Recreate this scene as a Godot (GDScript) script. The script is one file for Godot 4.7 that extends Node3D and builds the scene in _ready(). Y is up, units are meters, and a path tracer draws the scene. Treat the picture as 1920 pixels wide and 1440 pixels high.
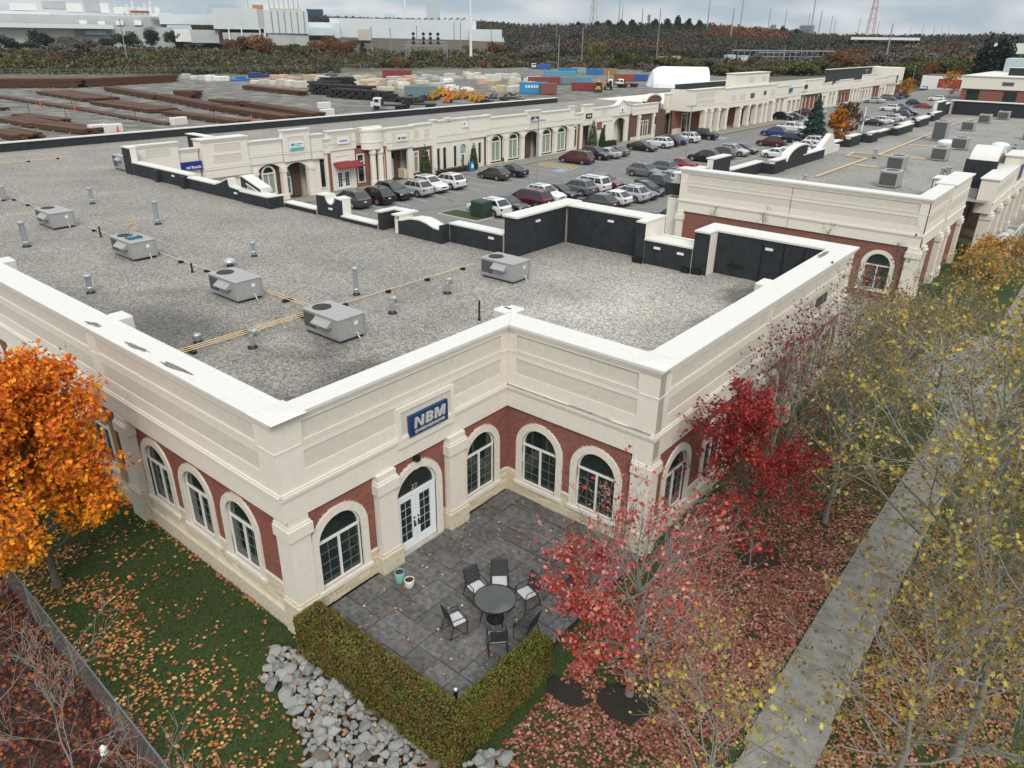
extends Node3D
# An autumn view over an L-shaped business plaza under an overcast sky.
# x runs along the street, -z runs away from the street, y is up; metres. Patio and car park lie at y = 0.

const FOCAL := 1371.59
const EYE := Vector3(-9.13, 15.8, 15.22)
const ROOF := 4.6
var eye_basis: Basis
var rng := RandomNumberGenerator.new()
var M := {}
var unit_box: BoxMesh

func _ready() -> void:
	rng.seed = 20241
	set_camera()
	set_light()
	make_materials()
	build_ground()
	build_main_building()
	build_main_roof_things()
	build_shop_row()
	build_right_building()
	build_car_park()
	build_patio()
	build_near_trees()
	build_ground_cover()
	build_yard()
	build_far_background()

func set_camera() -> void:
	eye_basis = Basis.from_euler(Vector3(deg_to_rad(-25.33792), deg_to_rad(-50.99472), deg_to_rad(0.85317)))
	var c := Camera3D.new()
	c.name = "camera"
	c.transform = Transform3D(eye_basis, EYE)
	c.fov = rad_to_deg(2.0 * atan(720.0 / FOCAL))
	c.near = 0.3
	c.far = 9000.0
	c.current = true
	add_child(c)

func set_light() -> void:
	var e := Environment.new()
	e.background_mode = Environment.BG_SKY
	e.tonemap_mode = Environment.TONE_MAPPER_LINEAR
	e.tonemap_exposure = 1.5
	e.sdfgi_enabled = true
	e.ssao_enabled = true
	e.ssil_enabled = true
	e.fog_enabled = true
	e.fog_density = 0.00004
	e.fog_light_color = Color(0.86, 0.89, 0.92)
	var sky := Sky.new()
	var pm := PanoramaSkyMaterial.new()
	pm.panorama = cloud_panorama()
	pm.energy_multiplier = 1.0
	sky.sky_material = pm
	e.sky = sky
	var w := WorldEnvironment.new()
	w.name = "world_environment"
	w.environment = e
	add_child(w)
	var s := DirectionalLight3D.new()
	s.name = "sun"
	s.light_energy = 0.46
	s.light_angular_distance = 22.0
	s.light_color = Color(1.0, 0.97, 0.92)
	s.shadow_enabled = true
	add_child(s)
	# brightest part of the cloud: behind the camera, about 42 degrees up
	s.look_at_from_position(Vector3.ZERO, Vector3(0.50, -0.67, -0.55))

func cloud_panorama() -> ImageTexture:
	# layered stratocumulus: long flat streaks near the horizon, softer masses overhead
	var w := 1024
	var h := 512
	var n1 := FastNoiseLite.new()
	n1.seed = 5
	n1.frequency = 1.0
	n1.fractal_octaves = 5
	var im := Image.create(w, h, false, Image.FORMAT_RGBF)
	for j in h:
		var el := PI * (0.5 - (j + 0.5) / h)
		for i in w:
			var az := TAU * (i + 0.5) / w
			var c := Color(0.20, 0.20, 0.19)
			if el > -0.02:
				var d := Vector3(cos(el) * cos(az), maxf(sin(el), 0.0), cos(el) * sin(az))
				var k := 1.0 / (d.y + 0.10)
				var q := n1.get_noise_3d(d.x * k * 0.55, d.z * k * 0.55, 3.0) * 0.7 + n1.get_noise_3d(d.x * k * 1.7, d.z * k * 1.7, 9.0) * 0.3
				var t := clampf(0.5 + q * 2.2, 0.0, 1.0)
				c = Color(0.19, 0.25, 0.30).lerp(Color(0.47, 0.49, 0.50), t)
				c = c.lerp(Color(0.45, 0.465, 0.475), exp(-maxf(el, 0.0) / 0.012) * 0.6)
				c = c.lerp(Color(0.36, 0.37, 0.375), smoothstep(0.1, 0.5, d.y) * 0.7)
				# overcast sky: the zenith is about three times as bright as the horizon
				c *= 1.0 + 1.6 * d.y
			im.set_pixel(i, j, c)
	return ImageTexture.create_from_image(im)

# ---------------------------------------------------------------- pixel to place
func ray(px: float, py: float) -> Vector3:
	return eye_basis * Vector3((px - 960.0) / FOCAL, -(py - 720.0) / FOCAL, -1.0)

func at(px: float, py: float, h := 0.0) -> Vector3:
	var d := ray(px, py)
	return EYE + d * ((h - EYE.y) / d.y)

func at_z(px: float, py: float, z: float) -> Vector3:
	var d := ray(px, py)
	return EYE + d * ((z - EYE.z) / d.z)

func at_far(px: float, py: float, dist: float) -> Vector3:
	var d := ray(px, py)
	return EYE + d * (dist / Vector2(d.x, d.z).length())

# ---------------------------------------------------------------- mesh builder
class MB:
	var v := PackedVector3Array()
	var n := PackedVector3Array()
	var c := PackedColorArray()
	var col := Color.WHITE
	var t := Transform3D.IDENTITY

	func tri(a: Vector3, b: Vector3, d: Vector3, nn: Vector3) -> void:
		a = t * a
		b = t * b
		d = t * d
		nn = (t.basis * nn).normalized()
		if (b - a).cross(d - a).dot(nn) > 0.0:
			var s := b
			b = d
			d = s
		v.append(a)
		v.append(b)
		v.append(d)
		for i in 3:
			n.append(nn)
			c.append(col)

	func tri3(a: Vector3, b: Vector3, d: Vector3, na: Vector3, nb: Vector3, nd: Vector3) -> void:
		if (b - a).cross(d - a).dot(na + nb + nd) > 0.0:
			var s := b
			b = d
			d = s
			s = nb
			nb = nd
			nd = s
		for p in [a, b, d]:
			v.append(t * p)
		for p in [na, nb, nd]:
			n.append((t.basis * p).normalized())
			c.append(col)

	func face(a: Vector3, b: Vector3, d: Vector3, out: Vector3) -> void:
		var g := (b - a).cross(d - a)
		if g.length_squared() < 1e-16:
			return
		g = g.normalized()
		tri(a, b, d, g if g.dot(out) >= 0.0 else -g)

	func quad(a: Vector3, b: Vector3, d: Vector3, e: Vector3, out: Vector3) -> void:
		face(a, b, d, out)
		face(a, d, e, out)

	func hexa(p: Array) -> void:
		# p: 4 bottom corners in ring order, then 4 top corners
		var m := Vector3.ZERO
		for q in p:
			m += q
		m /= 8.0
		for f in [[0, 1, 2, 3], [4, 5, 6, 7], [0, 1, 5, 4], [1, 2, 6, 5], [2, 3, 7, 6], [3, 0, 4, 7]]:
			var k: Vector3 = (p[f[0]] + p[f[1]] + p[f[2]] + p[f[3]]) / 4.0
			quad(p[f[0]], p[f[1]], p[f[2]], p[f[3]], k - m)

	func box(x0: float, y0: float, z0: float, x1: float, y1: float, z1: float) -> void:
		hexa([Vector3(x0, y0, z0), Vector3(x1, y0, z0), Vector3(x1, y0, z1), Vector3(x0, y0, z1), Vector3(x0, y1, z0), Vector3(x1, y1, z0), Vector3(x1, y1, z1), Vector3(x0, y1, z1)])

	func cbox(x0: float, y0: float, z0: float, x1: float, y1: float, z1: float, k: float) -> void:
		# box with chamfered top and vertical edges
		var lo := [Vector3(x0 + k, 0, z0), Vector3(x1 - k, 0, z0), Vector3(x1, 0, z0 + k), Vector3(x1, 0, z1 - k), Vector3(x1 - k, 0, z1), Vector3(x0 + k, 0, z1), Vector3(x0, 0, z1 - k), Vector3(x0, 0, z0 + k)]
		var cen := Vector3((x0 + x1) / 2, 0, (z0 + z1) / 2)
		var inner := []
		for p in lo:
			inner.append(Vector3(clampf(p.x, x0 + k, x1 - k), y1, clampf(p.z, z0 + k, z1 - k)))
		for i in 8:
			var j := (i + 1) % 8
			var a: Vector3 = lo[i]
			var b: Vector3 = lo[j]
			var o := (a + b) / 2 - cen
			quad(a + Vector3(0, y0, 0), b + Vector3(0, y0, 0), b + Vector3(0, y1 - k, 0), a + Vector3(0, y1 - k, 0), o)
			quad(a + Vector3(0, y1 - k, 0), b + Vector3(0, y1 - k, 0), inner[j], inner[i], o.normalized() + Vector3.UP)
		quad(Vector3(x0 + k, y1, z0 + k), Vector3(x1 - k, y1, z0 + k), Vector3(x1 - k, y1, z1 - k), Vector3(x0 + k, y1, z1 - k), Vector3.UP)
		for i in range(1, 7):
			face(lo[0] + Vector3(0, y0, 0), lo[i] + Vector3(0, y0, 0), lo[i + 1] + Vector3(0, y0, 0), Vector3.DOWN)

	func bar(a: Vector3, b: Vector3, w: float, h: float) -> void:
		# square bar from a to b
		var d := (b - a).normalized()
		var up := Vector3.UP if absf(d.y) < 0.95 else Vector3.RIGHT
		var s := d.cross(up).normalized() * w * 0.5
		var u := s.cross(d).normalized() * h * 0.5
		hexa([a - s - u, a + s - u, a + s + u, a - s + u, b - s - u, b + s - u, b + s + u, b - s + u])

	func tube(a: Vector3, b: Vector3, r0: float, r1: float, sides := 8, caps := true) -> void:
		var d := (b - a).normalized()
		var s := d.cross(Vector3.UP if absf(d.y) < 0.9 else Vector3.RIGHT).normalized()
		var u := s.cross(d)
		for i in sides:
			var a0 := TAU * i / sides
			var a1 := TAU * (i + 1) / sides
			var n0 := s * cos(a0) + u * sin(a0)
			var n1 := s * cos(a1) + u * sin(a1)
			tri3(a + n0 * r0, a + n1 * r0, b + n1 * r1, n0, n1, n1)
			if r1 > 0.0:
				tri3(a + n0 * r0, b + n1 * r1, b + n0 * r1, n0, n1, n0)
			if caps:
				tri(a, a + n0 * r0, a + n1 * r0, -d)
				if r1 > 0.0:
					tri(b, b + n0 * r1, b + n1 * r1, d)

	func path(pts: Array, r: float, sides := 8) -> void:
		for i in pts.size() - 1:
			tube(pts[i], pts[i + 1], r, r, sides, true)

	func lathe(prof: Array, cen: Vector3, sides := 16) -> void:
		# prof: Vector2(radius, y) from bottom to top
		for k in prof.size() - 1:
			var p: Vector2 = prof[k]
			var q: Vector2 = prof[k + 1]
			for i in sides:
				var a0 := TAU * i / sides
				var a1 := TAU * (i + 1) / sides
				var d0 := Vector3(cos(a0), 0, sin(a0))
				var d1 := Vector3(cos(a1), 0, sin(a1))
				var sl := Vector2(q.y - p.y, p.x - q.x).normalized()
				var n0 := d0 * sl.x + Vector3(0, sl.y, 0)
				var n1 := d1 * sl.x + Vector3(0, sl.y, 0)
				var A := cen + d0 * p.x + Vector3(0, p.y, 0)
				var B := cen + d1 * p.x + Vector3(0, p.y, 0)
				var C := cen + d1 * q.x + Vector3(0, q.y, 0)
				var D := cen + d0 * q.x + Vector3(0, q.y, 0)
				if p.x > 0.0005:
					tri3(A, B, C, n0, n1, n1)
				if q.x > 0.0005:
					tri3(A, C, D, n0, n1, n0)

	func poly(pts: PackedVector2Array, z0: float, z1: float) -> void:
		# outline in the local xy plane pushed from z0 to z1
		var ix := Geometry2D.triangulate_polygon(pts)
		for i in range(0, ix.size(), 3):
			var a := pts[ix[i]]
			var b := pts[ix[i + 1]]
			var d := pts[ix[i + 2]]
			face(Vector3(a.x, a.y, z1), Vector3(b.x, b.y, z1), Vector3(d.x, d.y, z1), Vector3(0, 0, z1 - z0))
			face(Vector3(a.x, a.y, z0), Vector3(b.x, b.y, z0), Vector3(d.x, d.y, z0), Vector3(0, 0, z0 - z1))
		var ccw := not Geometry2D.is_polygon_clockwise(pts)
		for i in pts.size():
			var a := pts[i]
			var b := pts[(i + 1) % pts.size()]
			var o := Vector3(b.y - a.y, a.x - b.x, 0)
			if not ccw:
				o = -o
			quad(Vector3(a.x, a.y, z0), Vector3(b.x, b.y, z0), Vector3(b.x, b.y, z1), Vector3(a.x, a.y, z1), o)

	func mesh() -> ArrayMesh:
		var m := ArrayMesh.new()
		if v.is_empty():
			return m
		var arr := []
		arr.resize(Mesh.ARRAY_MAX)
		arr[Mesh.ARRAY_VERTEX] = v
		arr[Mesh.ARRAY_NORMAL] = n
		arr[Mesh.ARRAY_COLOR] = c
		m.add_surface_from_arrays(Mesh.PRIMITIVE_TRIANGLES, arr)
		return m

# ---------------------------------------------------------------- nodes
func thing(called: String, label: String, category: String, pos := Vector3.ZERO, turn := 0.0, group := "") -> Node3D:
	var o := Node3D.new()
	o.name = called
	add_child(o, true)
	o.position = pos
	o.rotation.y = turn
	o.set_meta("label", label)
	o.set_meta("category", category)
	if group:
		o.set_meta("group", group)
	return o

func setting(called: String, label := "", category := "") -> Node3D:
	var o := Node3D.new()
	o.name = called
	add_child(o, true)
	o.set_meta("kind", "structure")
	if label:
		o.set_meta("label", label)
	if category:
		o.set_meta("category", category)
	return o

func put(mb: MB, called: String, m: Material, parent: Node) -> MeshInstance3D:
	return put_mesh(mb.mesh(), called, m, parent)

func put_mesh(me: Mesh, called: String, m: Material, parent: Node, tf := Transform3D.IDENTITY) -> MeshInstance3D:
	var o := MeshInstance3D.new()
	o.name = called
	o.mesh = me
	o.material_override = m
	o.transform = tf
	parent.add_child(o, true)
	return o

func put_sheet(mb: MB, called: String, m: Material, label := "", category := "") -> MeshInstance3D:
	var o := put(mb, called, m, self)
	o.set_meta("kind", "structure")
	if label:
		o.set_meta("label", label)
	if category:
		o.set_meta("category", category)
	return o

func boxpart(called: String, m: Material, parent: Node, x0: float, y0: float, z0: float, x1: float, y1: float, z1: float, tf := Transform3D.IDENTITY) -> MeshInstance3D:
	var b := MB.new()
	b.t = tf
	b.box(x0, y0, z0, x1, y1, z1)
	return put(b, called, m, parent)

func words(txt: String, size: float, depth: float, m: Material, called: String, parent: Node, tf: Transform3D, bold := true, squeeze := 1.0, slant := 0.0) -> void:
	var tm := TextMesh.new()
	tm.text = txt
	var f := SystemFont.new()
	f.font_names = PackedStringArray(["Droid Sans"])
	f.font_weight = 700 if bold else 400
	tm.font = f
	tm.font_size = 64
	tm.pixel_size = size / 64.0
	tm.depth = depth
	tm.curve_step = 2.0
	var sh := Transform3D(Basis(Vector3(squeeze, 0, 0), Vector3(slant, 1, 0), Vector3(0, 0, 1)), Vector3.ZERO)
	put_mesh(tm, called, m, parent, tf * sh)

func wall_frame(origin: Vector3, along: Vector3) -> Transform3D:
	# local x runs along the wall, y up, z out of the wall (right of the walking direction turned outwards)
	return Transform3D(Basis(along, Vector3.UP, along.cross(Vector3.UP)), origin)

func scatter(called: String, me: Mesh, m: Material, tfs: Array, cols: PackedColorArray, parent: Node) -> MultiMeshInstance3D:
	var mm := MultiMesh.new()
	mm.transform_format = MultiMesh.TRANSFORM_3D
	mm.use_colors = true
	mm.mesh = me
	mm.instance_count = tfs.size()
	for i in tfs.size():
		mm.set_instance_transform(i, tfs[i])
		mm.set_instance_color(i, cols[i])
	var o := MultiMeshInstance3D.new()
	o.name = called
	o.multimesh = mm
	o.material_override = m
	parent.add_child(o, true)
	o.set_meta("kind", "stuff")
	return o

func rnd(a: float, b: float) -> float:
	return rng.randf_range(a, b)

func pick(a: Array):
	return a[rng.randi() % a.size()]

# ---------------------------------------------------------------- materials
func lin(r: float, g: float, b: float) -> Color:
	return Color(r, g, b).linear_to_srgb()

func mat(r: float, g: float, b: float, rough := 0.8, metal := 0.0, spec := 0.5) -> StandardMaterial3D:
	var m := StandardMaterial3D.new()
	m.albedo_color = lin(r, g, b)
	m.roughness = rough
	m.metallic = metal
	m.metallic_specular = spec
	return m

func noise_tex(freq: float, oct: int, stops: Array, seed_ := 1, size := 512, type := FastNoiseLite.TYPE_SIMPLEX_SMOOTH, gain := 0.5) -> NoiseTexture2D:
	var nz := FastNoiseLite.new()
	nz.seed = seed_
	nz.noise_type = type
	nz.cellular_return_type = FastNoiseLite.RETURN_CELL_VALUE
	nz.frequency = freq
	nz.fractal_octaves = oct
	nz.fractal_gain = gain
	var t := NoiseTexture2D.new()
	t.width = size
	t.height = size
	t.seamless = true
	t.noise = nz
	var g := Gradient.new()
	var offs := PackedFloat32Array()
	var cols := PackedColorArray()
	for s in stops:
		offs.append(s[0])
		cols.append(lin(s[1], s[2], s[3]))
	g.offsets = offs
	g.colors = cols
	t.color_ramp = g
	return t

func height_tex(freq: float, oct: int, seed_ := 1, size := 512, type := FastNoiseLite.TYPE_SIMPLEX_SMOOTH) -> NoiseTexture2D:
	return noise_tex(freq, oct, [[0.0, 0, 0, 0], [1.0, 1, 1, 1]], seed_, size, type)

func tri_mat(tex: Texture2D, per_metre: float, rough: float, bump: Texture2D = null, bump_cm := 0.0, world := true) -> StandardMaterial3D:
	var m := StandardMaterial3D.new()
	m.albedo_texture = tex
	m.roughness = rough
	m.uv1_triplanar = true
	m.uv1_world_triplanar = world
	m.uv1_scale = Vector3.ONE * per_metre
	if bump:
		m.heightmap_enabled = true
		m.heightmap_texture = bump
		m.heightmap_scale = bump_cm
	return m

func leaf_mat(rough := 0.6) -> StandardMaterial3D:
	var m := StandardMaterial3D.new()
	m.vertex_color_use_as_albedo = true
	m.roughness = rough
	m.metallic_specular = 0.3
	m.backlight_enabled = true
	m.backlight = Color(0.25, 0.22, 0.12)
	return m

func painted(r: float, g: float, b: float, var_ := 0.06, rough := 0.85, per_metre := 0.35, seed_ := 3, bump_cm := 0.0) -> StandardMaterial3D:
	# a nearly even surface with faint weathering blotches
	var lo := 1.0 - var_ * 1.6
	var hi := 1.0 + var_ * 0.6
	var t := noise_tex(0.012, 5, [[0.15, r * lo, g * lo, b * lo * 0.98], [0.55, r, g, b], [0.9, r * hi, g * hi, b * hi]], seed_, 512, FastNoiseLite.TYPE_SIMPLEX_SMOOTH, 0.6)
	return tri_mat(t, per_metre, rough, M.grit if bump_cm > 0.0 else null, bump_cm)

func make_materials() -> void:
	unit_box = BoxMesh.new()
	M.grit = height_tex(0.09, 3, 12, 512)
	M.stucco = painted(0.71, 0.672, 0.605, 0.035, 0.9, 0.5, 3, 0.15)
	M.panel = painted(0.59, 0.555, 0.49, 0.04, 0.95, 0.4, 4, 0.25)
	M.coping = painted(0.63, 0.617, 0.59, 0.035, 0.7, 0.6, 5)
	M.stain = painted(0.20, 0.18, 0.15, 0.4, 0.95, 1.2, 6)
	M.mortar = painted(0.46, 0.37, 0.32, 0.1, 0.95, 0.5, 7)
	M.bricks = [mat(0.25, 0.088, 0.063, 0.85), mat(0.215, 0.075, 0.056, 0.85), mat(0.28, 0.10, 0.07, 0.85), mat(0.23, 0.09, 0.072, 0.85)]
	M.brick_mix = StandardMaterial3D.new()
	M.brick_mix.vertex_color_use_as_albedo = true
	M.brick_mix.roughness = 0.88
	M.far_brick = painted(0.23, 0.095, 0.07, 0.2, 0.9, 0.9, 8)
	M.brown_brick = painted(0.13, 0.075, 0.06, 0.25, 0.9, 0.9, 9)
	M.stones = [mat(0.60, 0.53, 0.39, 0.9), mat(0.54, 0.47, 0.34, 0.9), mat(0.64, 0.58, 0.45, 0.9)]
	M.stone = painted(0.60, 0.54, 0.42, 0.12, 0.9, 0.6, 10, 0.3)
	M.cast = painted(0.70, 0.665, 0.59, 0.06, 0.85, 0.6, 11, 0.1)
	M.concrete = painted(0.42, 0.40, 0.36, 0.14, 0.9, 0.3, 13, 0.2)
	M.glass = mat(0.012, 0.022, 0.022, 0.04, 0.0, 0.6)
	M.far_glass = M.glass
	M.far_blind = mat(0.24, 0.30, 0.25, 0.25, 0.0, 0.6)
	M.white = mat(0.74, 0.74, 0.72, 0.45)
	M.muntin = mat(0.20, 0.23, 0.21, 0.5)
	M.door = mat(0.76, 0.80, 0.83, 0.4)
	M.black_metal = mat(0.015, 0.015, 0.017, 0.4)
	M.membrane = painted(0.020, 0.025, 0.030, 0.3, 0.75, 0.25, 14)
	M.tar = mat(0.006, 0.006, 0.007, 0.5)
	M.steel = mat(0.48, 0.50, 0.51, 0.35, 0.7)
	M.galv = mat(0.40, 0.44, 0.46, 0.4, 0.6)
	M.rtu = painted(0.33, 0.322, 0.325, 0.06, 0.6, 0.8, 15)
	M.rtu_top = M.rtu
	M.coil = mat(0.10, 0.10, 0.10, 0.6, 0.3)
	M.fan = mat(0.02, 0.02, 0.022, 0.5)
	M.wood = painted(0.55, 0.42, 0.25, 0.2, 0.8, 1.0, 17)
	M.gas = mat(0.66, 0.48, 0.25, 0.5)
	M.label = mat(0.72, 0.73, 0.72, 0.5)
	M.sign_blue = mat(0.012, 0.045, 0.14, 0.45)
	M.silver = mat(0.62, 0.63, 0.64, 0.4, 0.3)
	M.red_cloth = mat(0.22, 0.02, 0.025, 0.8)
	M.asphalt = tri_mat(noise_tex(0.03, 6, [[0.2, 0.135, 0.132, 0.128], [0.5, 0.175, 0.172, 0.167], [0.8, 0.205, 0.20, 0.195]], 21, 1024, FastNoiseLite.TYPE_SIMPLEX_SMOOTH, 0.75), 0.11, 0.9, M.grit, 0.4)
	M.yard_dirt = tri_mat(noise_tex(0.012, 6, [[0.2, 0.075, 0.072, 0.066], [0.5, 0.145, 0.138, 0.126], [0.8, 0.25, 0.24, 0.22]], 22, 1024, FastNoiseLite.TYPE_SIMPLEX_SMOOTH, 0.65), 0.012, 0.95)
	M.pavement = painted(0.25, 0.24, 0.215, 0.22, 0.92, 0.22, 23, 0.3)
	M.lawn = tri_mat(noise_tex(0.05, 6, [[0.2, 0.015, 0.028, 0.005], [0.5, 0.029, 0.053, 0.010], [0.8, 0.060, 0.080, 0.022]], 24, 1024, FastNoiseLite.TYPE_SIMPLEX_SMOOTH, 0.75), 0.22, 0.95, M.grit, 2.0)
	M.mulch = tri_mat(noise_tex(0.08, 4, [[0.2, 0.012, 0.010, 0.008], [0.6, 0.035, 0.027, 0.021], [0.9, 0.08, 0.06, 0.045]], 25, 512), 0.8, 0.95, M.grit, 3.0)
	M.slabs = []
	for k in 4:
		var q: float = [0.118, 0.135, 0.105, 0.15][k]
		M.slabs.append(painted(q, q * 0.985, q * 0.96, 0.28, 0.8, 0.55, 30 + k, 0.2))
	M.joint = mat(0.03, 0.029, 0.027, 0.95)
	M.rocks = []
	for k in 4:
		var q: Array = [[0.34, 0.345, 0.33], [0.27, 0.275, 0.265], [0.40, 0.405, 0.39], [0.19, 0.165, 0.135]][k]
		M.rocks.append(tri_mat(noise_tex(0.03, 5, [[0.2, q[0] * 0.62, q[1] * 0.62, q[2] * 0.6], [0.55, q[0], q[1], q[2]], [0.85, q[0] * 1.25, q[1] * 1.25, q[2] * 1.25]], 40 + k, 256, FastNoiseLite.TYPE_SIMPLEX_SMOOTH, 0.65), 1.3, 0.9, M.grit, 1.0, false))
	M.gravel = tri_mat(noise_tex(0.15, 2, [[0.0, 0.22, 0.215, 0.21], [0.35, 0.46, 0.45, 0.435], [0.6, 0.72, 0.71, 0.685], [0.85, 0.95, 0.94, 0.91], [1.0, 1.0, 1.0, 0.97]], 26, 2048, FastNoiseLite.TYPE_CELLULAR, 0.7), 0.045, 0.95)
	M.gravel.vertex_color_use_as_albedo = true
	M.leaf = leaf_mat()
	M.bark = tri_mat(noise_tex(0.06, 4, [[0.2, 0.07, 0.062, 0.052], [0.6, 0.14, 0.125, 0.105], [0.9, 0.21, 0.195, 0.17]], 27, 256), 2.0, 0.9, M.grit, 1.0)
	M.grey_bark = tri_mat(noise_tex(0.05, 4, [[0.2, 0.17, 0.16, 0.14], [0.6, 0.26, 0.245, 0.22], [0.9, 0.34, 0.325, 0.30]], 28, 256), 2.0, 0.9)
	M.plane_bark = tri_mat(noise_tex(0.025, 3, [[0.3, 0.15, 0.155, 0.105], [0.5, 0.24, 0.25, 0.17], [0.7, 0.34, 0.34, 0.26]], 29, 256), 1.2, 0.85)
	M.yellow_paint = mat(0.50, 0.38, 0.12, 0.8)
	M.line = mat(0.46, 0.42, 0.30, 0.85)
	M.blue_paint = mat(0.17, 0.34, 0.50, 0.8)
	M.rust = tri_mat(noise_tex(0.02, 6, [[0.2, 0.035, 0.017, 0.011], [0.5, 0.085, 0.038, 0.02], [0.8, 0.15, 0.068, 0.033]], 50, 512, FastNoiseLite.TYPE_SIMPLEX_SMOOTH, 0.7), 0.35, 0.9)
	M.dark_steel = painted(0.022, 0.022, 0.022, 0.4, 0.8, 0.4, 51)
	M.tint = StandardMaterial3D.new()
	M.tint.vertex_color_use_as_albedo = true
	M.tint.roughness = 0.75
	M.tyre = mat(0.012, 0.012, 0.012, 0.85)
	M.rim = mat(0.36, 0.37, 0.38, 0.35, 0.7)
	M.car_glass = mat(0.012, 0.014, 0.016, 0.06, 0.0, 0.7)
	M.lamp_clear = mat(0.62, 0.64, 0.66, 0.15)
	M.lamp_red = mat(0.22, 0.008, 0.01, 0.25)
	M.plate = mat(0.62, 0.66, 0.70, 0.5)
	M.trim = mat(0.02, 0.02, 0.022, 0.6)
	M.hedge = leaf_mat(0.7)

# ---------------------------------------------------------------- ground
func ground_height(x: float, z: float) -> float:
	if x < -0.2:
		return -0.55
	if z > 5.7:
		var lot := smoothstep(27.0, 31.0, x) * (1.0 - smoothstep(6.0, 10.0, z)) * 0.12
		return lerpf(lerpf(-0.55, -0.3, smoothstep(0.0, 6.0, x)), -0.1, smoothstep(3.0, 5.0, x) * (1.0 - smoothstep(7.0, 10.0, z))) + lot
	if x < 28.0 and z > -74.0:
		return -0.6
	return lerpf(-0.06, -0.20, smoothstep(-9.0, 5.7, z))

func grid_sheet(mb: MB, xs: Array, zs: Array, lift: float, f = null) -> void:
	for i in xs.size() - 1:
		for j in zs.size() - 1:
			var p := []
			for q in [[0, 0], [1, 0], [1, 1], [0, 1]]:
				var x: float = xs[i + q[0]]
				var z: float = zs[j + q[1]]
				p.append(Vector3(x, (ground_height(x, z) if f == null else f.call(x, z)) + lift, z))
			mb.quad(p[0], p[1], p[2], p[3], Vector3.UP)

func steps(a: float, b: float, d: float) -> Array:
	var r := []
	var n := maxi(1, int(round((b - a) / d)))
	for i in n + 1:
		r.append(lerpf(a, b, float(i) / n))
	return r

func build_ground() -> void:
	var g := MB.new()
	var c := []
	for k in [-6000.0, -2500.0, -1000.0, -400.0]:
		c.append(k)
	c.append_array(steps(-200.0, 400.0, 50.0))
	c.append_array([700.0, 1500.0, 3000.0, 6000.0])
	grid_sheet(g, c, c, 0.0, func(_x, _z): return -0.75)
	put_sheet(g, "ground", tri_mat(noise_tex(0.01, 6, [[0.2, 0.05, 0.05, 0.028], [0.5, 0.09, 0.08, 0.045], [0.8, 0.14, 0.12, 0.07]], 60, 1024), 0.01, 0.95), "dull dry grassland stretching to the horizon", "ground")
	var l := MB.new()
	grid_sheet(l, steps(-14.0, -0.21, 0.8), steps(-75.0, 26.0, 0.8), 0.0)
	grid_sheet(l, steps(-0.19, 62.0, 0.8), steps(5.71, 26.0, 0.8), 0.0)
	put_sheet(l, "lawn", M.lawn, "mown green lawn around the brick office building", "lawn")
	# car park between the buildings, and the drive out to the street
	var a := MB.new()
	a.box(22.8, -0.5, -52.25, 330.0, 0.0, -11.4)
	a.box(27.9, -0.5, -11.4, 44.4, 0.0, -9.0)
	put_sheet(a, "car_park", M.asphalt, "weathered grey asphalt car park between the shop rows", "car park")
	var dr := MB.new()
	grid_sheet(dr, steps(28.3, 44.2, 1.5), steps(-9.0, 5.7, 1.0), 0.0, func(_x, z): return lerpf(0.0, -0.16, smoothstep(-9.0, 5.7, z)))
	grid_sheet(dr, steps(29.5, 41.5, 1.5), steps(5.7, 26.0, 1.0), 0.0, func(_x, z): return lerpf(-0.16, -0.27, smoothstep(5.7, 11.0, z)))
	put_sheet(dr, "driveway", M.pavement, "pale concrete driveway between the two brick buildings", "driveway")
	# public pavement along the street, poured in bays
	var sw := setting("sidewalk", "long pale concrete sidewalk running through the autumn trees", "sidewalk")
	var x := -6.0
	while x < 110.0:
		if x < 29.0 or x > 41.0:
			var zc := 12.45 + 0.03 * sin(x * 0.3) + clampf((6.0 - x) * 0.07, 0.0, 1.0)
			boxpart("paving_bay", M.pavement, sw, x + 0.012, -0.5, zc - 0.82, x + 1.788, maxf(ground_height(x, zc), ground_height(x + 1.8, zc)) + 0.06 + rnd(-0.006, 0.006), zc + 0.82)
		x += 1.8
	# foundation apron of the car park side pavement in front of the shops
	var k := MB.new()
	k.box(21.0, -0.4, -52.3, 61.0, 0.13, -49.6)
	k.box(61.0, -0.4, -52.3, 120.0, 0.13, -49.2)
	k.box(120.0, -0.4, -52.3, 161.0, 0.13, -45.2)
	k.box(161.0, -0.4, -52.3, 285.0, 0.13, -49.9)
	put_sheet(k, "shop_pavement", M.pavement, "raised concrete walkway in front of the shop row", "walkway")

# ---------------------------------------------------------------- walls with openings
func arch_pts(x0: float, x1: float, ys: float, rise: float, n := 14) -> PackedVector2Array:
	var p := PackedVector2Array()
	for i in n + 1:
		var a := PI * i / n
		p.append(Vector2((x0 + x1) / 2 + cos(a) * (x1 - x0) / 2, ys + sin(a) * rise))
	return p  # from x1 over to x0

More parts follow.
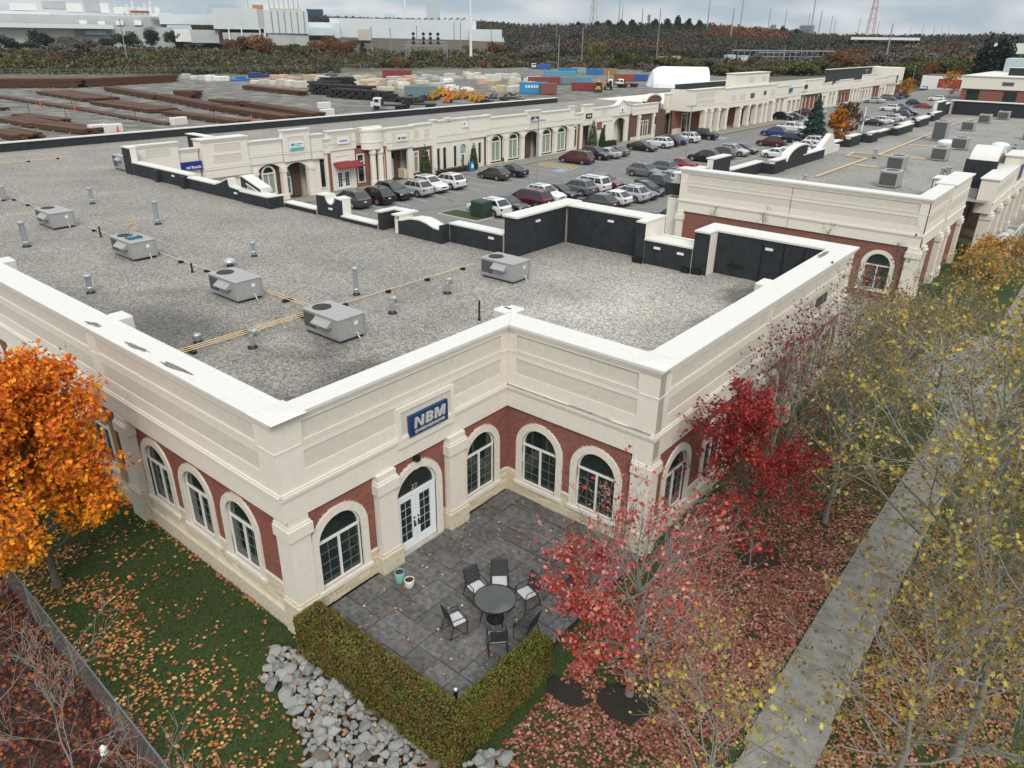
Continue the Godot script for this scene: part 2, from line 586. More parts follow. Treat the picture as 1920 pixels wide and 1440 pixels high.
func holed_wall(mb: MB, x0: float, x1: float, y0: float, y1: float, holes: Array, z0: float, z1: float) -> void:
	# holes: [hx0, hx1, hy0, spring, rise] sorted by x
	var x := x0
	for h in holes:
		if h[0] > x + 0.001:
			mb.box(x, y0, z0, h[0], y1, z1)
		if h[2] > y0 + 0.001:
			mb.box(h[0], y0, z0, h[1], h[2], z1)
		if h[4] > 0.001:
			var p := arch_pts(h[0], h[1], h[3], h[4])
			p.append(Vector2(h[0], y1))
			p.append(Vector2(h[1], y1))
			p.reverse()
			mb.poly(p, z0, z1)
		elif h[3] < y1 - 0.001:
			mb.box(h[0], h[3], z0, h[1], y1, z1)
		x = h[1]
	if x < x1 - 0.001:
		mb.box(x, y0, z0, x1, y1, z1)

func ring(mb: MB, x0: float, x1: float, yb: float, ys: float, rise: float, w: float, z0: float, z1: float) -> void:
	# arched surround of width w outside the opening x0..x1, legs down to yb
	if ys > yb:
		mb.box(x0 - w, yb, z0, x0, ys, z1)
		mb.box(x1, yb, z0, x1 + w, ys, z1)
	var i := arch_pts(x0, x1, ys, rise, 16)
	var o := arch_pts(x0 - w, x1 + w, ys, rise + w, 16)
	for k in 16:
		mb.hexa([Vector3(i[k].x, i[k].y, z0), Vector3(o[k].x, o[k].y, z0), Vector3(o[k + 1].x, o[k + 1].y, z0), Vector3(i[k + 1].x, i[k + 1].y, z0), Vector3(i[k].x, i[k].y, z1), Vector3(o[k].x, o[k].y, z1), Vector3(o[k + 1].x, o[k + 1].y, z1), Vector3(i[k + 1].x, i[k + 1].y, z1)])

func arched_window(parent: Node3D, tf: Transform3D, x0: float, x1: float, yb: float, ys: float, fine := true) -> void:
	# x0..x1 is the glazed opening; stone surround, white frame, muntins and panes
	var rise := (x1 - x0) / 2
	var w := Node3D.new()
	w.name = "window"
	parent.add_child(w, true)
	w.transform = tf
	var s := MB.new()
	# cast stone blocks with open joints
	var sw := 0.26
	for side in 2:
		var xa: float = x0 - sw if side == 0 else x1
		s.box(xa, yb - 0.02, -0.10, xa + sw, (yb + ys) / 2 - 0.004, 0.07)
		s.box(xa, (yb + ys) / 2 + 0.004, -0.10, xa + sw, ys - 0.004, 0.07)
	ring(s, x0, x1, ys + 0.004, ys + 0.004, rise, sw, -0.10, 0.07)
	s.box((x0 + x1) / 2 - 0.006, ys + rise + 0.002, 0.0701, (x0 + x1) / 2 + 0.006, ys + rise + sw, 0.0725)
	put(s, "surround", M.cast, w)
	boxpart("sill", M.cast, w, x0 - sw - 0.05, yb - 0.15, -0.10, x1 + sw + 0.05, yb - 0.021, 0.13)
	var f := MB.new()
	var fw := 0.045
	ring(f, x0 + fw, x1 - fw, yb + fw, ys, rise - fw, fw, -0.12, -0.05)
	f.box(x0, yb, -0.12, x1, yb + fw, -0.05)
	f.box(x0 + fw, ys - 0.05, -0.12, x1 - fw, ys + 0.03, -0.048)
	f.box((x0 + x1) / 2 - 0.036, yb + fw, -0.12, (x0 + x1) / 2 + 0.036, ys - 0.05, -0.046)
	put(f, "frame", M.white, w)
	var xm := (x0 + x1) / 2
	boxpart("pane", M.glass, w, x0 + fw, yb + fw, -0.105, xm - 0.036, ys - 0.05, -0.095)
	boxpart("pane", M.glass, w, xm + 0.036, yb + fw, -0.105, x1 - fw, ys - 0.05, -0.095)
	var p := MB.new()
	var pts := arch_pts(x0 + fw, x1 - fw, ys + 0.03, rise - fw - 0.03)
	p.poly(pts, -0.105, -0.095)
	put(p, "pane", M.glass, w)
	if fine:
		var m := MB.new()
		for half in 2:
			var a: float = x0 + fw if half == 0 else xm + 0.036
			var b: float = xm - 0.036 if half == 0 else x1 - fw
			m.box((a + b) / 2 - 0.006, yb + fw, -0.095, (a + b) / 2 + 0.006, ys - 0.05, -0.088)
			for k in range(1, 4):
				var y := lerpf(yb + fw, ys - 0.05, k / 4.0)
				m.box(a, y - 0.007, -0.095, b, y + 0.007, -0.0875)
		put(m, "muntin", M.muntin, w)

var brick_budget := 300
func lay_bricks(part: Node3D, tf: Transform3D, x0: float, x1: float, y0: float, y1: float, holes: Array, single: bool) -> void:
	# running bond; holes as in holed_wall (outer edge of the surrounds)
	var rest := MB.new()
	rest.t = tf
	var ch := 0.0752
	var row := 0
	var y := y0 + 0.005
	while y + 0.066 <= y1:
		var spans := [[x0, x1]]
		for h in holes:
			var yy := y + 0.06
			if yy < h[2] or y > h[3] + h[4]:
				continue
			var half: float = (h[1] - h[0]) / 2
			var cx: float = (h[0] + h[1]) / 2
			if y > h[3]:
				var q: float = clampf((y - h[3]) / h[4], 0.0, 1.0)
				half *= sqrt(1.0 - q * q)
			var nx := []
			for s in spans:
				if cx + half <= s[0] or cx - half >= s[1]:
					nx.append(s)
					continue
				if cx - half > s[0] + 0.03:
					nx.append([s[0], cx - half])
				if cx + half < s[1] - 0.03:
					nx.append([cx + half, s[1]])
			spans = nx
		for s in spans:
			var bx: float = floor(s[0] / 0.225) * 0.225 - (0.1125 if row % 2 else 0.0)
			while bx < s[1]:
				var a := maxf(bx + 0.005, s[0])
				var b := minf(bx + 0.22, s[1])
				if b - a > 0.03:
					var out := rnd(0.008, 0.013)
					if single and brick_budget > 0 and b - a > 0.15:
						brick_budget -= 1
						put_mesh(unit_box, "brick", pick(M.bricks), part, tf * Transform3D(Basis.from_scale(Vector3(b - a, 0.065, 0.04)), Vector3((a + b) / 2, y + 0.0325, out - 0.02)))
					else:
						var k := rnd(0.82, 1.12)
						rest.col = Color(0.245 * k, 0.088 * k + rnd(-0.006, 0.006), 0.065 * k)
						rest.box(a, y, -0.01, b, y + 0.062, out)
				bx += 0.225
		y += ch
		row += 1
	if rest.v.size():
		var o := put(rest, "brickwork", M.brick_mix, part)
		o.set_meta("kind", "stuff")

func lay_stones(part: Node3D, tf: Transform3D, x0: float, x1: float, y0: float, y1: float, holes: Array) -> void:
	var y := y0
	var row := 0
	while y < y1 - 0.05:
		var h := 0.15
		var x := x0
		while x < x1 - 0.02:
			var w := rnd(0.28, 0.52)
			var b := minf(x + w, x1)
			if x1 - b < 0.12:
				b = x1
			var a := x
			for q in holes:
				if y + h > q[2] + 0.02:
					if a >= q[0] - 0.02 and a < q[1]:
						a = q[1]
						b = maxf(b, a)
					elif a < q[0] and b > q[0]:
						b = q[0]
			if b - a > 0.04:
				var m := MB.new()
				m.t = tf
				m.cbox(a + 0.005, y + 0.005, -0.05, b - 0.005, minf(y + h, y1) - 0.003, 0.035 + rnd(0.0, 0.02), 0.008)
				put(m, "stone_block", pick(M.stones), part)
			x = maxf(b, x + 0.05)
		y += h
		row += 1

func frieze(parent: Node3D, tf: Transform3D, L: float, d: float, splits: Array, sign_gap: Array, ends := [0.0, 0.0]) -> void:
	# stucco entablature: plain architrave, moulding, two rows of sunk panels, crown and coping bed
	var b := MB.new()
	b.t = tf
	var xa: float = -ends[0]
	var xb: float = L + ends[1]
	var back := d - 0.035
	b.box(xa, 3.67, -0.25, xb, 6.70, back)
	b.box(xa, 3.67, back, xb, 5.06, d)
	b.box(xa, 5.63, back, xb, 5.97, d)
	b.box(xa, 6.55, back, xb, 6.70, d)
	var cuts := [xa]
	for s in splits:
		cuts.append(s[0])
		cuts.append(s[1])
	cuts.append(xb)
	for k in range(0, cuts.size(), 2):
		b.box(cuts[k], 5.06, back, cuts[k + 1], 5.63, d)
		b.box(cuts[k], 5.97, back, cuts[k + 1], 6.55, d)
	put(b, "frieze", M.stucco, parent)
	var m := MB.new()
	m.t = tf
	var e0: float = ends[0]
	m.box(xa - (0.05 if e0 > 0 else 0.0), 4.36, d, xb + (0.05 if ends[1] > 0 else 0.0), 4.44, d + 0.04)
	m.box(xa - (0.08 if e0 > 0 else 0.0), 4.44, d, xb + (0.08 if ends[1] > 0 else 0.0), 4.53, d + 0.075)
	m.box(xa - (0.05 if e0 > 0 else 0.0), 4.53, d, xb + (0.05 if ends[1] > 0 else 0.0), 4.60, d + 0.045)
	m.box(xa - (0.02 if e0 > 0 else 0.0), 5.845, d, xb + (0.02 if ends[1] > 0 else 0.0), 5.885, d + 0.02)
	m.box(xa - (0.05 if e0 > 0 else 0.0), 6.62, d, xb + (0.05 if ends[1] > 0 else 0.0), 6.70, d + 0.05)
	m.box(xa - (0.09 if e0 > 0 else 0.0), 6.70, -0.25, xb + (0.09 if ends[1] > 0 else 0.0), 6.78, d + 0.09)
	put(m, "moulding", M.stucco, parent)
	for s in splits:
		var fr := MB.new()
		fr.t = tf
		fr.box(s[0] - 0.05, 5.92, d, s[0] + 0.01, 6.60, d + 0.03)
		fr.box(s[1] - 0.01, 5.92, d, s[1] + 0.05, 6.60, d + 0.03)
		fr.box(s[0] + 0.01, 5.92, d, s[1] - 0.01, 5.98, d + 0.03)
		fr.box(s[0] + 0.01, 6.54, d, s[1] - 0.01, 6.60, d + 0.03)
		put(fr, "panel_frame", M.stucco, parent)
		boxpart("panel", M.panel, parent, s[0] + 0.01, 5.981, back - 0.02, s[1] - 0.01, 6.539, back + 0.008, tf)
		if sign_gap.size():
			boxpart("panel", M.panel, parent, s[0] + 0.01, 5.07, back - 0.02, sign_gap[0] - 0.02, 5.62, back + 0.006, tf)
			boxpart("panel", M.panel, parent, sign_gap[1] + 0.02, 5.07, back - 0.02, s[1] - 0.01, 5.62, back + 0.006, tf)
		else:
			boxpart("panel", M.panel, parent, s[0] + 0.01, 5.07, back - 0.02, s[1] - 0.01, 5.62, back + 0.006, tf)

func pillar(parent: Node3D, tf: Transform3D, x0: float, x1: float, z0: float, z1: float, y0 := -0.6, top := 3.69) -> void:
	var b := MB.new()
	b.t = tf
	var hi := top - 0.02
	b.box(x0 + 0.06, 0.75, z0, x1 - 0.06, hi, z1 - 0.06)
	b.box(x0 - 0.02, hi - 0.66, z0, x1 + 0.02, hi - 0.30, z1 + 0.02)
	b.box(x0 + 0.03, hi - 0.72, z0, x1 - 0.03, hi - 0.66, z1 - 0.03)
	b.box(x0 + 0.02, hi - 0.30, z0, x1 - 0.02, hi - 0.22, z1 - 0.02)
	put(b, "column", M.stucco, parent)
	var c := MB.new()
	c.t = tf
	c.cbox(x0 - 0.03, y0, z0, x1 + 0.03, 0.66, z1 + 0.03, 0.02)
	c.cbox(x0 + 0.02, 0.66, z0, x1 - 0.02, 0.75, z1 - 0.02, 0.02)
	put(c, "column_base", M.stone, parent)

func brick_bay(parent: Node3D, tf: Transform3D, x0: float, x1: float, wins: Array, single: bool, real := true, low := 0.0) -> void:
	# wins: glazed openings [x0, x1, sill, spring]
	var outer := []
	var inner := []
	for w in wins:
		var r: float = (w[1] - w[0]) / 2
		inner.append([w[0], w[1], w[2], w[3], r])
		outer.append([w[0] - 0.26, w[1] + 0.26, w[2] - 0.15, w[3], r + 0.26])
	var wall := Node3D.new()
	wall.name = "brick_wall"
	parent.add_child(wall, true)
	var b := MB.new()
	b.t = tf
	holed_wall(b, x0, x1, low, 3.66, inner, -0.3, 0.0)
	put(b, "mortar_bed", M.mortar if real else M.far_brick, wall)
	for w in wins:
		arched_window(parent, tf, w[0], w[1], w[2], w[3], real)
	if real:
		lay_bricks(wall, tf, x0, x1, 1.0, 3.66, outer, single)
		var base := Node3D.new()
		base.name = "stone_base"
		parent.add_child(base, true)
		lay_stones(base, tf, x0, x1, 0.02, 0.93, outer)
		var x := x0
		for h in outer + [[x1, x1]]:
			if h[0] > x + 0.01:
				boxpart("ledge", M.cast, base, x, 0.93, -0.02, h[0], 1.0, 0.075, tf)
			x = h[1]

func coping_run(parent: Node3D, pts: Array, y0: float, y1: float) -> void:
	# pts: list of quads (outer a, outer b, inner b, inner a) in plan: one metal-faced cap per length
	for q in pts:
		var b := MB.new()
		var p := []
		for y in [y0, y1]:
			for v in q:
				p.append(Vector3(v[0], y, v[1]))
		b.hexa(p)
		put(b, "coping", M.coping, parent)

func build_main_building() -> void:
	var o := thing("office_building", "corner brick and cream stucco office building with flat gravel roof", "building")
	# ---- facade with the sign, z = 0
	var tf := wall_frame(Vector3(0, 0, 0), Vector3.RIGHT)
	brick_bay(o, tf, 0.58, 2.9, [[0.76, 2.34, 0.65, 2.27]], true)
	brick_bay(o, tf, 6.95, 9.38, [[7.12, 8.66, 0.65, 2.29]], true)
	# entrance bay
	var wall := Node3D.new()
	wall.name = "brick_wall"
	o.add_child(wall, true)
	var b := MB.new()
	holed_wall(b, 3.75, 6.05, -0.1, 3.66, [[3.8, 5.62, -0.1, 2.2, 0.91]], -0.3, 0.0)
	put(b, "mortar_bed", M.mortar, wall)
	lay_bricks(wall, tf, 3.75, 6.05, 0.9, 3.66, [[3.55, 5.87, -0.1, 2.2, 1.16]], true)
	entrance(o)
	frieze(o, tf, 9.38, 0.12, [[0.6, 8.85]], [3.92, 6.41], [0.266, -0.12])
	pillar(o, tf, -0.22, 0.56, -0.60, 0.17)
	pillar(o, tf, 2.90, 3.76, -0.05, 0.29, -0.02)
	pillar(o, tf, 6.03, 6.93, -0.05, 0.29, -0.02)
	# sign surround
	var sf := MB.new()
	sf.box(3.92, 5.42, 0.0851, 6.41, 5.58, 0.19)
	sf.box(3.92, 4.19, 0.0851, 6.41, 4.34, 0.19)
	sf.box(3.92, 4.34, 0.0851, 4.06, 5.42, 0.19)
	sf.box(6.27, 4.34, 0.0851, 6.41, 5.42, 0.19)
	put(sf, "sign_surround", M.stucco, o)
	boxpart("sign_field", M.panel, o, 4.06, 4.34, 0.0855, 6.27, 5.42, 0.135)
	# ---- left side, brick plane x = 0, walked from far to near
	tf = wall_frame(Vector3(0, 0, -74.0), Vector3.BACK)
	var near := [[65.28, 66.86, 0.65, 2.2], [67.85, 69.43, 0.65, 2.2], [70.42, 72.0, 0.65, 2.2]]
	brick_bay(o, tf, 64.9, 73.4, near, false, true, -0.1)
	brick_bay(o, tf, 55.0, 63.9, [[55.7, 57.28, 0.65, 2.2], [58.3, 59.88, 0.65, 2.2], [60.9, 62.48, 0.65, 2.2]], false, true, -0.1)
	brick_bay(o, tf, 46.0, 54.0, [[47.0, 48.58, 0.65, 2.2], [50.5, 52.08, 0.65, 2.2]], false, true, -0.1)
	b = MB.new()
	b.t = tf
	b.box(0, -0.7, -0.3, 46.0, 3.66, 0.0)
	b.box(54.0, -0.7, -0.3, 55.0, 3.66, 0.0)
	b.box(63.9, -0.7, -0.3, 64.9, 3.66, 0.0)
	put(b, "rear_wall", M.far_brick, o)
	b = MB.new()
	b.t = tf
	b.cbox(0, -0.75, -0.2, 73.66, 0.02, 0.16, 0.02)
	put(b, "foundation", M.stone, o)
	frieze(o, tf, 74.0, 0.27, [[0.6, 24.0], [24.6, 43.2], [43.9, 53.2], [53.9, 63.35], [64.0, 73.3]], [], [0.0, 0.116])
	for px in [54.05, 63.95]:
		pillar(o, tf, px, px + 0.9, -0.05, 0.34)
	# ---- wing wall, x = 9.38
	tf = wall_frame(Vector3(9.38, 0, 0), Vector3.BACK)
	brick_bay(o, tf, 0.0, 5.4, [[0.77, 2.35, 0.65, 2.25], [3.22, 4.8, 0.65, 2.25]], true)
	frieze(o, tf, 5.99, 0.12, [[0.5, 5.38]], [], [-0.125, 0.12])
	b = MB.new()
	b.t = tf
	b.box(0.0, -0.7, -0.2, 5.4, -0.005, 0.05)
	put(b, "foundation", M.concrete, o)
	# ---- street side of the wing, z = 5.99
	tf = wall_frame(Vector3(9.38, 0, 5.99), Vector3.RIGHT)
	pillar(o, tf, -0.18, 0.52, -0.60, 0.17)
	brick_bay(o, tf, 0.55, 8.2, [[1.2, 2.78, 0.65, 2.25], [4.2, 5.78, 0.65, 2.25]], false)
	pillar(o, tf, 8.15, 9.0, -0.05, 0.3)
	brick_bay(o, tf, 8.95, 12.7, [[9.42, 11.0, 0.65, 2.25]], false)
	pillar(o, tf, 12.6, 13.5, -0.05, 0.3)
	brick_bay(o, tf, 13.45, 18.9, [[13.95, 15.53, 0.65, 2.25], [16.4, 17.98, 0.65, 2.25]], false)
	frieze(o, tf, 18.85, 0.12, [[0.55, 8.3], [8.75, 18.3]], [], [0.118, 0.1])
	b = MB.new()
	b.t = tf
	b.box(0.0, -0.75, -0.2, 18.9, 0.02, 0.06)
	put(b, "foundation", M.concrete, o)
	boxpart("wall_vent", M.coil, o, 14.3, 5.0, 0.1, 15.65, 5.45, 0.15, tf)
	# end wall of the wing and the parking-lot walls, seen only past the copings
	b = MB.new()
	b.box(28.0, -0.7, -10.6, 28.25, 6.75, -4.2)
	b.box(28.0, -0.7, -4.2, 28.25, 5.85, -1.2)
	b.box(28.0, -0.7, -1.2, 28.25, 6.75, 5.98)
	b.box(22.9, -0.3, -10.95, 28.2, 6.75, -10.45)
	b.box(22.85, -0.3, -52.2, 23.05, 4.55, -10.9)
	put(b, "outer_wall", M.stucco, o)
	# ---- copings
	var cy0 := 6.781
	var cy1 := 6.88
	var e := [-0.41, 0.26, 9.13, 6.25, 28.5]
	var runs := []
	var zs := [-74.3, -68.0, -60.0, -52.0, -45.0, -38.5, -32.0, -26.0, -20.4, -15.5, -10.45, -5.4, 0.26]
	for i in zs.size() - 1:
		var g := 0.006
		var z1: float = zs[i + 1] - g
		var inz: float = z1 if i < zs.size() - 2 else -0.51
		runs.append([[e[0], zs[i]], [e[0], z1], [0.6, inz], [0.6, zs[i]]])
	runs.append([[-0.402, 0.26], [4.4, 0.26], [4.4, -0.51], [0.606, -0.51]])
	runs.append([[4.406, 0.26], [9.13, 0.26], [10.2, -0.51], [4.406, -0.51]])
	runs.append([[9.13, 0.268], [9.13, 6.25], [10.2, 5.2], [10.2, -0.505]])
	for k in 4:
		var xa := lerpf(9.14, 28.5, k / 4.0)
		var xb := lerpf(9.14, 28.5, (k + 1) / 4.0) - 0.006
		runs.append([[xa, 6.25], [xb, 6.25], [xb if k < 3 else 27.2, 5.15], [xa if k > 0 else 10.21, 5.15]])
	runs.append([[28.5, 6.246], [28.5, -0.4], [27.1, -0.4], [27.206, 5.14]])
	coping_run(o, runs, cy0, cy1)
	# raised pads and pyramid caps along the copings
	b = MB.new()
	for p in [[0.86, -20.96], [0.86, -10.44]]:
		b.cbox(p[0] - 0.28, 4.7, p[1] - 0.4, p[0] + 0.28, 6.92, p[1] + 0.4, 0.05)
	b.cbox(10.2, 6.6, -0.95, 10.75, 6.93, -0.3, 0.05)
	b.cbox(9.9, 6.6, -1.15, 10.4, 6.93, -0.55, 0.05)
	b.cbox(19.4, 4.7, 4.75, 20.3, 6.92, 5.2, 0.05)
	put(b, "coping_pad", M.coping, o)
	for p in [[0.12, -0.14, 0.55], [9.72, 5.68, 0.58]]:
		var py := MB.new()
		var q := [Vector3(p[0] - p[2], 6.882, p[1] - p[2]), Vector3(p[0] + p[2], 6.882, p[1] - p[2]), Vector3(p[0] + p[2], 6.882, p[1] + p[2]), Vector3(p[0] - p[2], 6.882, p[1] + p[2])]
		for i in 4:
			py.face(q[i], q[(i + 1) % 4], Vector3(p[0], 6.94, p[1]), (q[i] + q[(i + 1) % 4]) / 2 - Vector3(p[0], 6.8, p[1]) + Vector3.UP)
		put(py, "coping_cap", M.coping, o)
	# worn patches in the coping paint
	var wear := [[-0.1, -10.3, 0.55, 0.14], [-0.13, -7.2, 0.75, 0.11], [-0.13, -4.8, 0.95, 0.12], [26.0, 5.35, 0.9, 0.16]]
	for wv in wear:
		var s := MB.new()
		var pts := []
		for i in 18:
			var a := TAU * i / 18
			var k := rnd(0.55, 1.1)
			pts.append(Vector3(wv[0] + cos(a) * wv[3] * k + sin(a) * 0.05, 6.8835, wv[1] + sin(a) * wv[2] * k) if wv[0] < 5.0 else Vector3(wv[0] + cos(a) * wv[2] * k, 6.8835, wv[1] + sin(a) * wv[3] * k))
		for i in 18:
			s.face(Vector3(wv[0], 6.8835, wv[1]), pts[i], pts[(i + 1) % 18], Vector3.UP)
		put(s, "worn_patch", M.stain, o)
	# ---- roof deck with gravel: tone varies with the damp
	var gr := MB.new()
	var nz := FastNoiseLite.new()
	nz.seed = 77
	nz.frequency = 0.16
	nz.fractal_octaves = 4
	var tone := func(x: float, z: float) -> Color:
		var q: float = 0.30 + 0.06 * nz.get_noise_2d(x, z) + 0.04 * nz.get_noise_2d(x * 3.0 + 40.0, z * 3.0)
		# bleached dry gravel over the wing, damp gravel over the low strip behind the parapet
		var dry := exp(-pow((x - 19.0 + 2.5 * nz.get_noise_2d(x * 0.7, z * 0.7 + 90)) / 6.5, 2.0) - pow((z + 0.8 + 3.0 * nz.get_noise_2d(z, x)) / 4.6, 2.0))
		var wet := clampf(nz.get_noise_2d(x * 0.8 + 300, z * 0.8) * 3.0 + 1.9 - x * 0.33, 0.0, 1.0) * clampf((z + 26.0) / 12.0, 0.0, 1.0)
		var wet2 := clampf(nz.get_noise_2d(x * 0.9 + 100, z * 0.9) * 3.0 + 1.4 - absf(z - 4.9 + (x - 19.0) * 0.05) * 0.9, 0.0, 1.0) * clampf((x - 12.0) / 4.0, 0.0, 1.0)
		q += dry * 0.19
		q = lerpf(q, 0.11, maxf(wet, wet2) * 0.85)
		var moss := clampf(nz.get_noise_2d(x * 2.0 + 500, z * 2.0) * 2.0 - 0.6, 0.0, 1.0)
		return Color(q * 1.27, q * 1.215, q * lerpf(1.13, 1.0, moss))
	for zone in [[0.1, 27.3, -10.3, 6.0], [0.1, 23.0, -52.4, -10.3], [0.1, 160.0, -73.6, -52.4]]:
		var step := 0.45 if zone[2] > -50.0 and zone[2] < -9.0 else 1.6
		var xs := steps(zone[0], zone[1], step)
		var zs2 := steps(zone[2], zone[3], step)
		for i in xs.size() - 1:
			for j in zs2.size() - 1:
				if zone[3] == 6.0 and xs[i + 1] < 9.4 and zs2[j] > -0.1:
					continue
				var p := []
				var cc := []
				for q in [[0, 0], [1, 0], [1, 1], [0, 1]]:
					var x: float = xs[i + q[0]]
					var z: float = zs2[j + q[1]]
					p.append(Vector3(x, ROOF + 0.03 * nz.get_noise_2d(x * 2.0, z * 2.0), z))
					cc.append(tone.call(x, z))
				for f in [[0, 1, 2], [0, 2, 3]]:
					gr.v.append(p[f[0]])
					gr.v.append(p[f[1]])
					gr.v.append(p[f[2]])
					for k in 3:
						gr.n.append(Vector3.UP)
						gr.c.append(cc[f[k]])
	put(gr, "gravel_roof", M.gravel, o)
	boxpart("roof_slab", M.concrete, o, 0.05, 4.2, -0.30, 28.0, 4.5, -10.5)
	boxpart("roof_slab", M.concrete, o, 9.7, 4.2, -0.30, 28.0, 4.5, 5.7)
	boxpart("roof_slab", M.concrete, o, 0.05, 4.2, -73.0, 22.9, 4.5, -10.5)
	# inner membrane of the tall street parapets
	b = MB.new()
	b.box(0.25, ROOF - 0.1, -74.0, 0.52, 6.79, -0.4)
	b.box(0.25, ROOF - 0.1, -0.55, 10.2, 6.79, -0.25)
	b.box(9.63, ROOF - 0.1, -0.3, 10.12, 6.79, 5.7)
	b.box(9.63, ROOF - 0.1, 5.25, 27.3, 6.79, 5.74)
	put(b, "parapet_lining", M.membrane, o)
	front_parapet(o)

func entrance(o: Node3D) -> void:
	# arched double door with a dark fanlight numbered 27
	var d := Node3D.new()
	d.name = "entrance"
	o.add_child(d, true)
	var s := MB.new()
	ring(s, 3.8, 5.62, 0.0, 2.2, 0.91, 0.24, -0.10, 0.08)
	s.box(4.63, 3.12, 0.0801, 4.79, 3.40, 0.12)
	put(s, "surround", M.cast, d)
	var f := MB.new()
	ring(f, 3.86, 5.56, 0.05, 2.2, 0.85, 0.06, -0.14, -0.04)
	f.box(3.86, 2.12, -0.14, 5.56, 2.22, -0.035)
	put(f, "frame", M.door, d)
	var p := MB.new()
	p.poly(arch_pts(3.86, 5.56, 2.22, 0.83), -0.11, -0.10)
	put(p, "fanlight", M.glass, d)
	words("27", 0.24, 0.02, mat(0.5, 0.42, 0.25, 0.4, 0.4), "house_number", d, Transform3D(Basis.IDENTITY, Vector3(4.72, 2.36, -0.085)), false)
	boxpart("threshold", M.concrete, d, 3.6, -0.02, -0.2, 5.85, 0.045, 0.12)
	for k in 2:
		var leaf := Node3D.new()
		leaf.name = "door_leaf"
		o.add_child(leaf, true)
		var x0: float = 3.87 if k == 0 else 4.715
		var x1: float = x0 + 0.835
		var g0 := x0 + 0.17
		var g1 := x1 - 0.17
		var m := MB.new()
		holed_wall(m, x0, x1, 0.06, 2.12, [[g0, g1, 0.36, 1.98, 0.0]], -0.13, -0.06)
		put(m, "panel", M.door, leaf)
		var pw := (g1 - g0 - 0.02) / 2
		for i in 2:
			for j in 5:
				var ya := 0.37 + j * 0.322
				boxpart("pane", M.glass, leaf, g0 + i * (pw + 0.02), ya, -0.11, g0 + i * (pw + 0.02) + pw, ya + 0.30, -0.10)
		boxpart("glazing_bar", M.door, leaf, g0 - 0.005, 0.355, -0.12, g1 + 0.005, 1.985, -0.105)
		var hx: float = x1 - 0.085 if k == 0 else x0 + 0.085
		var h := MB.new()
		h.box(hx - 0.035, 1.13, -0.06, hx + 0.035, 1.20, -0.045)
		h.box(hx - 0.03, 0.80, -0.06, hx + 0.03, 1.06, -0.045)
		h.path([Vector3(hx, 1.02, -0.05), Vector3(hx, 0.99, 0.01), Vector3(hx, 0.86, 0.01), Vector3(hx, 0.82, -0.05)], 0.013, 6)
		put(h, "handle", M.black_metal, leaf)
	boxpart("wall_lamp", M.black_metal, o, 4.62, 3.42, 0.0, 4.8, 3.6, 0.2)

func parapet_piece(o: Node3D, x: float, z0: float, z1: float, h: float, thick := 0.45, base := ROOF - 0.1) -> void:
	# low wall along z: dark membrane inside, cream outside, white cap
	boxpart("parapet_lining", M.membrane, o, x, base, z0, x + 0.06, h, z1)
	boxpart("parapet_wall", M.stucco, o, x + 0.06, 3.6, z0, x + thick, h - 0.002, z1)
	boxpart("coping", M.coping, o, x - 0.05, h, z0 - 0.03, x + thick + 0.1, h + 0.09, z1 + 0.03)

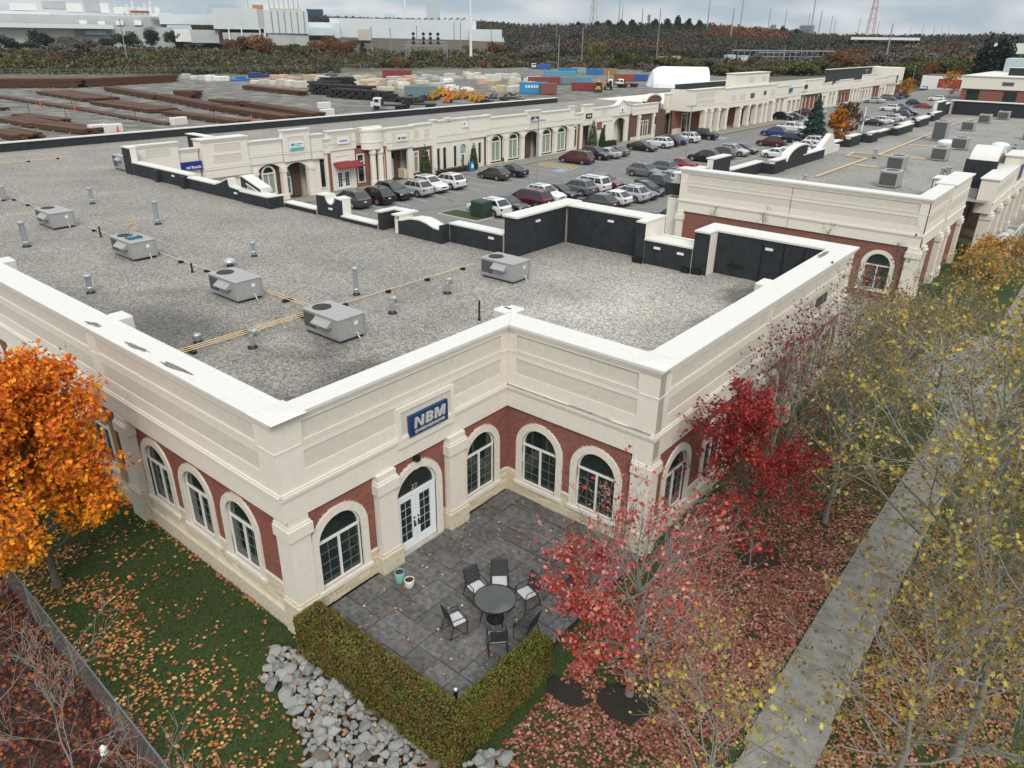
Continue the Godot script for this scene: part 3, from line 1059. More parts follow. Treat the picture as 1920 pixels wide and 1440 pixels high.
func front_parapet(o: Node3D) -> void:
	parapet_piece(o, 27.1, -0.4, 5.1, 6.78, 1.0)
	parapet_piece(o, 26.2, -1.27, -0.43, 6.80, 2.2)
	parapet_piece(o, 26.1, -4.1, -1.3, 5.90, 1.1)
	parapet_piece(o, 26.05, -4.65, -4.13, 6.80, 2.2)
	parapet_piece(o, 27.0, -9.9, -4.68, 6.78, 1.2)
	# cross wall at z = -10
	boxpart("parapet_lining", M.membrane, o, 22.3, ROOF - 0.1, -10.16, 27.0, 6.78, -10.06)
	boxpart("parapet_wall", M.stucco, o, 22.36, 3.6, -10.9, 28.1, 6.779, -10.17)
	boxpart("coping", M.coping, o, 22.2, 6.781, -11.05, 28.5, 6.885, -9.96)
	boxpart("parapet_lining", M.membrane, o, 22.3, ROOF - 0.1, -10.95, 22.355, 6.78, -10.17)
	parapet_piece(o, 22.3, -15.2, -11.1, 5.68, 0.75)
	boxpart("parapet_lining", M.membrane, o, 21.6, ROOF - 0.1, -15.42, 22.3, 5.68, -15.23)
	# swept parapet
	var sp := [[-15.42, 5.40], [-15.86, 5.43], [-16.5, 5.63], [-17.05, 5.72], [-17.8, 5.68], [-18.7, 5.45], [-18.95, 5.42]]
	swept_parapet(o, 21.6, sp)
	boxpart("parapet_wall", M.stucco, o, 21.66, 3.6, -19.35, 22.9, 5.70, -18.98)
	boxpart("coping", M.coping, o, 21.5, 5.701, -19.45, 23.3, 5.80, -18.9)
	boxpart("parapet_lining", M.membrane, o, 21.6, ROOF - 0.1, -19.0, 21.655, 5.70, -18.96)
	parapet_piece(o, 22.66, -20.35, -19.4, 5.70, 0.5)
	boxpart("parapet_lining", M.membrane, o, 21.55, ROOF - 0.1, -20.8, 22.7, 5.70, -20.38)
	boxpart("coping", M.coping, o, 21.45, 5.701, -20.95, 23.2, 5.79, -20.45)
	parapet_piece(o, 21.5, -24.4, -20.9, 4.85, 0.6)
	# pier with a half-round notch
	var np := PackedVector2Array([Vector2(-27.15, 3.6), Vector2(-27.15, 5.93), Vector2(-26.15, 5.98)])
	for i in range(0, 11):
		var a := PI + PI * i / 10.0
		np.append(Vector2(-25.6 + cos(a) * 0.5, 5.98 + sin(a) * 0.52))
	np.append_array(PackedVector2Array([Vector2(-25.05, 5.95), Vector2(-24.42, 5.90), Vector2(-24.42, 3.6)]))
	outline_parapet(o, 21.6, np, 0.75)
	parapet_piece(o, 21.5, -30.8, -27.2, 4.90, 0.6)
	boxpart("parapet_lining", M.membrane, o, 20.35, ROOF - 0.1, -31.0, 21.5, 5.40, -30.85)
	boxpart("coping", M.coping, o, 20.35, 5.401, -31.1, 21.6, 5.48, -30.8)
	parapet_piece(o, 20.35, -34.5, -31.02, 5.36, 0.9)
	outline_parapet(o, 20.45, PackedVector2Array([Vector2(-38.15, 3.6), Vector2(-38.15, 5.38), Vector2(-37.25, 5.62), Vector2(-36.1, 6.05), Vector2(-36.02, 5.5), Vector2(-34.55, 5.4), Vector2(-34.55, 3.6)]), 0.5)
	outline_parapet(o, 20.95, PackedVector2Array([Vector2(-35.3, 4.6), Vector2(-35.2, 6.28), Vector2(-35.0, 6.3), Vector2(-32.7, 5.65), Vector2(-32.7, 5.4), Vector2(-34.5, 5.9), Vector2(-34.7, 4.6)]), 0.8)
	parapet_piece(o, 20.45, -42.0, -38.2, 5.41, 0.7)
	parapet_piece(o, 20.45, -51.1, -42.05, 5.62, 0.7)
	for z in [-42.4, -46.6]:
		boxpart("buttress", M.membrane, o, 20.1, ROOF - 0.05, z - 0.25, 20.46, 5.55, z + 0.25)
	parapet_piece(o, 20.4, -52.5, -51.15, 6.80, 0.6)
	# small white overflow scuppers
	for s in [[27.08, 2.4, 6.35], [26.05, -1.9, 5.55], [26.98, -6.9, 6.35], [22.27, -11.9, 5.4], [21.57, -25.6, 5.2], [20.4, -35.2, 5.15], [20.4, -44.2, 5.35], [26.05, -3.3, 5.6]]:
		boxpart("scupper", M.white, o, s[0] - 0.05, s[2] - 0.06, s[1] - 0.19, s[0] + 0.02, s[2] + 0.06, s[1] + 0.19)
	boxpart("scupper", M.white, o, 24.0, 6.3, -10.07, 24.4, 6.42, -10.0)
	for s in [[26.05, -1.5, 0.2], [26.0, -4.4, 0.3], [26.14, -0.9, 0.25]]:
		boxpart("drain_box", M.tar, o, s[0] - 0.12, ROOF - 0.02, s[1] - s[2], s[0] + 0.02, ROOF + 0.3, s[1] + s[2])
	var blot := MB.new()
	for i in 16:
		var a0 := TAU * i / 16
		var a1 := TAU * (i + 1) / 16
		blot.face(Vector3(27.094, 5.15, 0.75), Vector3(27.094, 5.15 + 0.17 * sin(a0) * (1.0 + 0.2 * sin(3 * a0)), 0.75 + 0.5 * cos(a0)), Vector3(27.094, 5.15 + 0.17 * sin(a1) * (1.0 + 0.2 * sin(3 * a1)), 0.75 + 0.5 * cos(a1)), Vector3.LEFT)
	put(blot, "tar_patch", M.tar, o)
	for z in [2.0, 3.1, 4.1]:
		boxpart("lap_seam", M.tar, o, 27.085, ROOF, z, 27.1, 6.7, z + 0.09)

func outline_parapet(o: Node3D, x: float, pts: PackedVector2Array, thick: float) -> void:
	# outline given as (z, y): wall with a shaped top, dark inside, capped along the top edge
	var t := Transform3D(Basis(Vector3(0, 0, 1), Vector3.UP, Vector3(-1, 0, 0)), Vector3(x, 0, 0))
	var w := MB.new()
	w.t = t
	w.poly(pts, -thick, -0.05)
	put(w, "parapet_wall", M.stucco, o)
	var l := MB.new()
	l.t = t
	l.poly(pts, -0.048, 0.0)
	put(l, "parapet_lining", M.membrane, o)
	var c := MB.new()
	c.t = t
	for i in range(1, pts.size() - 2):
		var a := pts[i]
		var b := pts[i + 1]
		var nn := Vector2(-(b.y - a.y), b.x - a.x).normalized() * 0.08
		c.hexa([Vector3(a.x, a.y, -thick - 0.08), Vector3(b.x, b.y, -thick - 0.08), Vector3(b.x, b.y, 0.05), Vector3(a.x, a.y, 0.05), Vector3(a.x + nn.x, a.y + nn.y, -thick - 0.08), Vector3(b.x + nn.x, b.y + nn.y, -thick - 0.08), Vector3(b.x + nn.x, b.y + nn.y, 0.05), Vector3(a.x + nn.x, a.y + nn.y, 0.05)])
	put(c, "coping", M.coping, o)

func swept_parapet(o: Node3D, x: float, prof: Array) -> void:
	var p := PackedVector2Array()
	var q := prof.duplicate()
	q.reverse()
	p.append(Vector2(q[0][0], 3.6))
	for a in q:
		p.append(Vector2(a[0], a[1]))
	p.append(Vector2(q[-1][0], 3.6))
	outline_parapet(o, x, p, 0.85)

# ---------------------------------------------------------------- rooftop things
func rooftop_unit(pos: Vector3, label: String, size: Vector3, turn := 0.0, group := "packaged air conditioners on the office roof") -> Node3D:
	# long axis along local z; fan and coil at the -z end, hood on the -x side
	var o := thing("rooftop_unit", label, "air conditioner", pos, turn, group)
	var w := size.x / 2
	var l := size.z / 2
	var h := size.y
	var m := MB.new()
	m.box(-w + 0.08, -0.05, -l + 0.1, w - 0.08, 0.12, l - 0.08)
	put(m, "curb", M.tar, o)
	m = MB.new()
	m.box(-w - 0.02, 0.12, -l - 0.02, w + 0.02, 0.22, l + 0.02)
	put(m, "base_rail", M.galv, o)
	m = MB.new()
	m.cbox(-w, 0.22, -l, w, h - 0.03, l, 0.012)
	put(m, "casing", M.rtu, o)
	m = MB.new()
	m.cbox(-w - 0.025, h - 0.03, -l - 0.025, w + 0.025, h + 0.02, l + 0.025, 0.015)
	put(m, "top_panel", M.rtu_top, o)
	# fan opening with guard rings
	var f := Node3D.new()
	f.name = "fan"
	o.add_child(f, true)
	var fz := -l + 0.52
	m = MB.new()
	m.lathe([Vector2(0.0, h + 0.021), Vector2(0.36, h + 0.021), Vector2(0.37, h + 0.035), Vector2(0.40, h + 0.035), Vector2(0.40, h + 0.02)], Vector3(-0.08, 0, fz), 24)
	put(m, "fan_well", M.fan, f)
	m = MB.new()
	for r in [0.12, 0.2, 0.28, 0.36]:
		for i in 24:
			var a0 := TAU * i / 24
			var a1 := TAU * (i + 1) / 24
			m.bar(Vector3(-0.08 + cos(a0) * r, h + 0.045, fz + sin(a0) * r), Vector3(-0.08 + cos(a1) * r, h + 0.045, fz + sin(a1) * r), 0.008, 0.008)
	for i in 4:
		var a := PI * i / 4
		m.bar(Vector3(-0.08 + cos(a) * 0.38, h + 0.052, fz + sin(a) * 0.38), Vector3(-0.08 - cos(a) * 0.38, h + 0.052, fz - sin(a) * 0.38), 0.01, 0.008)
	put(m, "fan_guard", M.coil, f)
	# coil grilles on the end and the side
	m = MB.new()
	m.box(-w - 0.008, 0.28, -l + 0.04, -w + 0.01, h - 0.1, -l + 0.78)
	m.box(-w + 0.05, 0.28, -l - 0.008, w - 0.05, h - 0.1, -l + 0.01)
	put(m, "coil_grille", M.coil, o)
	# intake hood: sloping rain hood
	m = MB.new()
	var y1 := h - 0.12
	var za := -l + 0.86
	var zb := l - 0.42
	m.hexa([Vector3(-w - 0.30, y1 - 0.25, za), Vector3(-w, y1 - 0.12, za), Vector3(-w, y1 - 0.12, zb), Vector3(-w - 0.30, y1 - 0.25, zb), Vector3(-w - 0.30, y1 - 0.20, za), Vector3(-w, y1, za), Vector3(-w, y1, zb), Vector3(-w - 0.30, y1 - 0.20, zb)])
	for z in [za, zb - 0.02]:
		m.hexa([Vector3(-w - 0.285, y1 - 0.27, z), Vector3(-w - 0.001, y1 - 0.27, z), Vector3(-w - 0.001, y1 - 0.27, z + 0.02), Vector3(-w - 0.285, y1 - 0.27, z + 0.02), Vector3(-w - 0.285, y1 - 0.25, z), Vector3(-w - 0.001, y1 - 0.13, z), Vector3(-w - 0.001, y1 - 0.13, z + 0.02), Vector3(-w - 0.285, y1 - 0.25, z + 0.02)])
	put(m, "intake_hood", M.rtu, o)
	# access panels, seams, data plate, corner flashing and drain trap
	for q in [[-w - 0.006, za + 0.08, -w + 0.001, za + 0.5, y1 - 0.32], [-w - 0.006, za + 0.54, -w + 0.001, l - 0.04, y1 - 0.32], [-w + 0.06, l - 0.001, 0.0, l + 0.006, h - 0.08], [0.03, l - 0.001, w - 0.1, l + 0.006, h - 0.08]]:
		boxpart("access_panel", M.rtu, o, q[0], 0.26, q[1], q[2], q[4], q[3])
	m = MB.new()
	m.box(w - 0.08, 0.24, l - 0.06, w + 0.012, h - 0.06, l + 0.03)
	put(m, "corner_flashing", M.galv, o)
	m = MB.new()
	m.box(0.12, 0.62, l + 0.006, 0.3, 0.78, l + 0.009)
	m.box(-w - 0.009, 0.55, zb - 0.3, -w - 0.006, 0.6, zb - 0.14)
	put(m, "data_plate", M.label, o)
	m = MB.new()
	m.path([Vector3(0.2, 0.27, l), Vector3(0.2, 0.27, l + 0.12), Vector3(0.2, 0.14, l + 0.12), Vector3(0.2, 0.10, l + 0.2), Vector3(0.2, 0.02, l + 0.2)], 0.022, 8)
	put(m, "drain_trap", M.white, o)
	return o

func vent_pipe(pos: Vector3, h: float, r: float, label: String, kind := 0) -> void:
	var o := thing("roof_vent", label, "roof vent", pos, 0.0, "vents on the office roof")
	var m := MB.new()
	m.lathe([Vector2(r * 1.7, -0.06), Vector2(r * 1.6, 0.03), Vector2(r * 1.2, 0.10), Vector2(r, 0.12)], Vector3.ZERO, 12)
	put(m, "flashing", M.tar, o)
	m = MB.new()
	if kind == 0:
		m.tube(Vector3(0, 0.05, 0), Vector3(0, h - 0.1, 0), r, r, 12)
		m.lathe([Vector2(r * 1.25, h - 0.14), Vector2(r * 1.35, h - 0.04), Vector2(r * 1.1, h), Vector2(0, h + 0.02)], Vector3.ZERO, 12)
		m.lathe([Vector2(r * 1.12, 0.2), Vector2(r * 1.3, 0.28), Vector2(r * 1.02, 0.33)], Vector3.ZERO, 12)
		put(m, "flue", M.galv, o)
	elif kind == 1:
		# twin gooseneck
		m.path([Vector3(0, 0.05, 0), Vector3(0, 0.5, 0), Vector3(0.06, 0.62, 0.0), Vector3(0.18, 0.66, 0.0), Vector3(0.28, 0.58, 0.0), Vector3(0.31, 0.44, 0)], 0.11, 12)
		m.path([Vector3(0.0, 0.5, 0.0), Vector3(0.0, h, 0.0)], 0.09, 12)
		put(m, "gooseneck", M.steel, o)
	elif kind == 2:
		m.lathe([Vector2(0.12, 0.0), Vector2(0.12, h - 0.12), Vector2(0.34, h - 0.14), Vector2(0.30, h - 0.06), Vector2(0.06, h + 0.04), Vector2(0, h + 0.05)], Vector3.ZERO, 18)
		put(m, "cowl", M.steel, o)
	else:
		m.tube(Vector3(0, 0.02, 0), Vector3(0, h, 0), r, r, 10)
		put(m, "stack", M.black_metal if kind == 3 else M.white, o)

func gas_line(a: Vector3, b: Vector3, n: int, label: String, y := 0.16) -> void:
	var o := thing("gas_pipe", label, "gas pipe", Vector3.ZERO, 0.0, "yellow gas pipes on the roofs")
	var d := (b - a).normalized()
	var s := d.cross(Vector3.UP)
	for k in n:
		var off := s * (k - (n - 1) / 2.0) * 0.19
		var m := MB.new()
		m.tube(a + off + Vector3(0, y, 0), b + off + Vector3(0, y, 0), 0.019, 0.019, 8)
		put(m, "pipe", M.gas, o)
	var L := a.distance_to(b)
	var q := 0.8
	while q < L:
		var m := MB.new()
		var p := a + d * q
		m.t = Transform3D(Basis(d, Vector3.UP, s * -1.0), p)
		m.box(-0.09, -0.06, -0.12 * n, 0.09, y - 0.03, 0.12 * n)
		put(m, "support_block", M.tar, o)
		q += 2.6

func build_main_roof_things() -> void:
	var sg := thing("wall_sign", "dark blue ribbed company sign with silver letters above the entrance", "sign", Vector3(4.36, 4.46, 0.137))
	var m := MB.new()
	m.box(0.0, 0.0, 0.0, 1.70, 0.72, 0.10)
	var k := 0
	while k < 34:
		m.box(k * 0.05 + 0.004, 0.0, 0.10, k * 0.05 + 0.034, 0.72, 0.112)
		k += 1
	put(m, "board", M.sign_blue, sg)
	words("NBM", 0.48, 0.05, M.silver, "lettering", sg, Transform3D(Basis.IDENTITY, Vector3(0.86, 0.44, 0.135)), true, 1.28, 0.12)
	words("ENGINEERING", 0.125, 0.03, M.silver, "lettering", sg, Transform3D(Basis.IDENTITY, Vector3(0.86, 0.13, 0.125)), true, 1.55, 0.0)
	var y := ROOF
	var dims := Vector3(1.33, 1.0, 2.15)
	rooftop_unit(Vector3(18.97, y, -8.1), "grey rooftop air conditioner before the tall black parapet of the wing", dims)
	rooftop_unit(Vector3(8.25, y, -8.35), "grey rooftop air conditioner where the gas pipes meet over the entrance side", Vector3(1.33, 1.0, 2.3))
	rooftop_unit(Vector3(8.3, y, -15.7), "grey rooftop air conditioner with a round metal cowl behind it", Vector3(1.33, 1.0, 2.3))
	var d := rooftop_unit(Vector3(8.45, y, -26.0), "grey rooftop air conditioner with tools and a wooden post lying on top", Vector3(1.35, 1.0, 2.4))
	rooftop_unit(Vector3(8.5, y, -36.5), "grey rooftop air conditioner beside a tall flue on the far gravel roof", Vector3(1.35, 1.0, 2.4))
	rooftop_unit(Vector3(8.6, y, -48.3), "weathered rooftop air conditioner at the far end of the gas pipe run", Vector3(1.35, 1.0, 2.4))
	rooftop_unit(Vector3(21.9, y, -54.5), "rooftop air conditioner tucked behind the end pier of the black parapet", Vector3(2.2, 1.25, 2.2))
	# post and tools left on the fourth unit
	var p := thing("wooden_post", "pale wooden post with a crossbar standing on an air conditioner", "post", Vector3(8.75, y + 1.02, -26.6))
	m = MB.new()
	m.bar(Vector3(0, 0, 0), Vector3(0.03, 0.85, 0.05), 0.13, 0.13)
	m.bar(Vector3(-0.22, 0.6, 0.12), Vector3(0.28, 0.6, 0.12), 0.04, 0.08)
	put(m, "timber", M.wood, p)
	var tb := thing("tool_tray", "blue tool tray lying on a rooftop air conditioner", "tray", Vector3(8.4, y + 1.02, -25.7))
	m = MB.new()
	m.box(-0.35, 0, -0.3, 0.35, 0.03, 0.3)
	m.box(-0.35, 0.03, -0.3, -0.32, 0.1, 0.3)
	m.box(0.32, 0.03, -0.3, 0.35, 0.1, 0.3)
	put(m, "tray", mat(0.03, 0.10, 0.16, 0.5), tb)
	m = MB.new()
	m.tube(Vector3(-0.1, 0.03, -0.2), Vector3(-0.14, 0.55, -0.2), 0.03, 0.02, 8)
	m.bar(Vector3(-0.3, 0.08, 0.1), Vector3(0.3, 0.08, -0.05), 0.08, 0.05)
	put(m, "tool", mat(0.05, 0.28, 0.45, 0.4), tb)
	vent_pipe(Vector3(12.85, y, -41.6), 1.15, 0.13, "galvanized flue far back near the stepped black parapet")
	vent_pipe(Vector3(12.88, y, -32.2), 1.5, 0.14, "tall galvanized flue in line with the tool-topped unit")
	vent_pipe(Vector3(5.22, y, -32.3), 1.45, 0.15, "tall galvanized flue close to the street-side parapet corner")
	vent_pipe(Vector3(3.95, y, -21.1), 0.9, 0.13, "short galvanized flue beside the worn street coping")
	vent_pipe(Vector3(12.65, y, -21.0), 0.85, 0.11, "slim galvanized flue alone on open gravel")
	vent_pipe(Vector3(12.09, y, -11.6), 1.35, 0.11, "tall galvanized flue beside the long single gas pipe")
	vent_pipe(Vector3(4.0, y, -11.6), 0.38, 0.12, "stubby metal vent next to the gas pipes at the coping")
	vent_pipe(Vector3(5.11, y, -9.5), 0.75, 0.13, "gooseneck vent standing against the bundled gas pipes", 1)
	vent_pipe(Vector3(11.47, y, -8.4), 0.72, 0.13, "gooseneck vent between two rooftop units, nearer the entrance", 1)
	vent_pipe(Vector3(15.1, y, -8.5), 0.72, 0.13, "gooseneck vent close to the unit on the wing", 1)
	vent_pipe(Vector3(10.74, y, -20.3), 0.42, 0.12, "round mushroom cowl behind a rooftop unit", 2)
	vent_pipe(Vector3(8.83, y, -20.7), 0.5, 0.05, "thin black stack straddling a gas pipe", 3)
	vent_pipe(Vector3(8.99, y, -31.5), 0.65, 0.05, "thin black stack on bare gravel near the tool-topped unit", 3)
	vent_pipe(Vector3(13.37, y, -4.9), 0.9, 0.045, "thin black stack near the inner corner of the parapet", 3)
	vent_pipe(Vector3(14.9, y, -70.0), 0.9, 0.1, "small curved vent by the far black parapet", 1)
	gas_line(Vector3(19.3, y, -10.65), Vector3(9.4, y, -10.75), 1, "single long gas pipe crossing the gravel to the wing unit")
	gas_line(Vector3(9.3, y, -10.85), Vector3(0.62, y, -10.95), 3, "bundle of three gas pipes running to the street coping")
	gas_line(Vector3(9.35, y, -16.6), Vector3(9.35, y, -10.95), 2, "pair of gas pipes linking two rooftop units")
	gas_line(Vector3(9.35, y, -34.0), Vector3(9.35, y, -16.7), 1, "gas pipe running back along the row of units")
	gas_line(Vector3(0.62, y, -41.3), Vector3(8.6, y, -40.9), 1, "gas pipe from the street parapet to a far unit")
	gas_line(Vector3(9.6, y, -47.5), Vector3(9.5, y, -41.0), 1, "gas pipe between the two farthest rooftop units")
	gas_line(Vector3(0.7, y, -64.5), Vector3(21.0, y, -65.0), 1, "gas pipe along the far parapet")
	# pipes dropping down the stucco outside
	var rp := thing("gas_riser", "three yellow gas risers strapped to the stucco wall above the orange tree", "gas pipe")
	for i in 3:
		m = MB.new()
		var z := -10.75 - i * 0.16
		m.path([Vector3(-0.2, 4.66, z), Vector3(-0.36, 4.66, z), Vector3(-0.36, 3.0, z), Vector3(-0.12, 2.9, z), Vector3(-0.12, 0.4, z)], 0.03, 8)
		put(m, "pipe", M.gas, rp)

# ---------------------------------------------------------------- the shop row across the car park
const SHOP_Z := -52.3

func shop_window(o: Node3D, tf: Transform3D, x0: float, x1: float, y0: float, y1: float, rise := 0.0, frame_w := 0.14, blind := false) -> void:
	var w := Node3D.new()
	w.name = "window"
	o.add_child(w, true)
	w.transform = tf
	var f := MB.new()
	if rise > 0.0:
		ring(f, x0 + frame_w, x1 - frame_w, y0, y1, rise - frame_w * 0.6, frame_w, -0.12, 0.06)
		f.box(x0 + frame_w, y1 - 0.08, -0.12, x1 - frame_w, y1 + 0.06, 0.03)
	else:
		f.box(x0, y0, -0.12, x0 + frame_w, y1, 0.05)
		f.box(x1 - frame_w, y0, -0.12, x1, y1, 0.05)
		f.box(x0 + frame_w, y1 - frame_w, -0.12, x1 - frame_w, y1, 0.05)
		if frame_w > 0.1:
			f.box(x0 + frame_w, y0 + (y1 - y0) * 0.72, -0.12, x1 - frame_w, y0 + (y1 - y0) * 0.72 + 0.07, 0.02)
	f.box(x0 - 0.03, y0 - 0.1, -0.12, x1 + 0.03, y0, 0.08)
	put(f, "frame", M.cast, w)
	var g := MB.new()
	g.box(x0 + frame_w, y0, -0.1, x1 - frame_w, y1 - (0.0 if rise > 0.0 else frame_w), -0.08)
	put(g, "pane", M.far_blind if blind else M.far_glass, w)
	if rise > 0.0:
		var p := MB.new()
		p.poly(arch_pts(x0 + frame_w, x1 - frame_w, y1 + 0.06, rise - frame_w * 0.6 - 0.06, 10), -0.1, -0.08)
		put(p, "fanlight", M.glass, w)
		boxpart("mullion", M.white, w, (x0 + x1) / 2 - 0.04, y0, -0.09, (x0 + x1) / 2 + 0.04, y1 - 0.08, -0.02)

func shop_door(o: Node3D, tf: Transform3D, x0: float, x1: float, leaves: int, top := 2.15, fan := 0.0) -> void:
	var d := Node3D.new()
	d.name = "door"
	o.add_child(d, true)
	d.transform = tf
	var w := (x1 - x0) / leaves
	for k in leaves:
		var a := x0 + k * w + 0.02
		var b := x0 + (k + 1) * w - 0.02
		var m := MB.new()
		holed_wall(m, a, b, 0.14, top, [[a + 0.2, b - 0.2, 0.45, top - 0.2, 0.0]], -0.16, -0.08)
		put(m, "leaf", M.door, d)
		boxpart("pane", M.glass, d, a + 0.2, 0.45, -0.14, b - 0.2, top - 0.2, -0.12)
		var g := MB.new()
		g.box((a + b) / 2 - 0.012, 0.45, -0.12, (a + b) / 2 + 0.012, top - 0.2, -0.11)
		for j in range(1, 5):
			var y := lerpf(0.45, top - 0.2, j / 5.0)
			g.box(a + 0.2, y - 0.012, -0.12, b - 0.2, y + 0.012, -0.109)
		put(g, "glazing_bar", M.door, d)
		boxpart("handle", M.black_metal, d, (b - 0.12) if k == 0 and leaves > 1 else a + 0.06, 1.0, -0.08, (b - 0.08) if k == 0 and leaves > 1 else a + 0.10, 1.3, -0.03)
	if fan > 0.0:
		var p := MB.new()
		p.poly(arch_pts(x0, x1, top + 0.08, fan, 12), -0.14, -0.12)
		put(p, "fanlight", mat(0.30, 0.42, 0.46, 0.15), d)
	elif fan < 0.0:
		boxpart("transom", M.far_glass, d, x0, top + 0.12, -0.14, x1, top - fan, -0.12)

func shop_frieze(o: Node3D, x0: float, x1: float, y0: float, top: float, z: float, panels: Array, deep := 0.5) -> void:
	# stucco band from y0 to top standing proud at z, with mouldings, sunk panels and a pale cap
	var b := MB.new()
	b.box(x0, y0, z - deep, x1, top - 0.1, z)
	b.box(x0 - 0.03, y0 + 0.75, z, x1 + 0.03, y0 + 0.85, z + 0.05)
	b.box(x0 - 0.03, y0 + 0.95, z, x1 + 0.03, y0 + 1.02, z + 0.03)
	b.box(x0 - 0.04, top - 0.32, z, x1 + 0.04, top - 0.2, z + 0.06)
	b.box(x0 - 0.07, top - 0.2, z, x1 + 0.07, top - 0.1, z + 0.11)
	put(b, "frieze", M.stucco, o)
	boxpart("coping", M.coping, o, x0 - 0.12, top - 0.1, z - deep - 0.05, x1 + 0.12, top, z + 0.16)
	for p in panels:
		var fr := MB.new()
		fr.box(p[0] - 0.05, p[1] - 0.05, z, p[0], p[3] + 0.05, z + 0.035)
		fr.box(p[2], p[1] - 0.05, z, p[2] + 0.05, p[3] + 0.05, z + 0.035)
		fr.box(p[0], p[1] - 0.05, z, p[2], p[1], z + 0.035)
		fr.box(p[0], p[3], z, p[2], p[3] + 0.05, z + 0.035)
		put(fr, "panel_frame", M.stucco, o)
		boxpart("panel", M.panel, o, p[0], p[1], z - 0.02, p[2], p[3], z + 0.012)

func round_column(o: Node3D, x: float, z: float, top: float, r := 0.36) -> void:
	var m := MB.new()
	m.lathe([Vector2(r * 1.15, 0.0), Vector2(r * 1.15, 0.5), Vector2(r, 0.55), Vector2(r * 0.92, top - 0.7), Vector2(r * 1.25, top - 0.45), Vector2(r * 1.25, top - 0.1), Vector2(r, top), Vector2(0, top)], Vector3(x, 0.1, z), 14)
	put(m, "column", M.stucco, o)

func square_column(o: Node3D, x0: float, x1: float, z: float, top: float, d := 0.5) -> void:
	var m := MB.new()
	m.box(x0 + 0.06, 0.7, z - d, x1 - 0.06, top, z - 0.04)
	m.box(x0 - 0.02, top - 0.55, z - d, x1 + 0.02, top - 0.2, z + 0.03)
	m.box(x0 - 0.02, -0.2, z - d, x1 + 0.02, 0.7, z + 0.02)
	put(m, "column", M.stucco, o)

func shop_sign(x0: float, y0: float, x1: float, y1: float, z: float, board: Material, label: String, lines: Array, ink: Material, strip: Material = null) -> void:
	var s := thing("shop_sign", label, "sign", Vector3(x0, y0, z), 0.0, "shop signs along the row")
	var w := x1 - x0
	var h := y1 - y0
	boxpart("board", board, s, 0, 0, 0, w, h, 0.12)
	if strip:
		boxpart("strip", strip, s, 0.02, 0.02, 0.12, w - 0.02, h * 0.3, 0.125)
	for l in lines:
		if l[0] == "":
			boxpart("lettering", ink, s, w * l[1], h * l[2], 0.12, w * l[3], h * l[4], 0.128)
			continue
		words(l[0], l[3], 0.01, ink, "lettering", s, Transform3D(Basis.IDENTITY, Vector3(w * l[1], h * l[2], 0.13)), true, l[4] if l.size() > 4 else 1.0)

func wall_piece(o: Node3D, x0: float, x1: float, top: float, z: float, holes: Array, m: Material, called := "wall") -> void:
	var b := MB.new()
	b.t = Transform3D(Basis.IDENTITY, Vector3(0, 0, z))
	holed_wall(b, x0, x1, 0.0, top, holes, -0.35, 0.0)
	put(b, called, m, o)

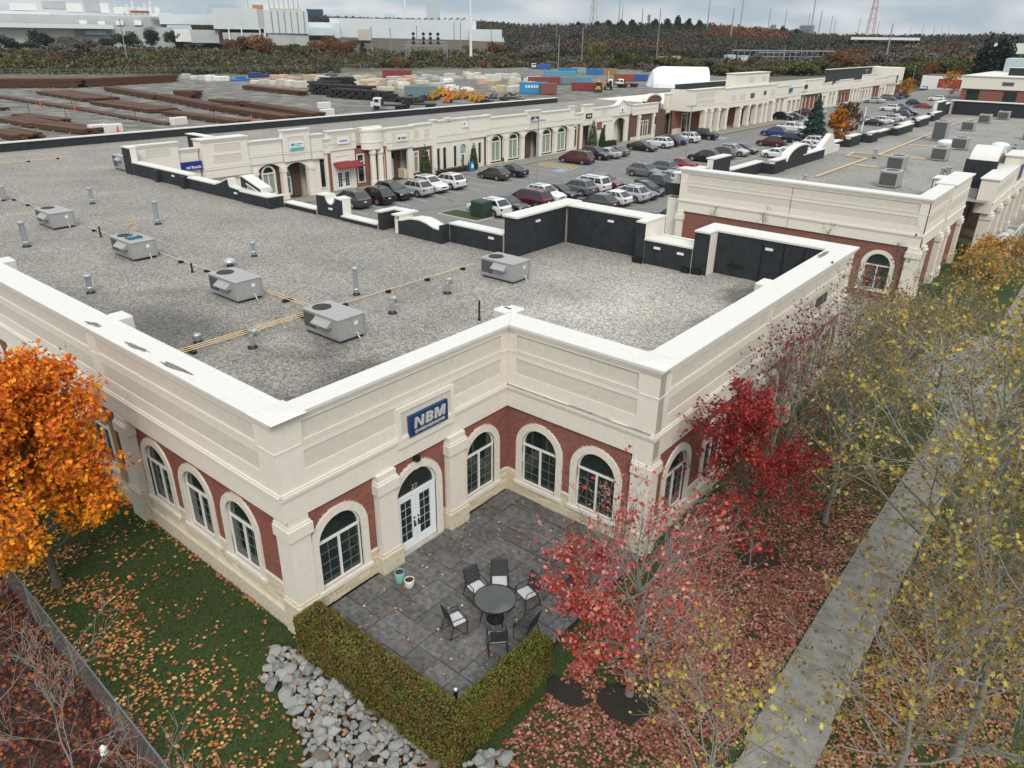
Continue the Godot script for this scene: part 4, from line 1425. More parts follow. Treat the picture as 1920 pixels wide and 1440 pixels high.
func build_shop_row() -> void:
	var z := SHOP_Z
	var o := thing("shop_row", "long cream stucco shop row with arched windows beyond the parked cars", "building")
	var I := Transform3D(Basis.IDENTITY, Vector3(0, 0, z))
	# body of the row behind the fronts, and its back parapet
	boxpart("core", M.stucco, o, 23.2, -0.3, -73.4, 160.0, 4.5, z - 1.9)
	boxpart("back_parapet", M.membrane, o, -0.2, 3.5, -73.75, 113.0, 5.42, -73.45)
	boxpart("back_coping", M.coping, o, -0.4, 5.42, -74.1, 113.0, 5.52, -73.35)
	boxpart("back_wall", M.stucco, o, -0.3, -0.7, -74.0, 113.0, 5.41, -73.76)
	# 1: blank block at the corner, recess with blue sign, second block
	wall_piece(o, 20.9, 32.3, 3.4, z, [], M.stucco)
	shop_frieze(o, 20.9, 25.2, 3.3, 6.88, z + 0.2, [[22.2, 5.85, 24.4, 6.4]])
	shop_frieze(o, 25.35, 27.2, 3.4, 6.15, z - 0.1, [])
	shop_frieze(o, 27.4, 32.2, 3.3, 6.86, z + 0.35, [[28.7, 5.78, 31.4, 6.32], [28.5, 4.74, 31.4, 5.34]], 1.4)
	boxpart("coping_return", M.coping, o, 28.6, 6.87, z - 4.5, 29.5, 6.95, z - 0.5)
	boxpart("parapet_return", M.membrane, o, 28.7, 4.5, z - 4.4, 29.3, 6.86, z - 0.6)
	shop_sign(25.15, 4.25, 27.3, 5.0, z + 0.08, mat(0.01, 0.025, 0.20, 0.4), "royal blue shop sign half hidden in the corner recess", [["nd Roads", 0.6, 0.32, 0.34]], M.white)
	# 4: arched window bay
	wall_piece(o, 32.3, 36.2, 3.95, z, [[33.2, 35.9, 0.14, 3.1, 0.75]], M.stucco)
	wall_piece(o, 33.2, 35.9, 3.92, z - 0.55, [], M.brown_brick, "brick_infill")
	shop_window(o, Transform3D(Basis.IDENTITY, Vector3(0, 0, z - 0.34)), 33.75, 35.35, 0.9, 2.9, 0.72, 0.16, true)
	shop_frieze(o, 32.3, 36.2, 3.95, 6.25, z + 0.1, [])
	square_column(o, 32.55, 33.15, z + 0.2, 3.5)
	# 5: sign bay with arched entrance
	wall_piece(o, 36.2, 39.8, 3.95, z, [[36.45, 39.1, 0.0, 2.9, 0.78]], M.stucco)
	wall_piece(o, 36.45, 39.1, 3.92, z - 1.4, [[36.55, 38.05, 0.0, 2.23, 0.9]], M.brown_brick, "brick_infill")
	shop_door(o, Transform3D(Basis.IDENTITY, Vector3(0, 0, z - 1.4)), 36.6, 38.0, 2, 2.15, 0.85)
	shop_frieze(o, 36.3, 39.6, 3.9, 7.02, z + 0.25, [[36.85, 4.5, 38.85, 6.3]])
	square_column(o, 35.85, 36.45, z + 0.2, 3.45)
	square_column(o, 39.1, 39.85, z + 0.2, 3.4)
	shop_sign(37.0, 5.0, 38.7, 5.78, z + 0.27, M.white, "white and teal shop sign above the arched entrance", [["", 0.08, 0.5, 0.34, 0.85], ["", 0.4, 0.68, 0.92, 0.8], ["", 0.4, 0.48, 0.8, 0.58]], mat(0.1, 0.3, 0.36, 0.5), mat(0.06, 0.42, 0.45, 0.5))
	# 6: little tower and narrow window
	shop_frieze(o, 39.7, 41.1, 3.85, 6.36, z + 0.35, [])
	shop_frieze(o, 41.1, 42.2, 4.2, 5.75, z + 0.1, [])
	wall_piece(o, 39.8, 42.3, 4.3, z, [[40.7, 41.4, 0.72, 3.72, 0.0]], M.stucco)
	shop_window(o, I, 40.66, 41.44, 0.72, 3.75, 0.0, 0.06)
	boxpart("brick_pier", M.far_brick, o, 41.85, 0.1, z, 42.25, 4.2, z + 0.04)
	# 7: awning bay
	wall_piece(o, 42.3, 45.6, 4.4, z, [[42.9, 44.9, 0.0, 2.15, 0.0]], M.stucco)
	shop_door(o, I, 42.9, 44.9, 2)
	shop_window(o, I, 42.8, 44.7, 3.3, 3.82, 0.0, 0.05)
	shop_frieze(o, 42.0, 45.8, 4.38, 6.48, z + 0.12, [[42.6, 4.75, 45.2, 6.05]])
	var aw := MB.new()
	aw.hexa([Vector3(42.5, 2.55, z + 1.2), Vector3(46.0, 2.55, z + 1.2), Vector3(46.0, 3.0, z), Vector3(42.5, 3.0, z), Vector3(42.5, 2.68, z + 1.2), Vector3(46.0, 2.68, z + 1.2), Vector3(46.0, 3.1, z), Vector3(42.5, 3.1, z)])
	put(aw, "awning", M.red_cloth, o)
	shop_sign(43.2, 5.02, 44.8, 5.7, z + 0.135, M.white, "plain white sign with a swoosh above the red awning", [["", 0.15, 0.36, 0.85, 0.56], ["", 0.3, 0.62, 0.6, 0.67]], mat(0.12, 0.2, 0.4, 0.5))
	# 8: window and round columns under the bowed parapet
	wall_piece(o, 45.6, 50.2, 4.3, z, [[45.85, 46.85, 0.66, 3.68, 0.0]], M.far_brick)
	shop_window(o, I, 45.8, 46.9, 0.66, 3.72, 0.0, 0.12)
	var bow := MB.new()
	var n := 10
	for i in n:
		var a0 := PI * i / n
		var a1 := PI * (i + 1) / n
		for lay in [[4.15, 6.4, 1.0], [4.85, 4.97, 1.05], [6.1, 6.32, 1.08]]:
			var r: float = lay[2]
			bow.hexa([Vector3(48.1, lay[0], z - 0.3), Vector3(48.1 + cos(a0) * 1.5 * r, lay[0], z + sin(a0) * 1.0 * r), Vector3(48.1 + cos(a1) * 1.5 * r, lay[0], z + sin(a1) * 1.0 * r), Vector3(48.1, lay[0], z - 0.3), Vector3(48.1, lay[1], z - 0.3), Vector3(48.1 + cos(a0) * 1.5 * r, lay[1], z + sin(a0) * 1.0 * r), Vector3(48.1 + cos(a1) * 1.5 * r, lay[1], z + sin(a1) * 1.0 * r), Vector3(48.1, lay[1], z - 0.3)])
	put(bow, "bowed_parapet", M.stucco, o)
	boxpart("coping", M.coping, o, 46.5, 6.4, z - 0.5, 49.7, 6.5, z + 0.2)
	shop_frieze(o, 49.6, 50.3, 4.2, 6.1, z + 0.05, [])
	round_column(o, 47.8, z + 0.45, 4.05)
	round_column(o, 48.9, z + 0.45, 4.05)
	shop_window(o, I, 49.3, 49.95, 0.5, 3.3, 0.0, 0.1)
	# 10: arrow-sign bay with a recessed door
	wall_piece(o, 50.2, 54.5, 3.8, z, [[51.0, 53.75, 0.0, 3.6, 0.0]], M.stucco)
	wall_piece(o, 51.0, 53.75, 3.62, z - 1.5, [[51.6, 52.75, 0.0, 3.0, 0.0]], M.brown_brick, "brick_infill")
	shop_door(o, Transform3D(Basis.IDENTITY, Vector3(0, 0, z - 1.5)), 51.65, 52.7, 1, 2.4, -0.6)
	boxpart("stone_return", M.stone, o, 53.3, 0.1, z - 1.45, 53.74, 1.2, z - 0.4)
	shop_frieze(o, 50.3, 54.5, 3.75, 6.2, z + 0.2, [[51.1, 4.15, 53.85, 5.6]])
	shop_sign(51.8, 4.58, 53.4, 5.28, z + 0.22, M.white, "white shop sign with a black arrow mark", [["", 0.08, 0.3, 0.28, 0.7], ["", 0.36, 0.52, 0.92, 0.66], ["", 0.36, 0.3, 0.85, 0.42]], M.sign_blue)
	# 11: brick bay with two windows
	wall_piece(o, 54.5, 58.3, 3.8, z, [[54.62, 55.35, 0.75, 3.1, 0.0], [56.3, 57.1, 0.75, 3.05, 0.0]], M.brown_brick)
	shop_window(o, I, 54.5, 55.45, 0.75, 3.2, 0.0, 0.16, true)
	shop_window(o, I, 56.15, 57.25, 0.75, 3.15, 0.0, 0.16, true)
	shop_frieze(o, 54.5, 57.7, 3.6, 6.3, z + 0.1, [[54.75, 4.55, 55.5, 5.6], [56.4, 4.55, 57.3, 5.6]])
	shop_frieze(o, 57.7, 58.45, 0.1, 6.6, z + 0.2, [])
	# 12-13
	wall_piece(o, 58.3, 61.5, 4.5, z, [[58.55, 59.15, 0.5, 3.18, 0.0], [59.65, 60.3, 0.5, 3.18, 0.0]], M.stucco)
	shop_window(o, I, 58.52, 59.18, 0.5, 3.2, 0.0, 0.05)
	shop_window(o, I, 59.62, 60.33, 0.5, 3.2, 0.0, 0.05)
	shop_frieze(o, 58.45, 61.5, 3.8, 6.45, z + 0.1, [])
	shop_frieze(o, 60.4, 61.0, 3.8, 6.66, z + 0.16, [])
	wall_piece(o, 61.5, 64.2, 4.5, z, [[61.6, 62.2, 0.6, 3.2, 0.0], [62.9, 64.0, 0.0, 2.7, 0.55]], M.stucco)
	shop_window(o, I, 61.58, 62.22, 0.6, 3.22, 0.0, 0.05)
	shop_door(o, I, 62.95, 63.95, 1, 2.15, 0.9)
	shop_frieze(o, 61.5, 64.2, 3.8, 6.5, z + 0.1, [])
	shop_sign(63.2, 5.3, 64.2, 6.02, z + 0.12, M.white, "small white sign with a dark dot over a round-headed door", [["", 0.15, 0.5, 0.4, 0.75]], M.sign_blue)
	# 14: bowed corner
	wall_piece(o, 64.2, 67.6, 4.5, z + 0.2, [[66.1, 66.75, 0.6, 3.25, 0.0]], M.stucco)
	shop_window(o, Transform3D(Basis.IDENTITY, Vector3(0, 0, z + 0.2)), 66.08, 66.77, 0.6, 3.25, 0.0, 0.05)
	shop_frieze(o, 64.3, 67.6, 3.9, 6.55, z + 0.45, [])
	boxpart("brick_pier", M.brown_brick, o, 67.3, 0.1, z + 0.2, 67.65, 4.2, z + 0.25)
	# 15: arcade of four arched windows round an entrance
	var arc := [[68.9, 71.7], [72.6, 75.5], [80.3, 83.3], [84.1, 87.0]]
	wall_piece(o, 67.6, 88.0, 4.0, z, [[68.9, 71.7, 0.14, 3.1, 0.8], [72.6, 75.5, 0.14, 3.1, 0.8], [76.3, 79.5, 0.0, 3.0, 0.75], [80.3, 83.3, 0.14, 3.1, 0.8], [84.1, 87.0, 0.14, 3.1, 0.8]], M.stucco)
	for a in arc:
		wall_piece(o, a[0], a[1], 3.95, z - 0.55, [], M.brown_brick, "brick_infill")
		shop_window(o, Transform3D(Basis.IDENTITY, Vector3(0, 0, z - 0.34)), a[0] + 0.35, a[1] - 0.35, 0.45, 2.95, 0.75, 0.2, true)
	wall_piece(o, 76.3, 79.5, 3.8, z - 1.4, [[76.55, 77.75, 0.0, 3.4, 0.0]], M.brown_brick, "brick_infill")
	shop_door(o, Transform3D(Basis.IDENTITY, Vector3(0, 0, z - 1.4)), 76.6, 77.7, 1, 2.2, -1.1)
	shop_frieze(o, 67.7, 88.0, 4.0, 6.2, z + 0.12, [])
	for p in [[67.7, 68.5, 6.58], [76.5, 79.5, 6.58], [86.9, 88.1, 6.62]]:
		shop_frieze(o, p[0], p[1], 4.0, p[2], z + 0.26, [[76.85, 4.35, 79.2, 6.2]] if p[0] == 76.5 else [])
	for x in [68.3, 72.0, 75.7, 79.75, 83.5, 87.2]:
		square_column(o, x - 0.28, x + 0.28, z + 0.2, 3.7)
	shop_sign(77.3, 5.02, 79.0, 5.7, z + 0.28, mat(0.05, 0.06, 0.11, 0.4), "dark navy sign with white lettering amid four arched windows", [["", 0.15, 0.2, 0.85, 0.5], ["", 0.42, 0.62, 0.58, 0.85]], M.white)
	# 16: dark sign bay and planters
	wall_piece(o, 88.0, 99.3, 4.2, z, [[88.5, 89.3, 0.6, 3.6, 0.0], [90.9, 92.9, 0.0, 3.45, 0.0], [93.6, 94.4, 0.6, 3.4, 0.0], [96.6, 97.5, 0.6, 3.3, 0.0]], M.stucco)
	for a in [[88.5, 89.3], [93.6, 94.4], [96.6, 97.5]]:
		shop_window(o, I, a[0], a[1], 0.6, 3.35, 0.0, 0.1)
	wall_piece(o, 90.9, 92.9, 3.5, z - 1.2, [], M.brown_brick, "brick_infill")
	boxpart("brick_pier", M.far_brick, o, 89.4, 0.1, z, 90.0, 4.0, z + 0.04)
	boxpart("brick_pier", M.far_brick, o, 94.8, 2.6, z, 96.2, 4.1, z + 0.04)
	shop_frieze(o, 88.1, 90.5, 3.9, 5.5, z + 0.1, [])
	shop_frieze(o, 90.5, 93.2, 3.6, 6.62, z + 0.25, [])
	shop_frieze(o, 93.2, 99.3, 3.8, 6.0, z + 0.1, [[95.6, 4.9, 97.4, 5.6]])
	shop_sign(91.1, 4.6, 92.7, 5.3, z + 0.27, M.trim, "black shop sign above the columnar cedars", [["", 0.18, 0.3, 0.3, 0.7], ["", 0.36, 0.3, 0.46, 0.7], ["", 0.54, 0.3, 0.7, 0.7], ["", 0.76, 0.45, 0.86, 0.6]], M.white)
	# gabled porch
	wall_piece(o, 99.3, 104.6, 4.4, z, [[99.9, 103.5, 0.0, 3.0, 1.05]], M.stucco)
	wall_piece(o, 99.9, 103.5, 4.1, z - 1.5, [], M.stucco, "porch_wall")
	var gb := MB.new()
	gb.poly(PackedVector2Array([Vector2(99.2, 4.4), Vector2(104.6, 4.4), Vector2(104.6, 5.9), Vector2(103.4, 6.0), Vector2(101.9, 6.75), Vector2(100.4, 6.0), Vector2(99.2, 5.9)]), z - 0.5, z + 0.2)
	put(gb, "gable", M.stucco, o)
	gb = MB.new()
	for s in [[99.1, 5.9, 100.4, 6.0], [100.4, 6.0, 101.9, 6.75], [101.9, 6.75, 103.4, 6.0], [103.4, 6.0, 104.7, 5.9]]:
		gb.hexa([Vector3(s[0], s[1], z - 0.6), Vector3(s[2], s[3], z - 0.6), Vector3(s[2], s[3], z + 0.35), Vector3(s[0], s[1], z + 0.35), Vector3(s[0], s[1] + 0.12, z - 0.6), Vector3(s[2], s[3] + 0.12, z - 0.6), Vector3(s[2], s[3] + 0.12, z + 0.35), Vector3(s[0], s[1] + 0.12, z + 0.35)])
	put(gb, "coping", M.coping, o)
	shop_sign(101.1, 4.9, 102.6, 5.6, z + 0.22, M.white, "small pale sign in the gable of an arched porch", [["", 0.3, 0.25, 0.55, 0.75]], M.sign_blue)
	# bowed brick front and arched wall behind
	wall_piece(o, 104.6, 116.5, 4.5, z + 0.4, [[107.9, 108.7, 0.7, 3.15, 0.0], [109.5, 110.3, 0.7, 3.15, 0.0], [112.4, 113.3, 0.0, 3.3, 0.0]], M.brown_brick)
	for a in [[107.8, 108.8], [109.4, 110.4]]:
		shop_window(o, Transform3D(Basis.IDENTITY, Vector3(0, 0, z + 0.4)), a[0], a[1], 0.7, 3.2, 0.0, 0.14)
	shop_door(o, Transform3D(Basis.IDENTITY, Vector3(0, 0, z + 0.4)), 112.4, 113.3, 1, 2.2, -1.0)
	boxpart("stone_dado", M.stone, o, 104.7, 0.1, z + 0.4, 112.3, 0.7, z + 0.5)
	shop_frieze(o, 104.8, 113.1, 4.25, 5.95, z + 0.7, [])
	square_column(o, 106.6, 107.3, z + 0.75, 4.2)
	square_column(o, 111.6, 112.2, z + 0.75, 4.2)
	var ab := MB.new()
	var ap := arch_pts(110.2, 115.4, 6.1, 0.95, 14)
	ap.append(Vector2(110.2, 4.4))
	ap.append(Vector2(115.4, 4.4))
	ab.poly(ap, z - 0.9, z - 0.2)
	put(ab, "arched_gable", M.brown_brick, o)
	ab = MB.new()
	ring(ab, 110.2, 115.4, 6.1, 6.1, 0.95, 0.25, z - 1.0, z - 0.05)
	put(ab, "coping", M.coping, o)
	# sign tower
	shop_frieze(o, 116.5, 119.9, 3.9, 7.15, z + 0.3, [[117.6, 4.8, 119.2, 6.4]])
	shop_frieze(o, 119.9, 126.2, 3.9, 6.4, z + 0.1, [])
	wall_piece(o, 116.5, 126.2, 4.0, z, [[117.0, 119.4, 0.0, 3.0, 0.8], [120.3, 122.4, 0.2, 3.0, 0.75], [123.4, 125.6, 0.2, 3.0, 0.75]], M.stucco)
	wall_piece(o, 117.0, 125.6, 3.95, z - 0.7, [], M.brown_brick, "brick_infill")
	for a in [[120.6, 122.1], [123.7, 125.3]]:
		shop_window(o, Transform3D(Basis.IDENTITY, Vector3(0, 0, z - 0.45)), a[0], a[1], 0.5, 2.9, 0.7, 0.2, true)
	roof_clutter(o)
	columned_block()
	far_shops()
	cedars()

func roof_clutter(o: Node3D) -> void:
	pass

func small_unit(pos: Vector3, size: Vector3, label: String, group: String) -> void:
	var o := thing("condenser_unit", label, "air conditioner", pos, 0.0, group)
	var m := MB.new()
	m.cbox(-size.x / 2, 0.08, -size.z / 2, size.x / 2, size.y, size.z / 2, 0.03)
	put(m, "casing", M.rtu, o)
	boxpart("coil_grille", M.coil, o, -size.x / 2 - 0.02, 0.2, -size.z / 2 + 0.1, -size.x / 2 + 0.02, size.y - 0.15, size.z / 2 - 0.1)
	m = MB.new()
	m.lathe([Vector2(0.0, size.y + 0.005), Vector2(minf(size.x, size.z) * 0.36, size.y + 0.02), Vector2(minf(size.x, size.z) * 0.38, size.y)], Vector3.ZERO, 16)
	put(m, "fan_grille", M.fan, o)
	boxpart("sleeper", M.tar, o, -size.x / 2 + 0.1, -0.08, -size.z / 2, size.x / 2 - 0.1, 0.08, size.z / 2)

func columned_block() -> void:
	var o := thing("columned_shop", "two-storey cream pavilion with square columns and brick walls in the shop row", "building")
	var z := -48.0
	boxpart("core", M.stucco, o, 126.3, -0.3, -73.0, 160.0, 4.7, z - 4.0)
	wall_piece(o, 118.3, 158.0, 4.4, z - 3.2, [[121.5, 123.8, 0.3, 3.6, 0.0], [129.0, 131.5, 0.3, 3.6, 0.0], [136.0, 138.5, 0.3, 3.4, 0.0]], M.far_brick, "brick_wall")
	var T := Transform3D(Basis.IDENTITY, Vector3(0, 0, z - 3.2))
	for a in [[121.5, 123.8], [129.0, 131.5], [136.0, 138.5]]:
		shop_window(o, T, a[0], a[1], 0.3, 3.6, 0.0, 0.18)
	boxpart("stone_dado", M.stone, o, 118.2, 0.1, z - 3.25, 121.4, 1.1, z - 3.1)
	shop_frieze(o, 118.2, 131.5, 4.3, 7.9, z, [[120.0, 6.4, 127.5, 7.3], [120.0, 5.3, 127.5, 6.0]], 1.0)
	shop_frieze(o, 131.5, 153.4, 4.1, 7.7, z + 0.2, [[138.5, 5.3, 141.2, 6.3], [134.5, 5.3, 136.8, 6.3]], 1.0)
	shop_frieze(o, 153.4, 158.0, 4.3, 7.6, z, [[154.4, 5.2, 157.0, 6.6]], 1.0)
	boxpart("side_parapet", M.stucco, o, 118.2, 4.3, z - 4.2, 119.0, 7.8, z - 1.0)
	boxpart("soffit", M.stucco, o, 118.3, 4.2, z - 4.2, 157.9, 4.29, z - 0.1)
	boxpart("tower", M.stucco, o, 136.5, 7.6, z - 2.2, 153.4, 10.0, z - 0.3)
	boxpart("coping", M.coping, o, 136.3, 10.0, z - 2.4, 153.6, 10.12, z - 0.1)
	boxpart("panel", M.panel, o, 143.0, 8.3, z - 0.31, 146.0, 9.3, z - 0.27)
	boxpart("panel", M.panel, o, 149.5, 8.4, z - 0.31, 152.0, 9.3, z - 0.27)
	boxpart("sign_panel", M.coil, o, 143.7, 5.4, z + 0.2, 145.6, 6.3, z + 0.26)
	boxpart("sign_panel", M.coil, o, 150.4, 5.7, z + 0.2, 151.7, 6.5, z + 0.26)
	for x in [124.4, 127.0, 130.2, 133.6, 140.0, 144.2, 148.0, 151.2, 153.6, 157.0]:
		square_column(o, x - 0.5, x + 0.5, z + 0.2, 4.3, 1.0)
	for a in [[141.0, 143.4], [145.0, 147.3], [148.8, 150.6]]:
		var m := MB.new()
		var p := arch_pts(a[0], a[1], 3.6, 0.75, 10)
		p.append(Vector2(a[0], 4.6))
		p.append(Vector2(a[1], 4.6))
		p.reverse()
		m.poly(p, z - 0.5, z + 0.12)
		put(m, "arch", M.stucco, o)

func far_shops() -> void:
	var o := thing("shop_row", "farther end of the cream shop row with flanking tall parapet", "building")
	var z := SHOP_Z
	boxpart("core", M.stucco, o, 160.0, -0.3, -73.0, 281.0, 5.0, z - 1.1)
	boxpart("gravel_roof", M.concrete, o, 160.1, 5.0, -72.9, 280.0, 5.05, z - 0.6)
	boxpart("back_parapet", M.membrane, o, 160.0, 4.8, -73.4, 205.0, 6.3, -73.1)
	boxpart("back_coping", M.coping, o, 160.0, 6.3, -73.7, 205.0, 6.42, -73.0)
	boxpart("tall_parapet", M.membrane, o, 227.0, 4.8, -60.4, 272.0, 8.6, -60.1)
	boxpart("tall_coping", M.coping, o, 226.7, 8.6, -60.7, 280.5, 8.75, -59.8)
	boxpart("end_wall", M.stucco, o, 272.0, 3.5, -60.5, 280.3, 8.6, z + 0.3)
	var x := 158.0
	var k := 0
	while x < 278.0:
		var w: float = [8.0, 11.0, 9.0, 13.0, 7.5][k % 5]
		var b := minf(x + w, 280.0)
		var top: float = [6.3, 6.6, 6.1, 7.4, 6.2][k % 5]
		var holes := []
		var q := x + 0.7
		while q + 2.2 < b:
			holes.append([q, q + 2.0, 0.3, 3.0, 0.7 if k % 2 else 0.0])
			q += 3.0
		wall_piece(o, x, b, 4.0, z, holes, M.stucco if k % 3 else M.far_brick)
		wall_piece(o, x, b, 3.95, z - 0.7, [], M.brown_brick, "brick_infill")
		for h in holes:
			shop_window(o, Transform3D(Basis.IDENTITY, Vector3(0, 0, z - 0.4)), h[0] + 0.3, h[1] - 0.3, 0.4, 3.0, 0.6 if k % 2 else 0.0, 0.2, k % 2 == 1)
		shop_frieze(o, x, b, 3.95, top, z + [0.15, 0.3, 0.1, 0.4, 0.2][k % 5], [])
		x = b
		k += 1
	for s in [[176.0, 5.0], [186.0, 5.4], [207.0, 6.0]]:
		shop_sign(s[0], s[1], s[0] + 2.0, s[1] + 0.9, z + 0.45, [M.trim, M.trim, mat(0.02, 0.12, 0.25)][int(s[0]) % 3], "small dark sign plate on the far shop parapet", [], M.white)

func cedars() -> void:
	for c in [[55.3, -51.0, 4.1, "columnar cedar beside the recessed shop door"], [63.9, -50.9, 3.5, "squat columnar cedar by the blue sandwich board"], [92.0, -51.1, 4.6, "tall slim cedar under the black shop sign"], [94.6, -51.0, 3.3, "shorter rounded cedar next to the tall slim one"]]:
		conifer("columnar_cedar", Vector3(c[0], 0.05, c[1]), c[2], c[2] * 0.2, Color(0.055, 0.085, 0.025), c[3], 900, 0.16, true, "clipped cedars along the shop fronts")
	# low box hedge
	var hd := thing("shop_hedge", "low clipped hedge along the narrow shop windows", "hedge", Vector3(0, 0, 0))
	hedge_mass(hd, [[57.4, 0.0, -51.6, 63.2, 0.75, -50.8], [95.3, 0.0, -51.6, 98.6, 0.9, -50.6]], 2600, 0.10, [Color(0.05, 0.06, 0.02), Color(0.08, 0.06, 0.025), Color(0.04, 0.05, 0.018)])
	# sandwich board
	var sb := thing("sandwich_board", "blue and white sandwich board standing before the shops", "sign", at(883, 322, 0.1))
	var m := MB.new()
	m.hexa([Vector3(-0.45, 0, 0.25), Vector3(0.45, 0, 0.25), Vector3(0.45, 0, 0.3), Vector3(-0.45, 0, 0.3), Vector3(-0.45, 1.3, 0.0), Vector3(0.45, 1.3, 0.0), Vector3(0.45, 1.3, 0.05), Vector3(-0.45, 1.3, 0.05)])
	m.hexa([Vector3(-0.45, 0, -0.3), Vector3(0.45, 0, -0.3), Vector3(0.45, 0, -0.25), Vector3(-0.45, 0, -0.25), Vector3(-0.45, 1.3, -0.05), Vector3(0.45, 1.3, -0.05), Vector3(0.45, 1.3, 0.0), Vector3(-0.45, 1.3, 0.0)])
	put(m, "board", mat(0.03, 0.12, 0.32, 0.5), sb)
	boxpart("poster", M.white, sb, -0.2, 0.5, 0.26, 0.2, 1.0, 0.28)

# ---------------------------------------------------------------- the second building to the right
func build_right_building() -> void:
	var o := thing("office_building", "second brick and stucco office block with a cluttered gravel roof", "building")
	var X := 44.3
	var tf := wall_frame(Vector3(X, 0, -11.3), Vector3.BACK)
	# side wall facing the drive; local x 0 = z -11.3
	brick_bay(o, tf, 0.4, 17.1, [[14.33, 15.95, 0.45, 2.1]], false, false, -0.5)
	pillar(o, tf, -0.15, 0.5, -0.3, 0.3)
	pillar(o, tf, 16.7, 17.6, -0.3, 0.3)
	frieze(o, tf, 17.3, 0.12, [[0.55, 16.9]], [], [0.1, 0.12])
	boxpart("control_joint", M.coil, o, 8.6, 3.7, 0.12, 8.63, 6.6, 0.124, tf)
	coping_run(o, [[[44.05, -11.6], [44.05, 6.26], [45.2, 6.26], [45.2, -11.6]], [[45.21, 6.26], [50.6, 6.26], [50.6, 5.2], [45.21, 5.2]]], 6.781, 6.88)
	boxpart("parapet_lining", M.membrane, o, 44.6, 4.5, -11.0, 45.1, 6.78, 5.8)
	# roof
	var gr := MB.new()
	var nz := FastNoiseLite.new()
	nz.seed = 31
	nz.frequency = 0.1
	nz.fractal_octaves = 4
	var xs := steps(44.6, 147.0, 1.6)
	var zs := steps(-12.6, 7.4, 1.25)
	for i in xs.size() - 1:
		for j in zs.size() - 1:
			if xs[i] < 58.5 and zs[j + 1] > 5.2:
				continue
			var p := []
			var cc := []
			for q in [[0, 0], [1, 0], [1, 1], [0, 1]]:
				var x: float = xs[i + q[0]]
				var z: float = zs[j + q[1]]
				p.append(Vector3(x, ROOF, z))
				var t := 0.30 + 0.09 * nz.get_noise_2d(x, z)
				cc.append(Color(t * 1.3, t * 1.26, t * 1.2))
			for f in [[0, 1, 2], [0, 2, 3]]:
				for k in 3:
					gr.v.append(p[f[k]])
					gr.n.append(Vector3.UP)
					gr.c.append(cc[f[k]])
	put(gr, "gravel_roof", M.gravel, o)
	boxpart("core", M.stucco, o, 44.7, -0.5, -12.6, 147.0, 4.5, 3.2)
	# end wall far away
	boxpart("end_lining", M.membrane, o, 146.7, 4.5, -11.8, 147.0, 6.80, 9.0)
	boxpart("end_coping", M.coping, o, 146.5, 6.80, -12.3, 148.2, 6.92, 9.0)
	boxpart("end_wall", M.stucco, o, 147.0, -0.3, -12.2, 148.0, 6.79, 9.0)
	# car-park parapet, stepping in plan and height: [x0, x1, z, top]
	for s in [[45.2, 50.0, -11.9, 6.2], [50.3, 53.6, -11.6, 6.85], [53.6, 60.6, -11.4, 5.6], [60.6, 63.2, -10.2, 5.75], [68.5, 75.0, -10.4, 5.5], [82.0, 86.0, -11.9, 5.3], [86.0, 89.8, -11.0, 5.75], [89.8, 92.2, -11.6, 5.45], [92.2, 95.0, -10.3, 5.75], [95.0, 103.0, -11.0, 5.35], [103.0, 111.0, -9.9, 5.6], [111.0, 117.0, -11.2, 5.4], [117.0, 123.0, -10.4, 5.7], [123.0, 129.0, -11.6, 5.4], [129.0, 134.0, -11.0, 5.8], [134.0, 140.0, -11.8, 7.1], [140.0, 146.5, -12.2, 6.4]]:
		boxpart("parapet_lining", M.membrane, o, s[0], 4.5, s[2] - 0.06, s[1], s[3], s[2])
		boxpart("parapet_wall", M.stucco, o, s[0], 3.4, s[2] - 0.6, s[1], s[3] - 0.002, s[2] - 0.061)
		boxpart("coping", M.coping, o, s[0] - 0.05, s[3], s[2] - 0.75, s[1] - 0.02, s[3] + 0.1, s[2] + 0.06)
		boxpart("parapet_return", M.membrane, o, s[0] - 0.1, 4.5, s[2] - 1.3, s[0] - 0.001, minf(s[3], 5.5), s[2] - 0.061)
	# curved scroll gable beyond the first bays
	var sc := PackedVector2Array([Vector2(63.3, 3.6), Vector2(63.3, 5.4)])
	for i in 11:
		var a := PI - PI * 0.62 * i / 10.0
		sc.append(Vector2(67.6 + cos(a) * 3.6, 5.4 + sin(a) * 1.15))
	sc.append_array(PackedVector2Array([Vector2(69.4, 6.4), Vector2(69.4, 3.6)]))
	var w := MB.new()
	w.poly(sc, -10.9, -10.46)
	put(w, "scroll_gable", M.stucco, o)
	w = MB.new()
	w.poly(sc, -10.455, -10.4)
	put(w, "scroll_lining", M.membrane, o)
	w = MB.new()
	for i in range(1, sc.size() - 2):
		var a := sc[i]
		var b := sc[i + 1]
		w.hexa([Vector3(a.x, a.y, -11.1), Vector3(b.x, b.y, -11.1), Vector3(b.x, b.y, -10.3), Vector3(a.x, a.y, -10.3), Vector3(a.x, a.y + 0.12, -11.1), Vector3(b.x, b.y + 0.12, -11.1), Vector3(b.x, b.y + 0.12, -10.3), Vector3(a.x, a.y + 0.12, -10.3)])
	put(w, "coping", M.coping, o)
	var tri := PackedVector2Array([Vector2(75.2, 4.4), Vector2(75.2, 5.3), Vector2(78.4, 6.75), Vector2(78.9, 6.7), Vector2(80.2, 5.4), Vector2(82.0, 5.3), Vector2(82.0, 4.4)])
	w = MB.new()
	w.poly(tri, -11.6, -11.0)
	put(w, "pointed_gable", M.coping, o)
